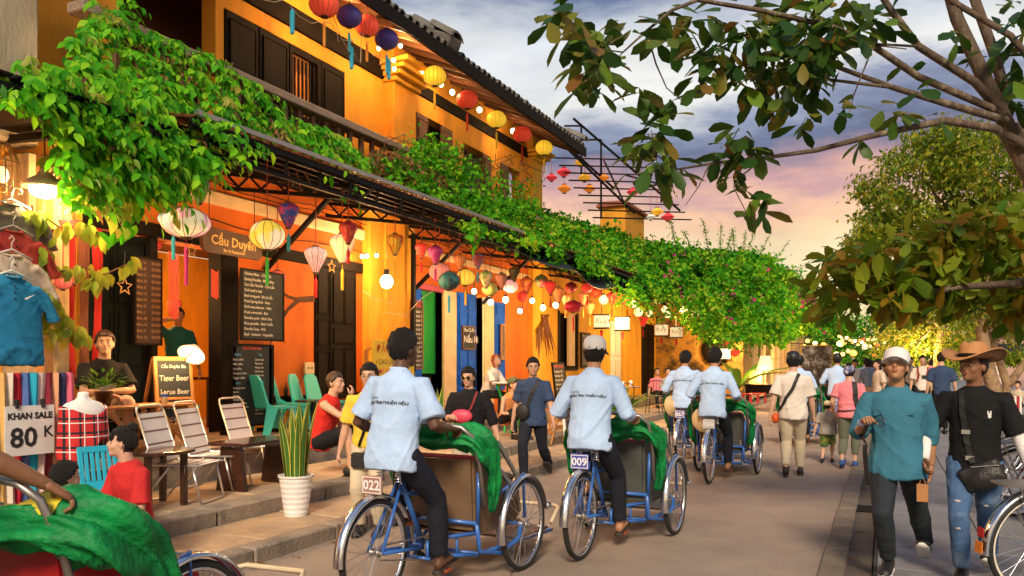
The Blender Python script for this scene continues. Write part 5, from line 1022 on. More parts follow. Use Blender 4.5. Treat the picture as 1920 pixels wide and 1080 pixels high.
for i in range(150): a = R.uniform(0, 6.3); e = R.uniform(.1, 1.2); p = V((cos(a) * cos(e), sin(a) * cos(e), sin(e))) * R.uniform(.04, .20); leafblade(b, V((0, 0, .16)) + p, p + V((R.gauss(0, .05), R.gauss(0, .05), -.02)), (0, 0, 1), R.uniform(.05, .08), .035)
tag(b.build('foliage', M_lgreen, pp), kind='stuff')
# chalk A-frame with clip lamp
af = T('chalk_sign', 'light wooden A-frame chalk sign listing three beers beside the table', 'sign', (-7.05, 6.42, .62), -.12)
MT = Matrix.Rotation(-.10, 4, 'Y')
b = MB()
for (y0, y1, z0, z1) in ((-.24, -.20, .0, 1.0), (.20, .24, .0, 1.0), (-.20, .20, .955, 1.0), (-.20, .20, .20, .24), (-.2, .2, .52, .55)): b.cbox(-.015, .015, y0, y1, z0, z1, .004, MT)
b.build('sign_frame', M_lwood, af)
for y in (-.22, .22): MB().bar((-.12, y, .98), (-.42, y, .0), .03, .03).build('rear_leg', M_lwood, af)
bd = MB().box(-.008, .008, -.20, .20, .24, .955, MT).build('board', M_board, af)
for (s_, z, sz) in (('Cầu Duyên Bia', .89, .05), ('Tiger Beer', .76, .085), ('Larue Beer', .61, .08), ('Huda Beer', .45, .075), ('Coffee', .31, .06)):
    o = text(s_, sz, M_chalk, bd, MT @ V((.011, 0, z)), (RX, -0.0, RX), bold=.001); o.rotation_euler = (RX - 0, 0, RX)
lm = T('clip_lamp', 'white tilted clip lamp shining on top of the beer sign', 'lamp', (-7.0, 6.56, 1.64)); MB().lathe([(.045, .12), (.05, .115), (.145, .0), (.15, -.004), (.14, .004), (.045, .108)], 20, M=Matrix.Rotation(-.75, 4, 'X') @ Matrix.Rotation(-.25, 4, 'Y')).build('shade', mat('lamp_shade', (.85, .75, .6), .5, emis=.10, ecol=(1, .7, .35)), lm, smooth=True)
MB().ell((0.03, -.01, -.045), .035, .035, .04).build('bulb', mat('bulb_glow', (1, .85, .6), emis=14, ecol=(1, .78, .45)), lm, smooth=True); MB().bar((0, 0, .02), (-.02, -.08, -.06), .012).build('arm', M_black, lm)
# inner table, stool
it = T('inner_table', 'dark table standing inside the lit doorway', 'table', (-9.3, 8.35, .61)); MB().cbox(-.3, .3, -.5, .5, .70, .74).build('table_top', M_dk, it)
for x in (-.25, .25):
    for y in (-.45, .45): MB().cbox(x - .025, x + .025, y - .025, y + .025, 0, .70).build('leg', M_dk, it)
st = T('stool', 'small green plastic stool beside the beer sign', 'stool', (-8.0, 7.35, .62)); MB().cbox(-.15, .15, -.15, .15, .36, .40, .01).build('seat', M_turq, st)
for x in (-.12, .12):
    for y in (-.12, .12): MB().bar((x, y, .36), (x * 1.15, y * 1.15, 0), .035).build('leg', M_turq, st)
# white striped folding chairs
M_fab = mat('white_mesh_fabric', (.80, .76, .72), .8, var=.08, bump=.2, bs=200); M_fst = mat('brown_stripe', (.22, .11, .09), .8); M_alu = mat('aluminium_tube', (.75, .73, .70), .3, metal=.9)
def beach(label, loc, rz):
    t = T('folding_chair', label, 'chair', loc, rz, 'white striped folding chairs on the upper pavement')
    bk = lambda f: V((0, -.20 - f * .17, .33 + f * .50))
    for (n_, y0, y1, z0, z1, k) in (('seat', -.19, .22, .345, .36, 3), ('backrest', 0, 0, 0, 0, 4)):
        M = Matrix.Identity(4) if n_ == 'seat' else Matrix.Translation((0, -.21, .37)) @ Matrix.Rotation(rad(110), 4, 'X')
        L_ = .42 if n_ == 'seat' else .47; y00 = -.20 if n_ == 'seat' else 0; zz = .35 if n_ == 'seat' else 0
        o = MB().box(-.215, .215, y00, y00 + L_, zz - .003, zz + .003, M).build(n_, M_fab, t)
        for i in range(4): yy = y00 + .05 + i * (L_ - .1) / 3; MB().box(-.217, .217, yy - .008, yy + .008, zz - .005, zz + .005, M).build('stripe', M_fst, o)
    for q in (-1, 1): MB().tube([(q * .225, .24, .35), (q * .225, -.21, .35), (q * .225, -.37, .84)], .011, 8).tube([(q * .225, .16, .35), (q * .225, .24, .02)], .011, 8).tube([(q * .225, -.05, .35), (q * .225, -.30, .02)], .010, 8).build('side_frame', M_alu, t, smooth=True)
    MB().tube([(-.225, -.37, .83), (-.20, -.385, .875), (-.15, -.39, .885), (.15, -.39, .885), (.20, -.385, .875), (.225, -.37, .83)], .011, 8).build('top_rail', M_alu, t, smooth=True)
    MB().tube([(-.225, .24, .02), (-.20, .245, .012), (.20, .245, .012), (.225, .24, .02)], .011, 8).build('front_foot', M_alu, t, smooth=True); MB().tube([(-.225, -.30, .012), (.225, -.30, .012)], .011, 8).build('rear_foot', M_alu, t, smooth=True)
    return t
for (px, py, rz, l) in ((352, 938, face(1, .35), 'white striped folding chair beside the dark lacquer table, nearest of the three'), (412, 915, face(1, .35), 'white striped folding chair in the middle between the two dark tables'), (487, 892, face(1, .2), 'white striped folding chair behind the slab legged dark table')): beach(l, PG(px, py, .262), rz)
t = T('dark_table', 'dark lacquer table with round edged top next to the woman in red', 'table', PG(292, 948, .262)); MB().lathe([(.30, .47), (.33, .475), (.33, .50), (.30, .505)], 24).build('table_top', M_dk, t)
for k in range(4): a = .6 + k * PI / 2; MB().cbox(-.025, .025, -.025, .025, 0, .47, .004, Matrix.Translation((cos(a) * .24, sin(a) * .24, 0))).build('leg', M_dk, t)
t = T('slab_table', 'low dark table with solid slab legs near the snake plant', 'table', PG(478, 912, .262), .05); MB().cbox(-.24, .24, -.42, .42, .45, .49, .008).build('table_top', M_dk, t)
for y in (-.34, .34): MB().prism([(-.18, 0), (.18, 0), (.12, .45), (-.12, .45)], 'y', y - .025, y + .025).build('leg', M_dk, t)
# plastic chairs
def plastic(label, loc, rz, m=M_turq, slats=False, s=1.0, group=None):
    t = T('plastic_chair', label, 'chair', loc, rz, group); t.scale = (s,) * 3
    MB().prism([(-.17, -.16), (.17, -.16), (.19, .16), (.14, .19), (-.14, .19), (-.19, .16)], 'z', .27, .295).build('seat', m, t)
    M = Matrix.Translation((0, -.16, .29)) @ Matrix.Rotation(rad(-76 + 180), 4, 'X')
    if slats:
        b = MB().cbox(-.17, -.13, 0, .36, -.01, .01, .005, M).cbox(.13, .17, 0, .36, -.01, .01, .005, M).cbox(-.13, .13, .31, .36, -.01, .01, .005, M).cbox(-.13, .13, 0, .08, -.01, .01, .005, M); bo = b.build('backrest', m, t)
        for k in range(6): MB().cbox(-.122 + k * .043, -.094 + k * .043, .08, .31, -.008, .008, .003, M).build('slat', m, bo)
    else: MB().prism([(-.17, 0), (.17, 0), (.13, .30), (.08, .35), (-.08, .35), (-.13, .30)], 'z', -.012, .012, M).build('backrest', m, t)
    for sx in (-1, 1):
        MB().add([(sx * .15, .17, .28), (sx * .19, .10, .28), (sx * .21, .16, 0), (sx * .17, .21, 0), (sx * .13, .14, .28), (sx * .16, .08, .28), (sx * .185, .15, 0), (sx * .155, .19, 0)], [(0, 1, 2, 3), (7, 6, 5, 4), (0, 3, 7, 4), (1, 5, 6, 2), (0, 4, 5, 1), (2, 6, 7, 3)]).build('leg', m, t)
        MB().add([(sx * .15, -.17, .34), (sx * .18, -.06, .28), (sx * .21, -.17, 0), (sx * .18, -.24, 0), (sx * .13, -.16, .34), (sx * .155, -.06, .28), (sx * .185, -.17, 0), (sx * .155, -.22, 0)], [(0, 1, 2, 3), (7, 6, 5, 4), (0, 3, 7, 4), (1, 5, 6, 2), (0, 4, 5, 1), (2, 6, 7, 3)]).build('leg', m, t)
for (px, x, rz, l) in ((515, -7.35, face(.35, 1), 'turquoise plastic chair closest to the tall menu boards'), (550, -7.72, face(.8, .6), 'turquoise plastic chair second from the menu boards, against the plinth'), (583, -7.78, face(.9, .3), 'turquoise plastic chair behind the small black round table'), (612, -7.7, face(.8, .1), 'turquoise plastic chair half hidden by the man in red tank top')):
    p_ = PX(px, 700, x); p_.z = .62; plastic(l, p_, rz, s=1.22, group='turquoise plastic chairs on the terrace')
plastic('cyan plastic chair with slotted back behind the woman in red', (-5.36, 4.25, .262), face(1, -.3), M_cyan, True, .98)
t = T('round_table', 'small black round table between the turquoise chairs', 'table', (-7.1, PX(588, 700, -7.1).y, .62)); MB().lathe([(.24, .40), (.25, .41), (.24, .425)], 20).build('table_top', M_black, t); MB().cbox(-.03, .03, -.03, .03, 0, .40).build('leg', M_black, t); MB().cbox(-.14, .14, -.14, .14, 0, .02).build('foot', M_black, t)
bt = T('sauce_bottle', 'dark sauce bottle with a red cap on the plinth behind the turquoise chairs', 'bottle', PX(536, 738, -8.08)); bt.location.z = 1.06; MB().lathe([(.03, 0), (.032, .10), (.012, .15), (.012, .17)], 12).build('bottle_body', M_dk, bt, smooth=True); MB().lathe([(.014, .165), (.016, .20), (.01, .205)], 10).build('cap', M_redv, bt)
# snake plant
M_snake = mat('snake_leaf', (.055, .15, .02), .4, var=.35, vs=18, stretch=(1, 1, 3)); M_sedge = mat('leaf_margin', (.55, .48, .08), .45)
def snake(label, loc, H, n, pot=True, s=1.0):
    t = T('snake_plant', label, 'plant', loc)
    if pot:
        pr = [(.105, 0)] + [(.105 + .045 * k / 14 + (.004 if k % 2 else 0), .01 + k * .0245) for k in range(15)] + [(.163, .36), (.165, .378), (.15, .378), (.145, .33), (.01, .33)]
        MB().lathe(pr, 28).build('pot', mat('white_pot', (.80, .79, .77), .3), t, smooth=False); z0 = .32
    else: z0 = 0
    for i in range(n):
        a = 2.4 * i; r_ = .02 + .085 * (i / n); h = H * (.55 + .45 * ((i * 7) % n) / n); w = .030 + .012 * (i % 3); ln = .03 + .10 * (i / n); tw = R.uniform(-1, 1); b = MB(); e = MB(); K = 8; L_, C_, R_ = [], [], []
        for k in range(K + 1):
            f = k / K; c = V((cos(a) * (r_ + ln * f * f), sin(a) * (r_ + ln * f * f), z0 + h * f)); x = V((cos(a + 1.57 + tw * f), sin(a + 1.57 + tw * f), 0)); n_ = V((cos(a), sin(a), 0)); ww = w * (1 - f ** 4) * (.75 + .5 * f * (1 - f) * 2)
            L_.append(c - x * ww); R_.append(c + x * ww); C_.append(c + n_ * ww * .35)
        vs = []
        for k in range(K + 1): vs += [L_[k], lerp(L_[k], C_[k], .28), C_[k], lerp(R_[k], C_[k], .28), R_[k]]
        b.add(vs, [(k * 5 + j, k * 5 + j + 1, k * 5 + j + 6, k * 5 + j + 5) for k in range(K) for j in (1, 2)]); o = b.build('leaf', M_snake, t, smooth=True)
        e.add(vs, [(k * 5 + j, k * 5 + j + 1, k * 5 + j + 6, k * 5 + j + 5) for k in range(K) for j in (0, 3)]); e.build('margin', M_sedge, o, smooth=True)
snake('snake plant with yellow edged leaves in a ribbed white pot', PG(555, 966, .122), .80, 19)
snake('snake plant growing beside the cream door jamb', PX(822, 740, -6.9) * 1, .75, 9, False); bpy.context.scene.objects['snake_plant.001'].location.z = .46
# boards
def board(name, label, cat, x, y0, y1, z0, z1, fm, bm_, lines, t=.03, tilt=0, par=None, col=None):
    o = T(name, label, cat, (x, (y0 + y1) / 2, z0)); w, h = (y1 - y0) / 2, z1 - z0; M = Matrix.Rotation(tilt, 4, 'Y')
    bd = MB().box(-t, 0, -w + .02, w - .02, .02, h - .02, M).build('board', bm_, o)
    b = MB()
    for (p, q, r, s_) in ((-w, -w + .025, 0, h), (w - .025, w, 0, h), (-w + .025, w - .025, 0, .025), (-w + .025, w - .025, h - .025, h)): b.box(-t - .004, .010, p, q, r, s_, M)
    b.build('board_frame', fm, o)
    for (s_, fy, fz, sz, m) in lines:
        q = text(s_, sz, m, bd, M @ V((.004, -w + fy * 2 * w, fz * h)), RF, align='LEFT', bold=.0008); q.rotation_euler = (Matrix.Rotation(tilt, 4, 'Y').to_3x3() @ Matrix.Rotation(RX, 3, 'Z') @ Matrix.Rotation(RX, 3, 'X')).to_euler()
    return o
dishes = ['Chicken Rice  - Cơm Gà', 'Quang Noodle - Mì Quảng', 'Cao Lầu Noodle - Cao Lầu', 'Grill beef in leaf', 'Beef wrapped - Bò Lá Lốt', 'Fried Spring Roll - Nem', 'Grill meat skewer - Xiên', 'Fresh vermicelli - Bún', 'Pancake pork - Bánh Xèo', 'Rice pancake - Bánh Cuốn', 'Noodle Soup - Phở', 'Beef - Seafood - Vegetable']
board('menu_board', 'upper blue grey chalkboard menu of dishes hung above the lower board', 'menu board', -7.82, 8.18, 9.02, 1.86, 2.83, M_dwood, M_board, [(d, .06, .93 - i * .077, .052, M_chalk) for i, d in enumerate(dishes)])
dr = ['Black coffee', 'Milk coffee', 'Ice coffee', 'Coconut coffee', 'Yogurt coffee']; te = ['Lemon tea', 'Peach tea', 'Mango tea', 'Herbal tea', 'Ginger tea', 'Ice tea']
ju = ['Pineapple juice', 'Carrot', 'Banana', 'Orange juice', 'Mango smoothie', 'Coconut smoothie', 'Watermelon', 'Lemonade', 'Mixed juice', 'Passion juice']; be = ['Mojito', 'Martini', 'Pink lady', 'Tequila', 'White Russian', 'B52', 'Tiger Beer', 'Huda Beer']
bo = board('menu_board', 'tall black chalkboard of coffee and juice standing on the terrace', 'menu board', -7.55, 7.72, 8.50, .72, 1.80, M_dwood, M_board,
      [('Cầu Duyên Bar', .25, .95, .055, M_chred), ('Coffee', .06, .87, .045, M_chblu), ('Tea', .62, .87, .045, M_chblu), ('Juice', .10, .53, .045, M_chblu), ('Beverage', .55, .53, .045, M_chblu)] + [(d, .04, .81 - i * .055, .038, M_chalk) for i, d in enumerate(dr)] + [(d, .54, .81 - i * .048, .038, M_chalk) for i, d in enumerate(te)] + [(d, .04, .47 - i * .046, .036, M_chalk) for i, d in enumerate(ju)] + [(d, .54, .47 - i * .046, .036, M_chalk) for i, d in enumerate(be)])
for y in (-.33, .33): MB().cbox(-.05, .0, y - .03, y + .03, -.10, 1.05, .004).cbox(-.22, .20, y - .035, y + .035, -.10, -.05, .004).build('stand_leg', M_dwood, bo)
board('menu_board', 'narrow dark hanging menu between the shutters and the doorway', 'menu board', -8.02, 6.66, 7.06, 1.76, 2.82, M_dwood, mat('brown_board2', (.05, .022, .014), .7), [(s_, f, .93 - i * .07, .05, mat('menu_gold', (.35, .20, .08), .8)) for i in range(13) for (s_, f) in (('Món ' + 'ABCDEGHKLMNPQ'[i], .08), ('%d.000' % (30 + i * 5), .60))])
# hanging carved sign
sgn = T('carved_sign', 'dark carved wooden sign with gold lettering above the menu boards', 'sign', (-7.75, 7.95, 2.98))
sb_ = MB().prism([(-.52, .02), (-.46, -.03), (.46, -.03), (.52, .02), (.50, .20), (.40, .22), (.36, .27), (-.36, .29), (-.44, .24), (-.54, .20)], 'x', -.03, .03).build('sign_board', M_bwood if False else mat('carved_wood', (.07, .03, .015), .5, var=.4, vs=6, bump=.5), sgn)
M_goldt = mat('gold_text', (.75, .48, .14), .5); text('Cầu Duyên', .17, M_goldt, sb_, (.033, 0, .135), RF, bold=.003); text('Bar & Restaurant', .055, M_goldt, sb_, (.033, 0, .02), RF, bold=.001)
for y in (-.4, .4): MB().tube([(0, y, .23), (0, y, .95)], .006, 5).build('cord', M_black, sgn)
# yellow food sign
ys = board('food_sign', 'yellow food sign reading ĐẶC SẢN leaning on the pillar', 'sign', -7.35, 10.55, 11.75, .66, 1.93, mat('yellow_print', (.80, .60, .05), .5), mat('yellow_print', (1, 1, 1)),
   [('ĐẶC SẢN', .08, .88, .17, mat('red_print', (.55, .02, .02))), ('• CAO LẦU', .06, .72, .115, M_dark), ('• MỲ QUẢNG', .06, .60, .115, mat('pink_print', (.7, .03, .12))), ('• BÁNH XÈO', .06, .48, .115, mat('cyan_print', (.02, .35, .55))), ('• CƠM GÀ', .06, .36, .115, M_dark), ('• HOÀNH THÁNH', .06, .24, .10, mat('red_print', (1, 1, 1)))])
MB().cbox(-.25, -.20, -.5, -.45, 0, 1.1).cbox(-.25, -.2, .45, .5, 0, 1.1).bar((-.22, -.5, 1.1), (-.03, -.5, 1.15), .03).bar((-.22, .5, 1.1), (-.03, .5, 1.15), .03).build('prop_frame', M_lwood, ys); 
board('menu_board', 'tall thin red brown chalk menu on the blue shutter of the green room', 'menu board', -8.0, 12.72, 13.12, 1.45, 2.74, mat('red_frame', (.25, .04, .02), .6), M_board, [('BAR', .2, .93, .14, M_chred)] + [('Cocktail %d' % (i + 1), .12, .84 - i * .065, .075, M_chalk) for i in range(13)])
ds = board('door_sign', 'framed black sign with white lettering on the blue door', 'sign', -8.08, 14.86, 15.42, 1.86, 2.36, M_bwood, M_board, [('The Cà Phê', .06, .82, .115, M_whit), ('Nấu Mì', .08, .42, .21, M_whit)])
board('vertical_sign', 'narrow carved sign with a stacked word on the far blue door leaf', 'sign', -8.06, 16.70, 16.92, 1.65, 2.48, M_lwood, M_grey, [(c, .22, .92 - i * .105, .13, M_dwood) for i, c in enumerate('BANGKHUC')])
cbl = board('chalkboard', 'tilted blue chalkboard leaning on the yellow wall of the cafe', 'chalkboard', -7.2, 17.95, 18.75, .72, 1.60, M_dwood, M_board, [('HAPPY HOUR', .08, .88, .10, M_chred)] + [('Fresh beer %dK' % (10 + 5 * i), .08, .74 - i * .12, .085, M_chalk) for i in range(5)], tilt=-.12); MB().bar((-.1, -.3, .0), (-.02, -.3, -.28), .04).bar((-.1, .3, .0), (-.02, .3, -.28), .04).build('leg', M_dwood, cbl)
board('menu_board', 'small dark chalk menu fixed to the wall right of the dark window', 'menu board', -8.14, 22.3, 23.1, 1.45, 2.50, M_dwood, M_board, [('Menu cà phê', .1, .9, .12, M_chalk)] + [('Trà đá %dK' % (i + 5), .1, .8 - i * .085, .09, M_chalk) for i in range(9)])
afb = board('chalk_sign', 'white framed chalk A-board standing at the kerb left of cyclo 009', 'sign', -4.98, 12.9, 13.5, .14, .92, M_white, M_board, [('WELCOME', .1, .85, .09, M_chalk), ('Happy hour', .1, .68, .075, M_chalk), ('2 for 1', .1, .52, .09, M_chalk), ('Cold beer', .1, .36, .075, M_chalk)], tilt=-.10)
MB().bar((-.30, -.28, 0), (-.09, -.28, .78), .03).bar((-.30, .28, 0), (-.09, .28, .78), .03).build('rear_leg', M_lwood, afb)
# bench with crate, black chairs, bar table
bn = T('wooden_stand', 'wooden slatted display stand by the kerb behind the man in navy', 'stand', (-5.75, 13.8, .262)); 
for k in range(5): MB().cbox(-.3 + k * .12, -.2 + k * .12, -.45, .45, .42, .45, .005).build('slat', M_tan2, bn)
for x in (-.27, .27):
    for y in (-.4, .4): MB().cbox(x - .03, x + .03, y - .03, y + .03, 0, .42).build('leg', M_tan2, bn)
for z in (.12, .26): MB().bar((.30, -.4, z), (.30, .4, z), .02, .07).build('rail', M_tan2, bn)
es = T('table_card', 'small framed menu card propped on the wooden stand', 'menu card', (-5.7, 13.65, .715)); MB().box(-.01, .01, -.16, .16, .02, .36, Matrix.Rotation(-.2, 4, 'Y')).build('card', mat('slate_card', (.10, .09, .12)), es); MB().tube([(.0, -.17, .0), (-.08, -.17, .38), (-.08, .17, .38), (0, .17, 0)], .010, 6).build('card_frame', M_alu, es)
def wire_chair(label, loc, rz):
    t = T('metal_chair', label, 'chair', loc, rz, 'black metal cafe chairs'); MB().lathe([(.20, .44), (.21, .45), (.2, .465)], 16).build('seat', M_black, t)
    for q in (-1, 1): MB().tube([(.15 * q, .14, .44), (.18 * q, .18, 0)], .012, 6).build('leg', M_black, t); MB().tube([(.15 * q, -.14, .44), (.19 * q, -.2, 0)], .012, 6).build('leg', M_black, t)
    MB().tube([(-.2, -.10, .45), (-.22, -.2, .75), (-.12, -.25, .85), (.12, -.25, .85), (.22, -.2, .75), (.2, -.10, .45)], .012, 6).tube([(-.08, -.18, .46), (-.07, -.25, .85)], .008, 5).tube([(.08, -.18, .46), (.07, -.25, .85)], .008, 5).tube([(0, -.18, .46), (0, -.25, .85)], .008, 5).build('back_hoop', M_black, t)
wire_chair('black metal chair with hooped back beside the tilted chalkboard', (-6.5, 16.9, .262), face(.3, -1)); wire_chair('black metal chair facing the yellow wall near the dark window', (-6.2, 18.3, .262), face(-1, 0)); wire_chair('black metal chair at the cafe table behind the potted palm', (-5.6, 18.4, .262), face(-.2, 1)); wire_chair('black metal chair half behind cyclo 067 driver', (-5.5, 20.6, .262), face(0, -1))
rl = T('terrace_railing', 'low black metal railing behind the woman with red hair', 'railing', (-7.25, 15.6, .46)); 
b = MB().bar((0, -.7, .75), (0, .9, .75), .04).bar((0, -.7, .42), (0, .9, .42), .03).build('rail', M_black, rl)
for y in (-.7, .1, .88): MB().bar((0, y, 0), (0, y, .75), .04).build('post', M_black, rl)
gt = T('bar_table', 'green legged bar table with a white top before the woman with red hair', 'table', (-6.35, 13.6, .262)); MB().cbox(-.25, .25, -.3, .3, .92, .95, .006).build('table_top', M_white, gt)
for q in (-1, 1): MB().bar((.2 * q, -.25, .92), (.06 * q, .2, 0), .03).build('leg', M_green, gt); MB().bar((.2 * q, .25, .92), (.06 * q, -.2, 0), .03).build('leg', M_green, gt)
ct = T('cafe_table', 'round cafe table with cups behind the potted palm', 'table', (-5.9, 19.4, .262)); MB().lathe([(.34, .70), (.35, .715), (.34, .73)], 20).build('table_top', M_grey, ct); MB().lathe([(.2, 0), (.03, .05), (.03, .70)], 12).build('pedestal', M_black, ct)
for (x, y, h) in ((.1, .1, .14), (-.12, -.05, .1), (.0, -.2, .12)): c = MB().lathe([(.03, 0), (.04, h), (.036, h), (.027, .006)], 12).build('drinking_cup', M_white, None, smooth=True); c.location = (-5.9 + x, 19.4 + y, .993); tag(c, {.14: 'tall white cup on the cafe table behind the palm', .1: 'low white cup on the cafe table behind the palm', .12: 'white cup at the near edge of the cafe table behind the palm'}[h], 'cup')
# potted palm and banana plant
def frond_plant(name, label, loc, n, L, w, m, pot=None, base=.3, up=1.0, droop=.5):
    t = T(name, label, 'plant', loc)
    if pot: MB().lathe([(.13, 0), (.17, .30), (.185, .30), (.185, .33), (.16, .33), (.155, .26), (.01, .26)], 18).build('pot', pot, t, smooth=True)
    for i in range(n):
        a = 2.4 * i + R.uniform(-.2, .2); l = L * R.uniform(.7, 1.05); b = MB(); e = R.uniform(.5, 1.25) * up; K = 7; vs = []
        for k in range(K + 1):
            f = k / K; r_ = l * (f * cos(e) + .25 * f * f); z = base + l * (f * sin(e) - droop * f * f * .6); c = V((cos(a) * r_, sin(a) * r_, z)); x = V((-sin(a), cos(a), 0)); ww = w * sin(PI * min(1, f * .9 + .1)) ** .8 * (1 - f ** 5); ww = max(ww, .004)
            vs += [c - x * ww, c + V((0, 0, -ww * .35)), c + x * ww]
        b.add(vs, [(k * 3 + j, k * 3 + j + 1, k * 3 + j + 4, k * 3 + j + 3) for k in range(K) for j in (0, 1)]); b.build('leaf', m, t, smooth=True)
M_palm = leafmat('palm_leaf', [(.07, .22, .02), (.16, .36, .04), (.28, .46, .08), (.10, .28, .03)])
frond_plant('potted_palm', 'bushy potted palm with long arching leaves beside the kerb', (-4.75, 15.2, .12), 34, 1.05, .035, M_palm, mat('clay_pot', (.50, .30, .12), .8), .35, 1.05, .55)
frond_plant('banana_plant', 'banana plant with torn broad leaves in front of the weathered house', PX(1385, 745, -4.45), 6, 2.5, .14, M_palm, None, .3, 1.0, .75)
# lit display table, stools, round red lanterns stall behind cyclo 088
tb = T('display_table', 'lit wooden display table with a lamp in front of the weathered house', 'table', PD(1432, 755, 27)); tb.location.z = .262; MB().cbox(-.6, .6, -.4, .4, .55, .62, .01).cbox(-.55, .55, -.36, .36, .3, .55, .01).build('table_body', M_dwood, tb)
for q in (-1, 1): MB().cbox(.5 * q - .04, .5 * q + .04, -.3, .3, 0, .3).build('leg', M_dwood, tb)
tl = T('table_lamp', 'wide glowing table lamp on the lit display table', 'lamp', tb.location + V((.05, 0, .625))); MB().lathe([(.30, .45), (.16, .95), (.15, .95), (.29, .45)], 18).build('shade', mat('cream_shade', (.9, .7, .4), .7, emis=.38, ecol=(1, .60, .25)), tl, smooth=True); MB().lathe([(.10, 0), (.03, .05), (.03, .5)], 12).build('lamp_base', M_bwood, tl)
MB().box(-.45, -.05, -.1, -.08, .0, .45).build('card', mat('yellow_card', (.75, .55, .15), .7, var=.3, vs=8), tb).location = (0, 0, .63)
for i in range(5):
    t = T('red_stool', 'low red plastic stool, %s from the left in the row before the display table' % ('first', 'second', 'third', 'fourth', 'fifth')[i], 'stool', PD(1400 + i * 14, 770, 26.2 + i * .2), 0, 'low red stools before the display table'); t.location.z = .262; MB().cbox(-.15, .15, -.15, .15, .30, .34, .01).build('seat', M_redv, t)
    for x in (-.12, .12):
        for y in (-.12, .12): MB().bar((x, y, .3), (x * 1.1, y * 1.1, 0), .03).build('leg', M_redv, t)
dsb = board('display_board', 'yellow framed display board beside the man in slate shirt', 'board', PD(1531, 700, 23).x, PD(1531, 700, 23).y - .45, PD(1531, 700, 23).y + .45, .75, 2.1, mat('yellow_frame', (.65, .38, .04), .5), mat('photo_cards', (.10, .07, .04), .7, var=.8, vs=9, col2=(.45, .40, .35), c2=(.5, .56)), []); dsb.rotation_euler = (0, 0, -1.2); MB().cbox(-.03, 0, -.4, -.35, -.75, 0).cbox(-.03, 0, .35, .4, -.75, 0).build('leg', M_dwood, dsb)
# ---- clothes at the left edge
def shirt_on_hanger(label, loc, m, sc=1.0, rz=RX, logo=False):
    t = T('hanging_shirt', label, 'shirt', loc, rz, 'shirts hanging at the corner shop'); t.scale = (sc,) * 3
    b = MB(); b.tube([(0, 0, -.66), (0, 0, -.5), (0, 0, -.25), (0, 0, -.08), (0, 0, .0), (0, 0, .05)], [(.25, .05), (.245, .055), (.235, .055), (.235, .045), (.15, .04), (.07, .035)], 16, ref=(1, 0, 0))
    for q in (-1, 1): b.tube([(.16 * q, 0, -.03), (.24 * q, 0, -.10), (.33 * q, 0, -.30)], [(.09, .04), (.09, .04), (.085, .04)], 10, ref=(0, 1, 0))
    link('shirt_body', remesh(b, .014, 3, 'shirt_body', .012, len(label)), m, t); MB().tube([(.065 * cos(a), .045 * sin(a), .055 + .02 * sin(a)) for a in np.linspace(0, 2 * PI, 15)[:-1]], [(.006, .022)] * 14, 6, ref=(0, 0, 1), closed=True).build('collar', m, t, smooth=True)
    b = MB().tube([(-.16, 0, .03), (0, 0, .10), (.16, 0, .03)], .008, 6).tube([(0, 0, .10), (0, 0, .15), (.02, 0, .18), (.0, 0, .21), (-.02, 0, .18)], .005, 6); b.build('hanger', M_white, t, smooth=True)
    for k in range(3): MB().ell((0, -.055, -.03 - k * .05), .008, .004, .008, 8, 5).build('button', M_black, t)
    if logo: MB().add([(.07, -.062, -.12), (.15, -.060, -.085), (.085, -.063, -.132), (.068, -.062, -.128)], [(0, 1, 2, 3)]).build('emblem', M_white, t)
for (px, py, x, c, l, lg) in ((22, 395, -6.55, (.23, .20, .17), 'grey brown shirt on a hanger, topmost at the left edge', 0), (25, 445, -6.5, (.50, .06, .05), 'red collared shirt on a hanger below the grey brown one', 0), (22, 490, -6.42, (.55, .42, .32), 'beige collared shirt on a hanger above the blue polo', 0), (22, 530, -6.30, (.02, .19, .36), 'blue polo shirt hanging lowest at the left edge', 1)):
    shirt_on_hanger(l, PX(px, py, x), cloth('hang_%d' % py, c), 1.0, RX - .15, lg)
rk = T('scarf_rack', 'rack of striped coloured scarves under the hanging blue polo', 'rack', (-6.1, 4.05, .262)); 
for y in (-.40, .40): MB().bar((0, y, 0), (0, y, 1.18), .035).build('post', M_lwood, rk)
MB().bar((0, -.42, 1.17), (0, .42, 1.17), .03).build('rail', M_lwood, rk)
scc = [(.55, .05, .06), (.75, .30, .25), (.02, .22, .12), (.75, .45, .15), (.7, .6, .5), (.45, .02, .04), (.10, .18, .45), (.03, .42, .60), (.75, .55, .50), (.25, .03, .05), (.70, .35, .20), (.05, .05, .12), (.75, .15, .25)]
for i, c in enumerate(scc):
    y = -.38 + i * .062; b = MB(); vs = []
    for k in range(7): z = 1.20 - k * .17; vs += [(.03 + .012 * sin(k * 1.3 + i), y - .029, z), (.055 + .012 * sin(k + i * 2), y, z), (.03 + .012 * sin(k * 1.7 + i), y + .029, z)]
    b.add(vs, [(k * 3 + j, k * 3 + j + 1, k * 3 + j + 4, k * 3 + j + 3) for k in range(6) for j in (0, 1)]); o = b.build('scarf', cloth('scarf_%d' % i, c), rk); q = o.modifiers.new('s', 'SOLIDIFY'); q.thickness = .008
ss = T('sale_sign', 'white card sign reading KHAN SALE 80K clipped on the scarves', 'sign', (-5.98, 4.02, 1.02), -.05)
MB().box(-.004, .004, -.19, .19, -.19, .19).build('card', mat('white_card', (.8, .76, .70), .6), ss); text('KHAN SALE', .066, M_dark, ss, (.007, -.0, .11), RF, bold=.003); text('80', .21, M_dark, ss, (.007, -.05, -.06), RF, bold=.005); text('K', .12, M_dark, ss, (.007, .14, -.02), RF, bold=.002)
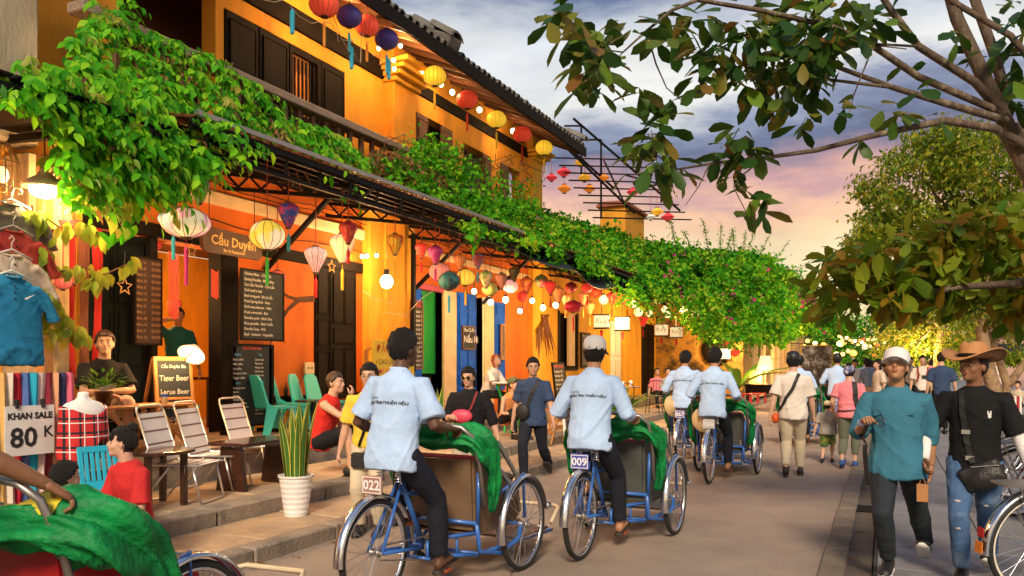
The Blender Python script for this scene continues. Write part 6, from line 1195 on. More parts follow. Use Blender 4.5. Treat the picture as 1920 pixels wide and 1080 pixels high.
for y in (-.10, .10): MB().cbox(-.012, .016, y - .015, y + .015, .17, .24, .004).build('clip', M_black, ss)
mn = T('mannequin', 'white headless mannequin torso wearing a red plaid shawl', 'mannequin', (-5.75, 4.30, .262), face(1, -.35)); mn.scale = (.88, .88, 1.0)
b = MB().tube([(0, 0, .44), (0, 0, .60), (0, 0, .80), (0, 0, .91), (0, 0, .96), (0, 0, .99)], [(.13, .09), (.12, .09), (.17, .11), (.20, .09), (.15, .07), (.06, .055)], 16, ref=(1, 0, 0)).tube([(0, 0, .96), (0, 0, 1.045), (0, 0, 1.05)], [.056, .047, .044], 14)
link('torso', remesh(b, .013, 4, 'torso'), M_white, mn); MB().lathe([(.16, 0), (.16, .02), (.02, .04), (.02, .46)], 16).build('stand', M_bwood, mn)
def plaid():
    m = mat('red_plaid', (.55, .02, .02), .85, bump=.2); nt = m.node_tree; N = nt.nodes.new; L = nt.links.new; b_ = nt.nodes['Principled BSDF']; tc = N('ShaderNodeTexCoord'); s = N('ShaderNodeSeparateXYZ'); L(tc.outputs['Object'], s.inputs[0]); prev = None
    col = None
    for k, (ax, sc_, c) in enumerate(((0, 9, (.02, .01, .02, 1)), (2, 9, (.02, .01, .02, 1)), (0, 9, (.8, .75, .7, 1)), (2, 9, (.8, .75, .7, 1)))):
        mu = N('ShaderNodeMath'); mu.operation = 'MULTIPLY_ADD'; L(s.outputs[ax], mu.inputs[0]); mu.inputs[1].default_value = sc_; mu.inputs[2].default_value = .5 if k < 2 else .75; fr = N('ShaderNodeMath'); fr.operation = 'FRACT'; L(mu.outputs[0], fr.inputs[0]); lt = N('ShaderNodeMath'); lt.operation = 'LESS_THAN'; L(fr.outputs[0], lt.inputs[0]); lt.inputs[1].default_value = .16 if k < 2 else .07
        mx = N('ShaderNodeMix'); mx.data_type = 'RGBA'; L(lt.outputs[0], mx.inputs[0]); mx.inputs[7].default_value = c
        if col is None: mx.inputs[6].default_value = (.55, .02, .02, 1)
        else: L(col, mx.inputs[6])
        col = mx.outputs[2]
    L(col, b_.inputs['Base Color']); return m
b = MB(); nu, nv = 28, 10; vs = []
for i in range(nv):
    f = i / (nv - 1)
    for j in range(nu):
        a = 2 * PI * j / nu; fl = 1 + .10 * sin(a * 7 + f * 2) * f; z = .905 + .035 * sin(a * 2 + 1) * (1 - f) - f * (.30 + .08 * sin(a * 2 + .5)) - (.34 * f * max(0, sin(a + .5)) ** 4); vs.append((cos(a) * (.188 + .01 * f) * fl, sin(a) * (.125 + .03 * f) * fl, z))
b.add(vs, [(i * nu + j, i * nu + (j + 1) % nu, (i + 1) * nu + (j + 1) % nu, (i + 1) * nu + j) for i in range(nv - 1) for j in range(nu)]); o = b.build('shawl', plaid(), mn, smooth=True); q = o.modifiers.new('s', 'SOLIDIFY'); q.thickness = .01
# dark red cloths hanging behind the post
for i in range(5):
    b = MB(); vs = []; y = 5.30 + i * .16
    for k in range(9): z = 3.0 - k * .21; vs += [(-7.72 + .02 * sin(k + i), y - .05, z), (-7.69 + .02 * sin(k * 1.4 + i), y, z), (-7.72, y + .05 + .01 * sin(k), z)]
    b.add(vs, [(k * 3 + j, k * 3 + j + 1, k * 3 + j + 4, k * 3 + j + 3) for k in range(8) for j in (0, 1)]); o = b.build('hanging_cloth', cloth('deep_red_%d' % (i % 2), ((.30, .015, .015), (.14, .05, .03))[i % 2]), None); tag(o, 'long narrow %s cloth, %s from the brick pier, hanging behind the vine' % (('dark red', 'brown')[i % 2], ('first', 'second', 'third', 'fourth', 'fifth')[i]), 'cloth', 'cloths hanging at the corner shop'); q = o.modifiers.new('s', 'SOLIDIFY'); q.thickness = .01
# ornaments
def star(label, p, r, m):
    t = T('star_ornament', label, 'ornament', p); pts = [V((0, r * (1 if k % 2 == 0 else .42) * sin(k * PI / 5), r * (1 if k % 2 == 0 else .42) * cos(k * PI / 5))) for k in range(10)]; MB().tube(pts, r * .07, 6, closed=True).build('star_outline', m, t); MB().tube([(0, 0, r), (0, 0, r * 4)], .003, 4).build('cord', M_black, t)
M_pine = mat('pine_strip', (.62, .36, .14), .6)
star('wooden outline star hanging in front of the dark shutters', PX(234, 537, -7.6), .10, M_pine); star('wooden outline star hanging beside the cream lantern', PX(622, 500, -7.0), .09, M_pine); star('small star dangling under the pastel flat lantern', PX(360, 470, -6.65), .07, M_goldt)
def garland(label, p, w, h):
    t = T('paper_garland', label, 'garland', p); n = int(h / .04); b = MB()
    for k in range(n): z = -k * .04; b.add([(0, -w / 2, z), (.03, 0, z - .04), (0, w / 2, z), (0, w / 2, z - .034), (.03, 0, z - .074), (0, -w / 2, z - .034)], [(0, 1, 4, 5), (1, 2, 3, 4)])
    b.build('paper_chain', mat('red_paper', (.75, .07, .03), .6, emis=.0), t)
garland('long folded red paper garland hanging at the doorway', PX(326, 472, -7.9), .16, .82); garland('shorter red paper garland hanging by the door post', PX(403, 505, -7.95), .13, .36)
b = MB()
for k in range(14): y = 7.25 + k * .075; b.tube([(-10.6, y, 3.2), (-10.58, y + .02 * sin(k), R.uniform(1.3, 2.0))], .012, 5)
tag(b.build('red_strings', mat('red_thread', (.6, .05, .02)), None), 'red threads hung with cards across the back of the lit room', 'threads', kind='stuff')
b = MB()
def br(pts, r): b.tube([PX(px, py, -8.185) for px, py in pts], [(.004, r_) for r_ in r], 6, ref=(1, 0, 0))
br([(590, 560), (560, 562), (540, 580), (528, 600), (516, 622), (505, 650)], [.06, .05, .035, .028, .02, .008]); br([(560, 562), (540, 556), (525, 545), (518, 535)], [.03, .025, .018, .008]); br([(540, 580), (525, 596), (510, 602), (500, 604)], [.025, .018, .012, .006]); br([(528, 600), (530, 630), (535, 645)], [.014, .009, .004])
b.build('mural_branches', mat('mural_brown', (.09, .035, .015), .9, var=.3), H1, w=1)
eb = T('socket_box', 'cream electric socket box on the orange wall with a loose cable', 'socket', PX(577, 690, -8.19)); MB().cbox(0, .05, -.11, .11, -.09, .09, .01).build('box', M_crm, eb); MB().tube([(.03, -.05, -.05), (.03, -.2, -.2), (.02, -.25, -.4)], .008, 5).build('cable', M_black, eb)
for y in (-.04, .04): MB().ell((.052, y, 0), .004, .02, .02, 8, 5).build('socket', M_black, eb)
# ---- bicycles parked on the riverside pavement
M_ww = mat('white_wall', (.75, .68, .55), .6); M_bred = mat('dark_red_frame', (.22, .02, .03), .35, coat=.4)
def bicycle(label, loc, rz, fm, ww=True, lean=.12):
    t = T('bicycle', label, 'bicycle', loc, rz, 'bicycles parked on the riverside pavement'); t.rotation_euler = (0, lean, rz)
    for y in (0, 1.05):
        w = wheel(t, (0, y, .34), rim=M_alu, fender=(.12 * PI, .98 * PI) if y else (.1 * PI, 1.05 * PI), fm=M_chrome)
        if ww:
            b = MB(); ring(b, (0, 0, 0), 0, 0, 0, 36, prof=[(.318, .018), (.304, .021), (.296, .015), (.296, -.015), (.304, -.021), (.318, -.018)]); b.build('white_wall', M_ww, w, smooth=True)
    b = MB().tube([(0, .42, .28), (0, .22, .86)], .015, 8).tube([(0, .42, .28), (0, .62, .30), (0, .86, .70)], .018, 8).tube([(0, .30, .66), (0, .84, .80)], .014, 8).tube([(0, .88, .62), (0, .83, .92)], .017, 8)
    for q in (-1, 1): b.tube([(.04 * q, 0, .34), (.03 * q, .42, .28)], .010, 6).tube([(.04 * q, 0, .34), (.02 * q, .26, .78)], .009, 6).tube([(.04 * q, 1.05, .34), (.03 * q, .90, .62)], .012, 6)
    b.build('frame', fm, t, smooth=True); MB().tube([(-.28, .62, 1.02), (-.24, .72, 1.04), (-.1, .84, 1.0), (.1, .84, 1.0), (.24, .72, 1.04), (.28, .62, 1.02)], .011, 8).tube([(0, .83, .9), (0, .84, 1.0)], .013, 8).build('handlebar', M_chrome, t, smooth=True)
    MB().tube([(0, .10, .90), (0, .2, .905), (0, .32, .90), (0, .40, .89)], [(.09, .03), (.085, .035), (.04, .025), (.02, .015)], 10, ref=(1, 0, 0)).build('saddle', M_leath, t, smooth=True)
    MB().box(-.07, .07, -.30, .22, .73, .745).tube([(.06, -.2, .73), (.05, 0, .34)], .006, 5).tube([(-.06, -.2, .73), (-.05, 0, .34)], .006, 5).build('carrier', M_steel, t)
    MB().lathe([(.02, -.003), (.085, -.003), (.085, .003), (.02, .003)], 18, M=Matrix.Translation((.05, .42, .28)) @ Matrix.Rotation(PI / 2, 4, 'Y')).bar((.06, .42, .28), (.07, .52, .15), .015).bar((-.06, .42, .28), (-.07, .32, .41), .015).build('crankset', M_steel, t)
    MB().box(-.025, .025, -.395, -.388, .40, .46).build('rear_reflector', M_redv, t); MB().box(-.03, .03, -.40, -.392, .30, .37).build('orange_reflector', mat('orange_plastic', (.7, .2, .02), .4), t)
def at_w(px, py): return PG(px, py, .055)
bicycle('parked bicycle with white walled rear wheel at the lower right corner', PG(1935, 1118, .055), face(1, .62), M_bred); bicycle('parked bicycle with dark red frame behind the hat wearing man', PG(1902, 968, .055), face(1, .5), M_bred); bicycle('farthest of the parked bicycles, mostly hidden behind the other two', PG(1912, 945, .055) + V((-.05, .35, 0)), face(1, .6), M_black, False)
# ================================================================ LANTERNS AND LAMPS
def lm_(name, c, lit=0, c2=None, vs=9): return mat('silk_' + name, c, .55, var=.12, vs=vs, col2=c2, c2=(.47, .55), emis=lit * .5, bump=.1, bs=120)
M_cordr = mat('red_cord', (.30, .03, .02), .7); M_rib = mat('bamboo_rib', (.22, .09, .03), .7); M_capd = mat('lantern_cap', (.05, .025, .012), .5)
TAS = {k: mat('tassel_' + k, c, .8) for k, c in dict(y=(.75, .50, .04), r=(.60, .02, .02), g=(.05, .50, .06), c=(.03, .35, .50), o=(.7, .25, .03), p=(.6, .04, .25)).items()}
def _drop(w): return [(.10, 0), (.13, .04), (.22, .22), (.33, .46), (.44, .70), (.49, .86), (.47, .97), (.36, 1.08), (.16, 1.15), (.13, 1.17)]
def _round(w, f=.84): return [(.5 * sin(a) if .2 < a < 2.94 else .12, .5 * f - .5 * f * cos(a)) for a in np.linspace(.22, PI - .22, 13)]
def lantern(label, px, py, wpx, kind, m, x, tas=None, ctop=None, D=None, group='silk lanterns under the terrace awning', nrib=12):
    P = PX(px, py, x) if D is None else PD(px, py, D); Z = P.x * -sa + P.y * ca; w = wpx * Z / F
    pr = {'round': _round(w), 'flat': _round(w, .62), 'drop': _drop(w), 'bulb': [(r, z * .95) for r, z in _drop(w)], 'diamond': [(.10, 0), (.30, .14), (.5, .30), (.30, .44), (.10, .58)]}[kind]
    h = pr[-1][1] - pr[0][1]; z0 = P.z - h * w / 2; t = T('lantern', label, 'lantern', (P.x, P.y, z0), R.uniform(0, 3), group)
    n = nrib * 2; k = (lambda j, z: 1.0 if j % 2 else .94) if kind != 'diamond' else None
    sh_ = MB().lathe([(r * w, (z - pr[0][1]) * w) for r, z in pr], n if kind != 'diamond' else 6, mod=k).build('shade', m, t, smooth=kind != 'diamond')
    if kind != 'diamond' and wpx > 20:
        b = MB()
        for j in range(nrib):
            a = 4 * PI * j / n; b.tube([(cos(a) * r_ * w * 1.012, sin(a) * r_ * w * 1.012, (z - pr[0][1]) * w) for r_, z in pr], .0032 if wpx < 50 else .0038, 4, cap=False)
        b.build('ribs', M_rib, sh_)
    MB().lathe([(.15 * w, h * w - .004), (.16 * w, h * w + .012), (.05 * w, h * w + .02)], 12).build('top_cap', M_capd, t); MB().lathe([(.05 * w, -.02), (.13 * w, -.014), (.13 * w, .004)], 12).build('bottom_cap', M_capd, t)
    top = (ctop if ctop is not None else (4.12 - (x + 7.0) * .18)) - z0
    if top > h * w: MB().tube([(0, 0, h * w), (0, 0, top)], .006, 5).build('cord', M_cordr, t)
    if tas: L_ = max(.16, w * .8); MB().tube([(0, 0, -.01), (0, 0, -.10 * w - .05)], .004, 4).lathe([(.012, -.05 - .1 * w), (.022, -.09 - .1 * w), (.020, -.05 - .1 * w - L_), (.004, -.05 - .1 * w - L_)], 8).build('tassel', TAS[tas], t)
    return t
A_ = lantern
A_('wide flat lantern glowing in pastel pink stripes above the doorway', 349, 418, 90, 'flat', lm_('pastel', (.80, .38, .42), .42, (.78, .68, .40)), -6.7, 'p'); A_('wide flat lantern with blue and yellow side behind the pink one', 325, 412, 55, 'flat', lm_('skyblue', (.15, .45, .62), .3, (.75, .65, .15)), -7.0, 'c')
A_('small green floral lantern under the vine leaves', 374, 358, 40, 'drop', lm_('greenflower', (.06, .35, .12), .12, (.60, .10, .25), 26), -6.7)
A_('round yellow glowing lantern with a green tassel in front of the carved sign', 501, 441, 66, 'round', lm_('yellow', (.85, .60, .06), .55, (.85, .66, .40), 6), -6.6, 'g')
A_('blue floral teardrop lantern with a cyan tassel', 541, 404, 40, 'drop', lm_('blueflower', (.03, .08, .45), .05, (.55, .05, .22), 22), -6.5, 'c')
A_('blush white glowing teardrop lantern with a red tassel', 592, 487, 44, 'bulb', lm_('blush', (.85, .45, .33), .52, (.85, .62, .52), 7), -6.8, 'r')
A_('cream glowing teardrop lantern with a yellow tassel', 642, 466, 49, 'bulb', lm_('cream', (.88, .58, .25), .6, (.85, .52, .30), 6), -6.7, 'y')
A_('small red floral lantern in front of the cream lantern', 653, 436, 35, 'drop', lm_('redflower', (.50, .01, .02), .1, (.65, .12, .06), 24), -6.4, 'r')
A_('gold teardrop lantern with red blossoms and a yellow tassel', 741, 458, 33, 'drop', lm_('gold', (.66, .42, .03), .12, (.55, .08, .02), 16), -6.6, 'y')
A_('magenta teardrop lantern left of the teal lantern', 816, 478, 29, 'drop', lm_('magenta', (.62, .02, .22), .12, (.70, .08, .32), 22), -6.6, 'p'); A_('round salmon lantern behind the magenta one', 824, 510, 40, 'round', lm_('salmon', (.80, .26, .20), .35), -7.1)
A_('round teal lantern with dark drawing', 842, 527, 41, 'round', lm_('teal', (.04, .24, .25), .05, (.01, .06, .07), 12), -6.5, 'c'); A_('round plain yellow glowing lantern with yellow tassel beside the teal one', 873, 520, 36, 'round', lm_('plainyellow', (.88, .55, .06), .6), -6.9, 'y')
A_('round rose lantern half behind the upper menu board', 520, 521, 32, 'round', lm_('rose', (.75, .12, .10), .3), -8.0, None)
A_('red and blue patchwork lantern high over the yellow one', 896, 489, 24, 'drop', lm_('patch', (.45, .06, .05), .1, (.10, .25, .45), 20), -6.5, 'c'); A_('cream lantern with green leaves beside the olive one', 911, 524, 27, 'drop', lm_('leafcream', (.62, .45, .22), .2, (.12, .22, .05), 16), -6.7); A_('round olive green lantern', 918, 542, 30, 'round', lm_('olive', (.36, .36, .08), .2), -6.9)
A_('dusty tan striped teardrop lantern', 940, 527, 25, 'drop', lm_('dusty', (.42, .16, .10), .12), -6.7); A_('round blush glowing lantern low between the dark ones', 957, 537, 30, 'round', lm_('palepink', (.85, .42, .38), .6), -7.0); A_('nearly black green floral teardrop lantern', 964, 514, 22, 'drop', lm_('blackgreen', (.03, .05, .03), .02, (.12, .10, .03), 20), -6.5)
A_('orange red teardrop lantern over the red pilaster', 988, 534, 25, 'drop', lm_('orangered', (.62, .07, .02), .2, (.75, .22, .03), 18), -6.8, 'o'); A_('green and pink round lantern under the tarp', 1015, 527, 27, 'round', lm_('greenpink', (.10, .22, .05), .08, (.5, .06, .08), 14), -6.9)
A_('orange striped teardrop lantern left of the crimson ones', 1047, 553, 25, 'drop', lm_('orange', (.70, .20, .05), .25), -6.7); A_('round dark red lantern above the crimson flat lantern', 1071, 539, 23, 'round', lm_('darkred', (.30, .01, .01), .08), -6.7); A_('flat crimson lantern with a red tassel', 1075, 575, 35, 'flat', lm_('crimson', (.45, .005, .03), .12), -6.5, 'r'); A_('orange glowing teardrop lantern right of the crimson one', 1093, 560, 21, 'drop', lm_('glowor', (.8, .22, .06), .4), -6.7, 'o'); A_('round red orange lantern beside the box lanterns', 1116, 548, 24, 'round', lm_('redor', (.45, .05, .02), .15), -6.8)
for (px, py, w, x, c, k, l) in ((1032, 540, 22, -6.5, 'scarlet', 'drop', 'scarlet teardrop lantern behind the dried branch'), (1060, 562, 20, -6.9, 'orange', 'drop', 'orange teardrop lantern tucked behind the crimson flat one'), (1101, 540, 22, -6.4, 'scarlet', 'round', 'round scarlet lantern above the glowing teardrop'), (1106, 578, 20, -6.8, 'glowor', 'drop', 'low orange teardrop left of the first drum lantern'), (1147, 560, 20, -6.3, 'scarlet', 'drop', 'scarlet teardrop between the drum lanterns'), (1176, 566, 20, -6.4, 'glowor', 'round', 'round orange lantern above the second drum lantern'), (1206, 602, 18, -6.2, 'scarlet', 'drop', 'scarlet teardrop before the white panelled door'), (1222, 570, 18, -6.4, 'orange', 'round', 'round orange lantern under the fringe of leaves'), (980, 556, 22, -7.2, 'scarlet', 'round', 'round scarlet lantern low against the red pilaster'), (862, 492, 24, -6.6, 'orange', 'drop', 'orange teardrop high between the teal and patchwork lanterns'), (790, 470, 24, -6.9, 'scarlet', 'drop', 'scarlet teardrop left of the magenta lantern')):
    A_(l, px, py, w, k, lm_(c, {'scarlet': (.72, .03, .02), 'orange': (.70, .20, .05), 'glowor': (.8, .22, .06)}[c], .5), x, 'r' if c == 'scarlet' else 'o')
# under the upper eave
for (px, py, w, c, l) in ((815, 143, 44, 0, 'yellow pleated lantern nearest to the column under the upper eave'), (876, 187, 41, 1, 'red pleated lantern between two yellow ones under the upper eave'), (931, 224, 38, 0, 'middle yellow pleated lantern under the upper eave'), (979, 252, 36, 1, 'red pleated lantern second from the roof end under the upper eave'), (1020, 277, 33, 0, 'yellow pleated lantern at the roof end under the upper eave')):
    A_(l, px, py, w, 'round', (lm_('eaveyellow', (.88, .52, .03), .55), lm_('eavered', (.70, .05, .02), .38))[c], -7.45, 'y' if c == 0 else 'r', 6.92, group='pleated lanterns along the upper eave', nrib=16)
for (px, py, w, c, l) in ((608, 8, 56, 0, 'red lantern cut by the top edge under the upper eave'), (655, 31, 47, 1, 'purple blue lantern next to the topmost red one'), (688, 48, 47, 0, 'red lantern between two purple blue ones by the column'), (725, 74, 44, 1, 'purple blue lantern closest to the column cornice')):
    A_(l, px, py, w, 'round', (lm_('topred', (.72, .06, .025), .4), lm_('purple', (.06, .05, .30), .06))[c], -7.2, 'o' if c == 0 else 'c', 7.0, group='pleated lanterns along the upper eave', nrib=16)
# diamond lanterns on the scaffold
for (px, py, w, c, l) in ((1088, 305, 24, 0, 'topmost'), (1057, 323, 30, 1, 'large red'), (1034, 333, 24, 1, 'leftmost red'), (1096, 333, 28, 0, 'middle'), (1133, 333, 22, 2, 'right hand'), (1058, 354, 28, 2, 'low left'), (1105, 354, 26, 2, 'low'), (1187, 360, 26, 1, 'red above the rooftop block'), (1232, 397, 26, 0, 'far yellow'), (1252, 407, 27, 1, 'far red'), (1220, 407, 20, 3, 'far pale')):
    A_('%s diamond lantern hanging from the roof scaffold, %s' % (l, ('yellow', 'scarlet', 'orange', 'white')[c]), px, py, w, 'diamond', (lm_('dy', (.82, .42, .03), .35), lm_('ds', (.72, .04, .05), .3), lm_('do', (.80, .22, .02), .35), lm_('dw', (.8, .7, .6), .2))[c], 0, None, PD(px, py, 24).z + .7, D=24, group='diamond lanterns on the roof scaffold')
A_('round red lantern hanging in the dark top of the doorway', 288, 460, 28, 'round', lm_('door', (.65, .05, .03), .5), -8.6, None, 3.2); A_('round red lantern behind the person in teal', 327, 570, 26, 'round', lm_('door', (1, 1, 1)), -9.6, None, 3.3)
A_('pink fluted lantern behind the hanging vine, left one', 118, 528, 34, 'round', lm_('fluted', (.75, .12, .10), .35), -7.4, None, 3.6); A_('pink fluted lantern behind the hanging vine, right one', 140, 520, 30, 'round', lm_('fluted', (1, 1, 1)), -7.4, None, 3.6)
for (px, py, l) in ((1355, 590, 'upper'), (1378, 660, 'middle'), (1372, 700, 'low'), (1362, 640, 'left')): A_('%s round red lantern of the stall by the banana plant' % l, px, py, 19, 'round', lm_('stall', (.75, .07, .03), .5), 0, None, 3.4, D=29, group='red lanterns of the stall by the banana plant')
# drum lanterns with four drawn panels
M_drum = mat('paper_drum', (.88, .68, .40), .6, emis=.20, var=.10); M_ink = mat('green_ink', (.25, .28, .10), .8)
for (px, py, w, l) in ((1128, 603, 33, 'drum shaped paper lantern with drawings, first above cyclo 009 driver'), (1167, 607, 33, 'drum shaped paper lantern with drawings, second above cyclo 009 driver'), (1240, 619, 29, 'drum shaped paper lantern with drawings, left of the far pair'), (1268, 623, 27, 'drum shaped paper lantern with drawings, right of the far pair')):
    P = PX(px, py, -6.0); Z = P.x * -sa + P.y * ca; wd_ = w * Z / F / 2 * .82; h = wd_ * 1.15; t = T('drum_lantern', l, 'lantern', (P.x, P.y, P.z), .25, 'drum shaped paper lanterns at the cafe')
    MB().cbox(-wd_, wd_, -wd_, wd_, -h * .75, h * .75, .02).build('shade', M_drum, t)
    MB().cbox(-wd_ * 1.15, wd_ * 1.15, -wd_ * 1.15, wd_ * 1.15, h * .75, h * .85, .01).build('top_rim', M_dwood, t); MB().cbox(-wd_ * 1.1, wd_ * 1.1, -wd_ * 1.1, wd_ * 1.1, -h * .86, -h * .75, .01).build('bottom_rim', M_dwood, t)
    for ax in (0, 1):
        for q in (-1, 0, 1):
            M4 = Matrix.Rotation(ax * PI / 2, 4, 'Z') @ Matrix.Translation((q * wd_ * .55, -wd_ - .004, R.uniform(-.1, .1) * h)); b = MB()
            if q: b.tube([M4 @ V((wd_ * .17 * cos(a), 0, h * .26 * sin(a))) for a in np.linspace(0, 2 * PI, 11)[:-1]], .006, 4, closed=True).tube([M4 @ V((-wd_ * .1, 0, -h * .1)), M4 @ V((wd_ * .08, 0, h * .14))], .006, 4)
            else: b.tube([M4 @ V((-wd_ * .18, 0, -h * .2)), M4 @ V((0, 0, h * .05)), M4 @ V((wd_ * .2, 0, h * .1))], .007, 4).tube([M4 @ V((-wd_ * .05, 0, h * .2)), M4 @ V((wd_ * .12, 0, -h * .2))], .006, 4)
            b.build('drawing', M_ink, t)
    MB().tube([(0, 0, h * .85), (0, 0, 3.7 - P.z)], .008, 5).build('cord', M_black, t); MB().tube([(0, 0, -h * .86), (0, 0, -h * 1.0)], .005, 4).lathe([(.02, -h), (.035, -h * 1.05), (.03, -h * 1.9), (.005, -h * 1.9)], 8).build('tassel', TAS['r'], t)
# small glass and pot lamps under the bougainvillea
M_glow = mat('warm_glow', (1, .8, .5), emis=5, ecol=(1, .66, .30)); M_glow2 = mat('soft_glow', (.9, .7, .45), emis=.62, ecol=(1, .66, .30))
gl = [(1132, 562, 18), (1197, 585, 18), (1233, 563, 14), (1246, 580, 13), (1252, 590, 13), (1282, 582, 15), (1299, 589, 13), (1314, 591, 12), (1326, 594, 15), (1188, 570, 14), (1218, 588, 13)]
ords = ['first', 'second', 'third', 'fourth', 'fifth', 'sixth', 'seventh', 'eighth', 'ninth', 'tenth', 'eleventh']
so_ = sorted(range(len(gl)), key=lambda i: gl[i][0])
for rank, i in enumerate(so_):
    px, py, w = gl[i]; P = PX(px, py, -5.8 - .1 * (i % 3)); Z = P.x * -sa + P.y * ca; r_ = w * Z / F / 2
    t = T('glass_lamp', 'small glowing glass lamp under the bougainvillea, %s counted from the left' % ords[rank], 'lamp', P, 0, 'small glass lamps under the bougainvillea'); MB().lathe([(r_ * .5, -r_ * .9), (r_, -r_ * .2), (r_ * .9, r_ * .4), (r_ * .4, r_ * .8), (r_ * .35, r_)], 14).build('glass', M_glow2, t, smooth=True); MB().lathe([(r_ * .36, r_), (r_ * .3, r_ * 1.3)], 10).tube([(0, 0, r_), (0, 0, r_ + .5)], .006, 4).build('fitting', M_iron, t)
# bare bulbs
def bulb(px, py, wpx, x, label, e=1, ctop=None, light=0, group='bare bulbs strung under the awning'):
    P = PX(px, py, x); Z = P.x * -sa + P.y * ca; r_ = wpx * Z / F / 2; t = T('light_bulb', label, 'bulb', P, 0, group)
    MB().ell((0, 0, 0), r_, r_, r_ * 1.1, 12, 8).build('glass', mat('bulb_glow', (1, 1, 1)), t, smooth=True); MB().lathe([(r_ * .45, r_ * .9), (r_ * .45, r_ * 1.9)], 8).tube([(0, 0, r_ * 1.8), (0, 0, max(r_ * 2.2, (ctop or 3.95) - P.z))], .005, 4).build('socket', M_black, t)
    if light:
        l = bpy.data.lights.new('bulb_light', 'POINT'); l.energy = light * 1.5; l.color = (1, .55, .22); l.shadow_soft_size = max(.05, r_ * 1.1); o = bpy.data.objects.new('bulb_light', l); COL.objects.link(o); o.location = P
for i, (px, py, w, li) in enumerate(((889, 546, 9, 60), (920, 567, 10, 0), (948, 562, 11, 60), (975, 583, 9, 0), (998, 564, 9, 60), (1018, 577, 10, 0), (1042, 572, 10, 60))): bulb(px, py, w, -7.0, 'bare glowing bulb over the blue doors, %s from the left of its row' % ords[i], light=li)
bulb(725, 528, 24, -7.2, 'large white globe bulb in front of the yellow pillar', light=110, group=None)
for i, px in enumerate((679, 688, 706)): bulb(px, 481 - i % 3, 7, -7.75, 'tiny bulb of the wall fixture by the pillar, %s of three' % ords[i], ctop=3.1, light=25 if i == 1 else 0, group='tiny bulbs of the wall fixture')
bulb(160, 356, 12, -7.2, 'small round bulb among the vine leaves near the enamel lamp', light=30, group=None)
for i, (px, py, li) in enumerate(((791, 134, 40), (827, 158, 0), (848, 173, 40), (899, 206, 0), (962, 246, 40))): bulb(px, py, 9, -7.7, 'bulb tucked under the upper eave, %s from the column' % ords[i], ctop=6.95, light=li, group='bulbs along the upper eave')
for i, (px, py) in enumerate(((710, 91), (751, 86), (738, 113), (739, 129), (640, 20))): bulb(px, py, 7, -7.35, 'fairy light bulb by the column cornice, %s of five' % ords[i], ctop=PX(px, py - 8, -7.35).z, group='fairy bulbs by the column cornice', light=35 if i in (1, 4) else 0)
# fairy string
b = MB(); M_wire = mat('pale_wire', (.60, .45, .28), .6)
def W2(pts, x): b.tube([PX(p, q, x) for p, q in pts], .006, 5)
W2([(495, 0), (515, 4), (530, 0)], -7.2); W2([(545, 12), (560, 30), (585, 44), (600, 40), (622, 44), (632, 60), (634, 78)], -7.2); W2([(610, 40), (625, 30), (640, 70), (652, 94), (655, 60), (660, 118), (664, 100), (676, 118), (678, 60)], -7.2); W2([(680, 62), (690, 95), (702, 105), (712, 100), (716, 116), (712, 122)], -7.2); W2([(640, 74), (660, 78), (678, 66)], -7.2)
tag(b.build('string_lights_wire', M_wire), 'pale looping wire of fairy lights between the topmost lanterns', 'string lights', kind='thing')
b = MB(); W2([(720, 585), (760, 592), (790, 560), (812, 545)], -7.0); W2([(680, 545), (700, 560), (740, 570)], -7.6)
tag(b.build('slack_cable', M_wire), 'slack pale cable looping beside the magenta transom', 'cable')
for (px, py) in ((548, 18), (659, 88), (729, 110)): b = MB().lathe([(.02, 0), (.035, -.05), (.03, -.32), (.004, -.34)], 8); o = b.build('hanging_tassel', TAS['c']); o.location = PX(px, py, -7.2); tag(o, {548: 'blue tassel at the top beside the first fairy wire loop', 659: 'blue tassel under the red and purple lanterns', 729: 'blue tassel under the purple lantern by the cornice'}[px], 'tassel')
# enamel lamp over the shirts and bamboo shade
el = T('enamel_lamp', 'bright enamel shade lamp hanging above the shirts', 'lamp', PX(84, 350, -6.5)); MB().lathe([(.185, -.01), (.19, 0), (.14, .045), (.07, .09), (.04, .13), (.03, .18), (.025, .18), (.03, .12), (.06, .08), (.13, .035), (.18, -.006)], 24).build('shade', mat('enamel', (.75, .55, .40), .3), el, smooth=True); MB().ell((0, 0, -.03), .12, .12, .07).build('bulb', mat('bulb_glow', (1, 1, 1)), el, smooth=True); MB().tube([(0, 0, .18), (0, 0, .6)], .006, 5).build('cord', M_black, el)
bs_ = T('bamboo_lamp', 'bamboo cage lampshade cut by the left edge above the shirts', 'lamp', PX(4, 332, -6.6)); 
for k in range(16): a = k * PI / 8; MB().tube([(.05 * cos(a), .05 * sin(a), .28), (.12 * cos(a), .12 * sin(a), .15), (.14 * cos(a), .14 * sin(a), -.12)], .005, 5).build('bamboo_strip', M_pine, bs_)
for (r_, z) in ((.05, .28), (.125, .12), (.142, -.1)): MB().tube([(r_ * cos(a), r_ * sin(a), z) for a in np.linspace(0, 2 * PI, 17)[:-1]], .006, 5, closed=True).build('hoop', M_pine, bs_)
MB().ell((0, 0, .02), .05, .05, .07).build('bulb', M_glow2, bs_, smooth=True)
def plight(p, e, r=.12, c=(1, .52, .18)):
    l = bpy.data.lights.new('lamp_light', 'POINT'); l.energy = e * 1.3; l.color = c; l.shadow_soft_size = r; o = bpy.data.objects.new('lamp_light', l); COL.objects.link(o); o.location = p
plight(PX(84, 362, -6.5), 130, .11, (1, .62, .30)); plight((-9.6, 7.9, 2.7), 55, .2); plight(PX(330, 648, -6.86), 14, .04)
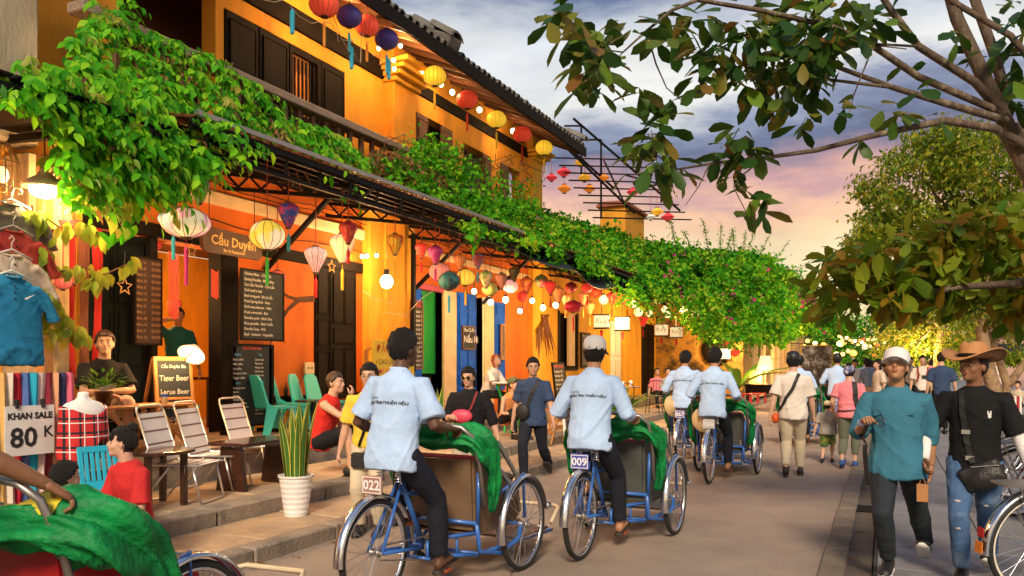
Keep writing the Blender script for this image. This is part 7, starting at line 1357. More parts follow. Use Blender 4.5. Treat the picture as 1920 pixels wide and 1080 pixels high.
for q in ((501, 441, -6.6, 40), (349, 418, -6.7, 40), (592, 487, -6.8, 30), (642, 466, -6.7, 35), (873, 520, -6.9, 40)): plight(PX(*q[:3]), q[3], .2)
plight((-9.2, 14.4, 2.9), 60, .2, (1, .8, .5)); plight(PX(1148, 606, -6.0), 90, .25); plight(PX(1255, 600, -6.3), 90, .25); plight(PD(1432, 705, 26.8), 70, .25); plight(PY(1352, 640, 30.2), 60, .2)
# lit lantern strings far down the street
FB = MB(); n_ = 0; fm = {k: mat('far_' + k, c, emis=e, ecol=c) for k, c, e in (('warm', (1, .50, .14), .8), ('pale', (1, .70, .34), .85), ('red', (1, .10, .04), .6), ('orange', (1, .30, .06), .75))}
gm = MB().lathe([(r * .95, z) for r, z in _round(1)], 10).mesh('lantern', True)
spots = [(1514, 643, 9), (1528, 648, 10), (1520, 658, 10), (1544, 650, 10), (1522, 667, 8), (1537, 662, 6), (1576, 650, 14), (1590, 662, 8), (1568, 668, 10), (1580, 668, 9), (1600, 668, 14), (1622, 655, 12), (1538, 672, 7), (1508, 650, 6), (1692, 653, 11), (1718, 664, 8), (1731, 668, 8), (1764, 670, 9), (1740, 660, 7), (1640, 670, 8), (1655, 676, 8)]
for i in range(34): spots.append((1572 + i * 3.9 + R.uniform(-2, 2), 636 + 8 * sin(i * .13) + R.uniform(-5, 10), R.uniform(5, 8)))
tone = ['warm', 'pale', 'orange', 'red']
for i, (px, py, w) in enumerate(spots):
    D = 34 + (i * 7) % 20; o = link('lantern', gm, fm[tone[(0, 1, 0, 2, 1, 3, 0)[i % 7]]]); o.location = PD(px, py, D); o.scale = (w * D / F,) * 3
    tag(o, 'far glowing %s lantern strung across the end of the street' % tone[(0, 1, 0, 2, 1, 3, 0)[i % 7]], 'lantern', 'far lanterns strung across the street')
b = MB()
for (p, q) in (((1500, 628), (1760, 646)), ((1560, 640), (1800, 660)), ((1440, 640), (1640, 634))): b.tube([PD(lerp(p[0], q[0], f), lerp(p[1], q[1], f) + 8 * sin(PI * f), 40) for f in np.linspace(0, 1, 9)], .02, 5)
tag(b.build('string_wire', M_iron), 'wires carrying the far lanterns across the street end', 'wire')
for q in ((1560, 650, 36), (1640, 660, 42), (1720, 650, 34)): plight(PD(*q), 260, .5, (1, .55, .2))
# ================================================================ FOLIAGE
_OV = [(.0, .0), (.20, .72), (.45, 1.0), (.75, .62), (1, 0)]; _OB = [(.0, .0), (.25, .48), (.55, .92), (.82, .86), (1, 0)]
def leafmesh(name, P, Dv, Nv, L, Wd, curl=.12, fold=.16, prof=None):
    """many folded leaf blades as one mesh: P base points, Dv directions, Nv upper sides, L lengths, Wd widths (all arrays)"""
    n = len(P); D = Dv / np.linalg.norm(Dv, axis=1, keepdims=True); X = np.cross(D, Nv); X /= np.linalg.norm(X, axis=1, keepdims=True) + 1e-9; U = np.cross(X, D); L = L[:, None]; Wd = Wd[:, None]
    if prof is None:
        vs = [P, P + D * L * .42 + X * Wd * .5 + U * fold * Wd, P + D * L - U * curl * L, P + D * L * .42 - X * Wd * .5 + U * fold * Wd, P + D * L * .48 - U * curl * L * .15]; tri = [(0, 1, 4), (0, 4, 3), (4, 1, 2), (3, 4, 2)]
    else:
        vs = [P, P + D * L - U * curl * L]; tri = []
        for (f, w) in prof[1:-1]:
            c = P + D * L * f - U * curl * L * f * f; vs += [c + X * Wd * .5 * w + U * fold * Wd * w, c, c - X * Wd * .5 * w + U * fold * Wd * w]
        k = len(prof) - 2; tri = [(0, 2, 3), (0, 3, 4)]
        for i in range(k - 1): a = 2 + i * 3; tri += [(a, a + 3, a + 4), (a, a + 4, a + 1), (a + 1, a + 4, a + 5), (a + 1, a + 5, a + 2)]
        a = 2 + (k - 1) * 3; tri += [(a, 1, a + 1), (a + 1, 1, a + 2)]
    nv = len(vs); vs = np.stack(vs, 1).reshape(-1, 3); tri = np.array(tri); fs = (tri[None] + (np.arange(n) * nv)[:, None, None]).reshape(-1)
    me = bpy.data.meshes.new(name); me.vertices.add(n * nv); me.vertices.foreach_set('co', vs.astype('f').ravel()); me.loops.add(len(fs)); me.loops.foreach_set('vertex_index', fs.astype('i'))
    k = len(fs) // 3; me.polygons.add(k); me.polygons.foreach_set('loop_start', np.arange(0, k * 3, 3, dtype='i')); me.polygons.foreach_set('loop_total', np.full(k, 3, 'i'))
    if prof: me.polygons.foreach_set('use_smooth', [True] * k)
    me.update(); return me
def unit_leaf(name, w=.5, curl=.12, fold=.16, prof=None):
    return leafmesh(name, np.zeros((1, 3)), np.array([[0, 1., 0]]), np.array([[0, 0, 1.]]), np.array([1.]), np.array([w]), curl, fold, prof)
def place_leaf(par, me, m, p, d, n, L, name='leaf'):
    d = V(d).normalized(); x = d.cross(V(n)); x = x.normalized() if x.length > 1e-6 else V((1, 0, 0)); u = x.cross(d)
    o = link(name, me, m, par); pl = par.location; o.matrix_local = Matrix(((x.x * L, d.x * L, u.x * L, p[0] - pl.x), (x.y * L, d.y * L, u.y * L, p[1] - pl.y), (x.z * L, d.z * L, u.z * L, p[2] - pl.z), (0, 0, 0, 1))); return o
def inpoly(px, py, poly):
    r = np.zeros(len(px), bool); n = len(poly)
    for i in range(n):
        (x0, y0), (x1, y1) = poly[i], poly[i - 1]; c = ((y0 > py) != (y1 > py)) & (px < (x1 - x0) * (py - y0) / (y1 - y0 + 1e-9) + x0); r ^= c
    return r
def sample_poly(poly, n):
    xs, ys = [p[0] for p in poly], [p[1] for p in poly]; X, Y = np.empty(0), np.empty(0)
    while len(X) < n: a = NP.uniform(min(xs), max(xs), n * 2); b_ = NP.uniform(min(ys), max(ys), n * 2); k = inpoly(a, b_, poly); X = np.concatenate([X, a[k]]); Y = np.concatenate([Y, b_[k]])
    return X[:n], Y[:n]
def rays(px, py): a = (px - 960) / F; return np.stack([a * ca - sa, a * sa + ca, (HZ - py) / F], 1)
def at_x(px, py, x): d = rays(px, py); return np.array([0, 0, CH]) + d * (x / d[:, 0])[:, None]
def at_d(px, py, D): return np.array([0, 0, CH]) + rays(px, py) * np.asarray(D)[:, None]
G = lambda n, s: NP.normal(0, s, (n, 3))
def stuff_leaves(par, name, me, m):
    me.transform(Matrix.Translation(-par.location)); o = link(name, me, m, par); return tag(o, kind='stuff')
M_vine = leafmat('vine_leaf', [(.03, .20, .006), (.07, .36, .008), (.16, .52, .010), (.30, .60, .015), (.08, .42, .008), (.03, .24, .006)], .4, .5, .2)
M_vinew = leafmat('vine_leaf_yellow', [(.30, .40, .03), (.42, .42, .05), (.20, .36, .03), (.48, .40, .06)], .45)
M_stem = mat('vine_stem', (.16, .08, .035), .85, var=.3, bump=.3)
# --- climbing vine over the left awning
VN = T('climbing_vine', 'big leafy green vine spilling over the awning at the upper left', 'vine', (-6.6, 7, 4))
poly = [(0, 130), (50, 105), (110, 125), (150, 30), (205, -10), (235, 0), (240, 45), (330, 70), (395, 105), (450, 135), (520, 205), (620, 240), (690, 285), (690, 330), (640, 325), (560, 275), (500, 268), (455, 262), (395, 300), (340, 345), (280, 372), (225, 365), (165, 395), (120, 380), (95, 300), (100, 225), (40, 200), (0, 185)]
# leaves hang in compound sprays: a drooping stalk with leaflets on both sides
def sprays(poly, ns, xf, nl=9, L=(.075, .15), stalk=.45):
    X, Y = sample_poly(poly, ns); O = at_x(X, Y, xf(X, Y)); P, D, N_, Ls = [], [], [], []
    for o in O:
        a = NP.uniform(-.9, .9); out = np.array([cos(a), sin(a) * .9, NP.uniform(-.1, .5)]); out /= np.linalg.norm(out); sl = stalk * NP.uniform(.5, 1.1); sd = np.cross(out, [0, 0, 1.]); sd /= np.linalg.norm(sd)
        for k in range(nl):
            f = (k // 2 + .5) / (nl / 2); p = o + out * sl * f * .8 + np.array([0, 0, -.55 * sl * f * f]); q = 1 if k % 2 else -1
            d = out * .35 + sd * q * .55 + np.array([0, 0, -.55 - .3 * f]) + NP.normal(0, .18, 3); P.append(p); D.append(d); N_.append(out * .8 + np.array([0, 0, .7]) + NP.normal(0, .2, 3)); Ls.append(NP.uniform(*L) * (1 if NP.random() > .3 else .62))
    return np.array(P), np.array(D), np.array(N_), np.array(Ls)
xf = lambda X, Y: -6.05 - np.clip((260 - Y + (X - 300) * .45) / 260, 0, 1) * 1.5 - NP.uniform(0, .35, len(X))
P, D, N_, Ls = sprays(poly, 560, xf)
rng = NP.permutation(len(P)); ul = unit_leaf('leaf', .52, .2, .16, _OV)
for i in rng[:270]: place_leaf(VN, ul, M_vine, P[i] + np.array([.06, -.03, 0]), D[i], N_[i], Ls[i] * 1.12)
k = rng[270:]; stuff_leaves(VN, 'foliage', leafmesh('foliage', P[k], D[k], N_[k], Ls[k], Ls[k] * .52, .2, .16, _OV), M_vine)
fpoly = [(0, 140), (60, 120), (160, 130), (280, 175), (400, 215), (480, 245), (500, 275), (455, 285), (395, 315), (330, 350), (230, 360), (150, 330), (60, 215), (0, 200)]
P2, D2, N2, L2 = sprays(fpoly, 105, lambda X, Y: -5.86 - NP.uniform(0, .12, len(X)))
stuff_leaves(VN, 'outer_foliage', leafmesh('foliage', P2, D2, N2, L2, L2 * .52, .2, .16, _OV), M_vine)
rpoly = [(445, 140), (520, 215), (620, 250), (725, 295), (705, 335), (640, 328), (560, 285), (470, 262)]
P2, D2, N2, L2 = sprays(rpoly, 190, lambda X, Y: -7.42 + NP.uniform(-.1, .35, len(X)), stalk=.3)
stuff_leaves(VN, 'ledge_foliage', leafmesh('foliage', P2, D2, N2, L2 * .85, L2 * .45, .2, .16, _OV), M_vine)
P2, D2, N2, L2 = sprays(poly, 46, lambda X, Y: xf(X, Y) + .14)
stuff_leaves(VN, 'young_foliage', leafmesh('foliage', P2, D2, N2, L2 * .9, L2 * .42, .3, .16, _OV), M_vinew)
P2, D2, N2, L2 = sprays(poly, 26, lambda X, Y: xf(X, Y) + .1)
stuff_leaves(VN, 'dead_foliage', leafmesh('foliage', P2, D2, N2, L2 * .7, L2 * .28, .5, .3, _OV), leafmat('dead_leaf', [(.22, .09, .03), (.32, .15, .04), (.14, .06, .03)]))
lowp = [(60, 215), (200, 250), (330, 320), (300, 372), (225, 372), (160, 395), (110, 380), (95, 300)]
P, D, N_, Ls = sprays(lowp, 85, lambda X, Y: -6.3 - NP.uniform(0, .5, len(X)))
stuff_leaves(VN, 'yellow_foliage', leafmesh('foliage', P, D, N_, Ls, Ls * .5, .2, .16, _OV), M_vinew)
for (pts, n_) in (([(250, 330), (262, 380), (230, 440)], 40), ([(230, 360), (215, 400), (225, 435)], 24), ([(655, 310), (662, 345), (660, 380)], 14), ([(600, 270), (625, 300), (640, 330)], 26), ([(300, 330), (330, 350), (370, 345)], 30)):
    P = []; 
    for i in range(n_): f = R.random() * (len(pts) - 1); a = int(f); q = lerp(V(pts[a]), V(pts[min(a + 1, len(pts) - 1)]), f - a); P.append(PX(q.x + R.gauss(0, 12), q.y + R.gauss(0, 8), -6.1 + R.gauss(0, .1)))
    for p in P: place_leaf(VN, ul, M_vine if n_ != 24 else M_vinew, p, (R.gauss(0, .4), R.gauss(0, .4), -1), (1, -.3, .4), R.uniform(.09, .15))
for i in range(16):
    q = [(R.uniform(60, 620), 0)]; x0 = q[0][0]; y0 = 120 + max(0, x0 - 150) * .28; MB().tube([PX(x0 + 6 * k, y0 + 18 * k + R.gauss(0, 8), -7.0 + .1 * k) for k in range(8)], .012, 5).build('stem', M_stem, VN, w=1)
for i in range(10): x0 = R.uniform(90, 210); MB().tube([PX(x0 + R.gauss(0, 10), 215 + 16 * k, -6.9 + R.gauss(0, .04)) for k in range(8)], .010, 5).build('stem', M_stem, VN, w=1)
# --- trailing vine in front of the corner shop
HV = T('trailing_vine', 'yellow green vine trailing down past the wooden post beside the shirts', 'vine', (-6.5, 5, 3))
for (pts, n_, x, sp) in (([(75, 400), (110, 425), (150, 420), (190, 440)], 26, -6.5, 16), ([(80, 470), (110, 510), (150, 500), (195, 515), (240, 495), (270, 490)], 44, -6.5, 14), ([(70, 540), (90, 560), (110, 590), (130, 615), (160, 635)], 40, -6.4, 14), ([(100, 430), (85, 470), (80, 520), (78, 580), (95, 640)], 34, -6.45, 14), ([(180, 515), (170, 530)], 8, -6.5, 10), ([(60, 385), (66, 430)], 10, -6.5, 12)):
    MB().tube([PX(a, c, x) for a, c in pts], .008, 5).build('stem', M_stem, HV, w=1)
    for i in range(n_):
        f = R.random() * (len(pts) - 1); a = int(f); q = lerp(V(pts[a]), V(pts[min(a + 1, len(pts) - 1)]), f - a); p = PX(q.x + R.gauss(0, sp * .5), q.y + R.gauss(0, sp * .5), x + R.gauss(0, .06)); place_leaf(HV, ul, M_vinew, p, (R.gauss(.1, .4), R.gauss(0, .6), -1), (1, -.4, .4), R.uniform(.10, .17))
fp = T('hanging_pot', 'small red flower pot hanging among the trailing vine', 'pot', PX(133, 427, -6.75)); MB().lathe([(.06, -.08), (.10, .05), (.105, .06), (.09, .06)], 16).build('pot_body', mat('glazed_red', (.5, .05, .04), .25), fp, smooth=True); MB().tube([(0, 0, .05), (0, 0, .5)], .004, 4).build('cord', M_black, fp)
# --- creeper on the second balcony
M_boug = leafmat('bougainvillea_leaf', [(.012, .12, .004), (.035, .25, .005), (.09, .38, .007), (.22, .48, .010), (.05, .30, .006), (.018, .15, .005)], .35, .6, .15)
M_dryl = leafmat('dry_creeper', [(.20, .085, .03), (.30, .12, .04), (.12, .06, .03), (.10, .18, .03)], .25, .8)
M_mauve = leafmat('magenta_bract', [(.45, .02, .14), (.60, .04, .20), (.35, .01, .10)], .35)
def cloud(poly, n, xf, L, m, par, name, wr=.7, ncl=0, clr=20):
    if ncl:
        cx, cy = sample_poly(poly, ncl); i = NP.integers(0, ncl, n); X = cx[i] + NP.normal(0, clr, n); Y = cy[i] + NP.normal(0, clr * .8, n)
    else: X, Y = sample_poly(poly, n)
    P = at_x(X, Y, xf(X, Y)); D = G(n, 1) + np.array([.5, -.1, -.1]); N_ = G(n, .5) + np.array([.6, -.3, .8]); Ls = NP.uniform(L[0], L[1], n) * np.clip(np.linalg.norm(P, axis=1) / 21, .9, 1.9)
    return stuff_leaves(par, name, leafmesh(name, P, D, N_, Ls, Ls * wr), m)
BC = T('balcony_creeper', 'creeper with brown dry twigs and green leaves along the upper balcony', 'creeper', (-7.4, 14, 5))
cloud([(690, 290), (720, 280), (760, 290), (830, 330), (860, 350), (870, 420), (800, 380), (740, 350), (700, 330)], 2600, lambda X, Y: -7.05 - NP.uniform(-.25, .4, len(X)), (.05, .11), M_dryl, BC, 'dry_foliage', .5)
cloud([(730, 310), (765, 285), (800, 262), (845, 268), (855, 305), (925, 308), (950, 340), (1010, 355), (1000, 380), (900, 375), (850, 350), (800, 365), (760, 345)], 2300, lambda X, Y: -7.4 - NP.uniform(-.4, .3, len(X)), (.07, .13), M_boug, BC, 'foliage', .7, 75, 13)
cloud([(720, 300), (850, 350), (1000, 385), (1000, 405), (880, 400), (800, 380), (720, 345)], 1800, lambda X, Y: -7.1 - NP.uniform(-.5, .3, len(X)), (.08, .14), M_boug, BC, 'low_foliage', .7, 70, 12)
for i in range(26): x0 = R.uniform(720, 1000); y0 = 300 + (x0 - 720) * .2; MB().tube([PX(x0 + R.gauss(0, 6) + k * R.uniform(-5, 9), y0 + 30 - k * 16, -7.4) for k in range(6)], .008, 4).build('twig', M_stem, BC, w=1)
# --- bougainvillea over the low roofs
BG = T('bougainvillea', 'huge green bougainvillea with magenta flowers covering the low roofs', 'bougainvillea', (-6, 25, 4))
top_ = lambda X: np.interp(X, [700, 830, 1000, 1100, 1210, 1300, 1420, 1480, 1520, 1570], [315, 362, 395, 418, 455, 468, 475, 508, 550, 600]); bot_ = lambda X: np.interp(X, [700, 870, 960, 1060, 1200, 1300, 1345, 1420, 1500, 1570], [325, 425, 445, 475, 545, 575, 632, 640, 628, 625])
def xbg(X, Y):
    t = np.clip((Y - top_(X)) / (bot_(X) - top_(X)), 0, 1); return np.interp(X, [700, 1150, 1250, 1340, 1570], [-7.9, -8.0, -7.4, -5.6, -4.4]) * (1 - t) + t * np.interp(X, [700, 1150, 1250, 1340, 1570], [-6.0, -5.95, -5.6, -4.5, -3.6]) + .20 * np.sin(X * .09) * np.cos(Y * .11) + .16 * np.sin(X * .041 + Y * .05) + .10 * np.sin(X * .21 - Y * .17) + NP.uniform(-.28, .1, len(X))
pb_ = [(830, 362), (1000, 395), (1100, 418), (1210, 455), (1300, 468), (1420, 475), (1480, 508), (1520, 550), (1570, 600), (1560, 625), (1500, 628), (1420, 640), (1345, 632), (1300, 575), (1200, 545), (1060, 475), (960, 445), (870, 425)]
cloud(pb_, 17000, xbg, (.09, .16), M_boug, BG, 'foliage', .72)
cloud(pb_, 15000, lambda X, Y: xbg(X, Y) + .16, (.09, .17), M_boug, BG, 'outer_foliage', .72, 380, 11)
cloud([(1250, 470), (1480, 500), (1570, 600), (1520, 625), (1340, 600), (1220, 520)], 120, lambda X, Y: xbg(X, Y) + .32, (.08, .13), M_mauve, BG, 'flowers', .9, 40, 7)
cloud([(1500, 540), (1570, 590), (1570, 620), (1510, 600)], 110, lambda X, Y: xbg(X, Y) + .4, (.10, .16), M_mauve, BG, 'flower_sprays', .9, 14, 7)
cloud([(870, 370), (1100, 420), (1250, 500), (1150, 500), (960, 430)], 130, lambda X, Y: xbg(X, Y) + .3, (.07, .12), leafmat('rust_bract', [(.4, .10, .03), (.5, .2, .04)]), BG, 'rust_flowers', .8, 40, 6)
# loose trailing strands along the lower edge and young yellow shoots
for i in range(46):
    x0 = R.uniform(860, 1540); y0 = float(bot_(np.array([x0]))[0]) - R.uniform(0, 18); xx = float(xbg(np.array([x0]), np.array([y0]))[0]) + .25; ln = R.uniform(14, 42); pts = [PX(x0 + R.uniform(-4, 6) * f, y0 + ln * f, xx) for f in np.linspace(0, 1, 6)]
    MB().tube(pts, .008, 4).build('strand', M_stem, BG, w=1); n = 26; P = np.array([tuple(lerp(pts[0], pts[-1], R.random()) + V((R.gauss(0, .06), R.gauss(0, .08), R.gauss(0, .03)))) for _ in range(n)]); stuff_leaves(BG, 'strand_foliage', leafmesh('foliage', P, G(n, 1) + np.array([0, 0, -.6]), G(n, 1), NP.uniform(.08, .15, n), NP.uniform(.05, .10, n)), M_boug)
cloud(pb_, 1800, lambda X, Y: xbg(X, Y) + .34, (.08, .15), leafmat('young_bougainvillea', [(.22, .42, .01), (.34, .48, .02), (.16, .36, .01)], .35, .6, .15), BG, 'young_foliage', .6, 150, 8)
# upright sprouts
for (x0, y0, dx, dy) in ((1330, 455, -12, -42), (1350, 458, 2, -38), (1378, 460, -4, -30), (1400, 462, 18, -44), (1420, 465, 26, -30), (1300, 455, -18, -22), (1490, 490, 50, -18), (1270, 448, -15, -40), (1360, 460, 14, -30), (1450, 475, 30, -24), (1392, 460, 6, -26)):
    x = -5.4 if x0 > 1320 else -6.4; pts = [PX(x0 + dx * f, y0 + 20 + (dy - 20) * f + (6 * f * f if x0 == 1490 else 0), x) for f in np.linspace(0, 1, 8)]; MB().tube(pts, .012, 4).build('sprout_stem', M_stem, BG, w=1); P = []
    for i in range(110): f = R.random(); p = lerp(pts[int(f * 6.99)], pts[min(int(f * 6.99) + 1, 7)], f * 6.99 % 1); P.append(tuple(p + V((R.gauss(0, .05), R.gauss(0, .09), R.gauss(0, .05)))))
    n = len(P); stuff_leaves(BG, 'sprout_foliage', leafmesh('foliage', np.array(P), G(n, 1) + np.array([0, 0, .6]), G(n, 1), NP.uniform(.06, .10, n), NP.uniform(.03, .05, n)), M_boug)
# hanging fringe and baskets under the pergola
cloud([(1150, 535), (1200, 560), (1330, 600), (1340, 640), (1250, 600), (1150, 560)], 900, lambda X, Y: -5.7 + NP.uniform(-.3, .3, len(X)), (.08, .14), M_boug, BG, 'fringe', .6, 50, 9)
# dried branch ornament on the yellow pilaster
DB = T('dried_branch', 'dried branch and coconut husk ornament hung on the yellow pilaster', 'ornament', (-8.0, 19.2, 2.2)); b = MB()
for k in range(14): a = R.uniform(-.4, .4); b.tube([PX(1022 + R.gauss(0, 4), 590, -8.0), PX(1020 + a * 30, 620, -7.95), PX(1024 + a * 50, 660 + R.uniform(-15, 15), -7.98)], [.02, .025, .006], 5)
b.build('branches', M_bwood, DB, w=1)
# ================================================================ TREES
M_bark = mat('bark', (.11, .075, .05), .9, var=.4, vs=12, bump=.7, bs=30, stretch=(2, 2, .6), col2=(.22, .17, .12), c2=(.52, .62)); M_bark2 = mat('pale_bark', (.34, .22, .12), .9, var=.35, vs=8, bump=.6, bs=25, col2=(.14, .09, .05), c2=(.5, .65))
M_tl = leafmat('tree_leaf', [(.018, .065, .010), (.035, .10, .014), (.07, .14, .018), (.016, .055, .010), (.10, .15, .02), (.14, .27, .02), (.22, .10, .02)], .4, .4); M_tlb = leafmat('tree_leaf_bronze', [(.11, .22, .012), (.20, .26, .015), (.38, .20, .02), (.07, .18, .012), (.30, .34, .02), (.05, .14, .010)], .4, .55, .2)
M_riv = leafmat('river_leaf', [(.03, .09, .008), (.09, .20, .010), (.24, .34, .015), (.44, .42, .03), (.12, .22, .012), (.50, .36, .04)], .4, .5)
TR = T('leaning_tree', 'broad leaved tree leaning in from the right with branches over the street', 'tree', PG(2010, 1000, .05))
def limb(pts, r0, r1, D0, D1, name='branch'):
    n = len(pts); MB().tube([PD(p[0], p[1], lerp(D0, D1, i / (n - 1))) for i, p in enumerate(pts)], [lerp(r0, r1, i / (n - 1)) * TH for i in range(n)], 8).build(name, M_bark, TR, w=1, smooth=True)
MB().tube([TR.location, TR.location + V((-.1, .1, 1.0)), PD(1985, 480, 5.9), PD(1945, 330, 5.85), PD(1890, 240, 5.8)], [.18, .14, .12, .10, .07], 12).build('trunk', M_bark, TR, w=1, smooth=True)
TH = .66
LB = [([(1940, 300), (1917, 270), (1866, 241), (1770, 226), (1698, 241), (1626, 257), (1530, 282), (1433, 296), (1337, 306), (1268, 318)], .055, .010, 5.8, 5.2), ([(1900, 250), (1886, 226), (1770, 193), (1674, 164), (1568, 125), (1500, 100)], .052, .014, 5.8, 5.3), ([(1880, 225), (1857, 202), (1722, 144), (1631, 82), (1560, 50), (1424, 19), (1308, 0), (1260, 19), (1212, 58), (1168, 98)], .045, .008, 5.8, 4.8), ([(1860, 190), (1828, 154), (1722, 87), (1664, 10), (1640, -30)], .05, .03, 5.8, 5.6),
      ([(1890, 240), (1838, 130), (1794, 34), (1775, -30)], .085, .06, 5.8, 5.8), ([(1890, 200), (1866, 106), (1828, 0), (1810, -60)], .06, .05, 5.9, 6.0), ([(1930, 110), (1895, 67), (1790, 5), (1740, -30)], .04, .03, 5.7, 5.8), ([(1955, 400), (1950, 520), (1900, 532), (1800, 538), (1700, 556), (1600, 566), (1540, 560)], .07, .012, 5.9, 7.1),
      ([(1674, 164), (1560, 150), (1470, 130), (1400, 150)], .02, .008, 5.4, 5.2), ([(1722, 87), (1600, 80), (1700, 92)], .015, .006, 5.5, 5.4), ([(1212, 58), (1230, 120), (1250, 165), (1280, 190)], .010, .004, 4.9, 4.8), ([(1433, 296), (1390, 330), (1375, 350), (1400, 400)], .010, .004, 5.3, 5.2), ([(1330, 308), (1310, 350), (1285, 385)], .008, .003, 5.2, 5.2), ([(1530, 60), (1490, 140), (1480, 210)], .012, .005, 5.3, 5.2), ([(1640, 80), (1600, 180), (1590, 220)], .01, .004, 5.4, 5.3), ([(1168, 98), (1110, 90), (1060, 50)], .008, .004, 4.8, 4.7), ([(1168, 98), (1110, 165), (1100, 200)], .006, .003, 4.8, 4.8), ([(1268, 318), (1230, 290), (1215, 250)], .010, .005, 5.2, 5.2), ([(1350, 300), (1375, 260), (1385, 240)], .008, .004, 5.2, 5.2)]
for l in LB: limb(*l)
CL = [(1040, 35, 22, 9), (1085, 55, 34, 16), (1115, 88, 28, 16), (1085, 105, 30, 10), (1115, 150, 28, 12), (1080, 160, 12, 4), (1135, 130, 16, 7), (1210, 168, 16, 7), (1258, 190, 13, 4), (1180, 60, 26, 8), (1250, 62, 28, 12), (1300, 40, 32, 14), (1335, 85, 32, 14), (1312, 152, 16, 5), (1345, 115, 28, 12), (1400, 60, 44, 24), (1405, 125, 38, 22), (1450, 30, 42, 28), (1480, 90, 44, 36), (1540, 60, 44, 34), (1530, 112, 34, 22), (1600, 40, 42, 20), (1420, 168, 28, 12), (1480, 180, 28, 14), (1560, 15, 46, 26), (1650, 30, 26, 9), (1515, 150, 26, 12), (1580, 195, 18, 4), (1625, 262, 13, 3), (1670, 215, 18, 5), (1700, 135, 13, 3), (1520, 218, 12, 4), (1502, 238, 10, 2), (1870, 100, 30, 8), (1900, 60, 26, 8), (1905, 190, 24, 12), (1910, 140, 22, 8), (1905, 20, 26, 8), (1235, 248, 32, 20), (1205, 275, 24, 10), (1232, 315, 30, 18), (1270, 312, 20, 8), (1382, 246, 26, 10), (1402, 284, 22, 7), (1352, 282, 20, 7), (1372, 326, 14, 5), (1412, 362, 22, 7), (1425, 388, 16, 4), (1396, 398, 9, 2), (1690, 205, 14, 4), (1725, 175, 12, 3), (1760, 215, 12, 3), (1795, 60, 14, 4)]
P, D, N_, Ls = [], [], [], []
for (x, y, s, n) in CL:
    Dp = np.interp(x, [1000, 1300, 1900], [4.7, 5.1, 5.7])
    for i in range(int(n * 1.3)):
        q = PD(x + R.gauss(0, s * .55), y + R.gauss(0, s * .5), Dp + R.gauss(0, .18)); a = R.uniform(0, 2 * PI); c_ = PD(x, y, Dp); o_ = (q - c_) * 4; P.append(tuple(q)); D.append((cos(a) * .7 + o_.x, sin(a) * .6 + o_.y, R.uniform(-1.0, .35) + o_.z)); N_.append((R.gauss(0, .5), R.gauss(0, .5), 1)); Ls.append(R.uniform(.15, .23))
P, D, N_, Ls = map(np.array, (P, D, N_, Ls)); ut = unit_leaf('leaf', .44, .16, .10, _OB); rng = NP.permutation(len(P))
for i in rng[:290]: place_leaf(TR, ut, M_tl, P[i], D[i], N_[i], Ls[i])
k = rng[290:]; stuff_leaves(TR, 'foliage', leafmesh('foliage', P[k], D[k], N_[k], Ls[k], Ls[k] * .44, .16, .10, _OB), M_tl)
lowp = [(1505, 520), (1530, 485), (1580, 460), (1700, 440), (1800, 410), (1930, 370), (1930, 600), (1850, 575), (1760, 585), (1690, 590), (1640, 560), (1600, 580), (1540, 570)]
cx, cy = sample_poly(lowp, 85); n = 1250; i = NP.integers(0, 85, n); X = cx[i] + NP.normal(0, 13, n); Y = cy[i] + NP.normal(0, 11, n); P = at_d(X, Y, 7.0 + NP.uniform(-.5, .6, n)); Ls = NP.uniform(.16, .27, n)
stuff_leaves(TR, 'bronze_foliage', leafmesh('foliage', P, G(n, 1) + np.array([-.3, 0, -.5]), G(n, .5) + np.array([0, 0, 1.]), Ls, Ls * .44, .15, .1, _OB), M_tlb)
# river trees
def tree(label, trunks, polys, m, leaf, D, dj, group='trees along the riverside', bark=M_bark2, name='river_tree'):
    base = PG(trunks[0][0][0], trunks[0][0][1], .05); base = PD(trunks[0][0][0], 700, D); base.z = .05; t = T(name, label, 'tree', base, 0, group)
    for j, (pts, r0, r1) in enumerate([(a, b_, c) for a, b_, c in [(x[0:-2], x[-2], x[-1]) for x in trunks]]):
        n_ = len(pts); P_ = [PD(p[0], p[1], D) for p in pts]; 
        if j == 0: P_[0] = V((base.x, base.y, 0))
        MB().tube(P_, [lerp(r0, r1, i / (n_ - 1)) for i in range(n_)], 10).build('trunk' if j == 0 else 'limb', bark, t, w=1, smooth=True)
    for (poly, n_, ncl, clr, nm) in polys:
        cx, cy = sample_poly(poly, ncl); dd = NP.uniform(-dj, dj, ncl); i = NP.integers(0, ncl, n_); X = cx[i] + NP.normal(0, clr, n_); Y = cy[i] + NP.normal(0, clr * .75, n_); P_ = at_d(X, Y, D + dd[i] + NP.normal(0, .25, n_)); L_ = NP.uniform(leaf * .7, leaf * 1.2, n_)
        stuff_leaves(t, nm, leafmesh(nm, P_, G(n_, 1) + np.array([0, 0, -.5]), G(n_, .5) + np.array([0, 0, 1.]), L_, L_ * .42, .1, .1), m)
        for q in range(min(26, ncl)): MB().tube([PD(lerp(trunks[0][-3][0], cx[q], .3), lerp(trunks[0][-3][1], cy[q], .25), D), PD(lerp(trunks[0][-3][0], cx[q], .7), lerp(trunks[0][-3][1], cy[q], .75), D + dd[q] * .6), PD(cx[q], cy[q], D + dd[q])], [.035, .02, .008], 5).build('twig', bark, t, w=1)
    return t
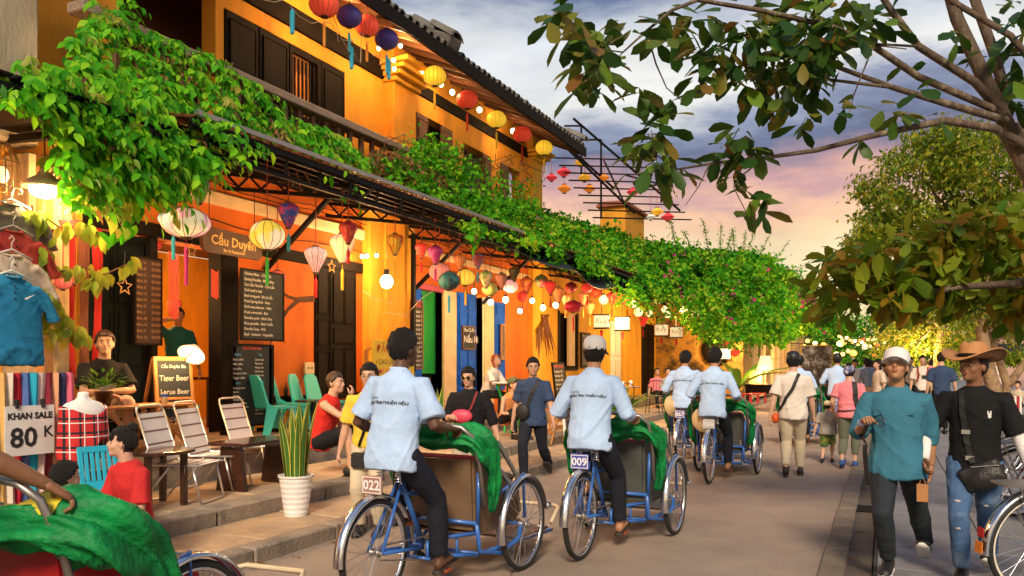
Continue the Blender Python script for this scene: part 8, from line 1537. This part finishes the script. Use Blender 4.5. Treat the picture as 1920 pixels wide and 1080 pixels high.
tree('pale trunked river tree with dark high crown above the hat wearing man', [[(1872, 770), (1862, 725), (1850, 680), (1842, 630), (1836, 590), (1848, 540), (1868, 470), .19, .10], [(1868, 560), (1890, 480), (1905, 400), .08, .03], [(1848, 540), (1790, 440), (1740, 340), .08, .03]],
     [([(1605, 385), (1625, 330), (1660, 320), (1690, 260), (1740, 245), (1800, 235), (1930, 250), (1930, 450), (1820, 470), (1700, 470), (1620, 455), (1610, 420)], 17000, 170, 14, 'crown'), ([(1600, 440), (1720, 440), (1930, 440), (1930, 600), (1860, 585), (1760, 610), (1690, 600), (1640, 560), (1570, 535)], 12000, 150, 14, 'lower_crown')], M_riv, .17, 20, 1.6)
tree('forked river tree beside the seated person with a striped bag', [[(1880, 785), (1886, 755), (1888, 720), (1872, 670), (1850, 625), .15, .08], [(1888, 725), (1915, 690), (1940, 655), .12, .07]], [([(1830, 560), (1930, 560), (1930, 640), (1880, 650), (1840, 620)], 1500, 60, 13, 'crown')], M_riv, .14, 22, .8)
tree('dark background tree with hanging branches over the far crowd', [[(1762, 720), (1760, 660), (1770, 600), .25, .15]], [([(1640, 600), (1700, 570), (1830, 580), (1840, 640), (1800, 690), (1740, 660), (1690, 690), (1640, 660)], 6000, 200, 12, 'crown')], M_riv, .22, 34, 1.5)
for (l, px, poly, D_) in (('round green tree beside the weathered house end', 1545, [(1490, 610), (1530, 575), (1590, 590), (1600, 660), (1560, 700), (1500, 690)], 56), ('dense green tree at the end of the street', 1640, [(1580, 620), (1620, 590), (1690, 600), (1720, 650), (1690, 700), (1600, 700)], 62), ('farthest hazy green tree right of the street end', 1740, [(1700, 630), (1740, 600), (1790, 620), (1810, 670), (1780, 700), (1700, 690)], 70)):
    tree(l, [[(px, 715), (px, 680), (px, 640), .3, .15]], [(poly, 4200, 150, 13, 'crown')], M_boug, .36, D_, 2, 'trees at the end of the street', name='background_tree')
# far bank houses across the river
for (px0, px1, y0, y1, D, l, c) in ((1872, 1935, 628, 662, 95, 'long pink roofed building with small windows across the river', (.55, .34, .28)), (1800, 1868, 650, 668, 110, 'low cream house across the river behind the tree trunks', (.60, .50, .40)), (1940, 2060, 640, 668, 100, 'white house across the river at the far right', (.6, .58, .55))):
    A, B = PD(px0, y0, D), PD(px1, y0, D); t = T('far_house', l, 'house', ((A.x + B.x) / 2, (A.y + B.y) / 2, 0), math.atan2(B.y - A.y, B.x - A.x)); w_ = (B - A).length / 2; h_ = A.z
    MB().box(-w_, w_, 0, 6, -.3, h_).build('wall', mat('far_wall_%d' % px0, c, .9), t); MB().prism([(-.8, h_ + .01), (6.8, h_ + .01), (3, h_ + 1.8)], 'x', -w_ - .4, w_ + .4).build('roof', mat('terracotta_far', (.42, .20, .16), .9), t)
    for k in range(7): x = -w_ + (k + .5) * w_ * 2 / 7; f_ = MB().box(x - .32, x + .32, -.06, .02, h_ * .5, h_ * .8).build('window', M_black, t); MB().box(x - .36, x + .36, -.08, -.061, h_ * .46, h_ * .5).build('sill', M_white, f_)
sh = T('bank_shrubs', 'low green shrubs along the opposite bank', 'shrubs', (60, 70, 0)); n = 2500; X = NP.uniform(1780, 1960, n); Y = NP.normal(674, 5, n); P = at_d(X, Y, 88 + NP.uniform(-3, 3, n)); L_ = NP.uniform(.4, .8, n); stuff_leaves(sh, 'foliage', leafmesh('foliage', P, G(n, 1), G(n, .5) + np.array([0, 0, 1.]), L_, L_ * .5), M_riv)
bpy.data.scenes.remove(TS)
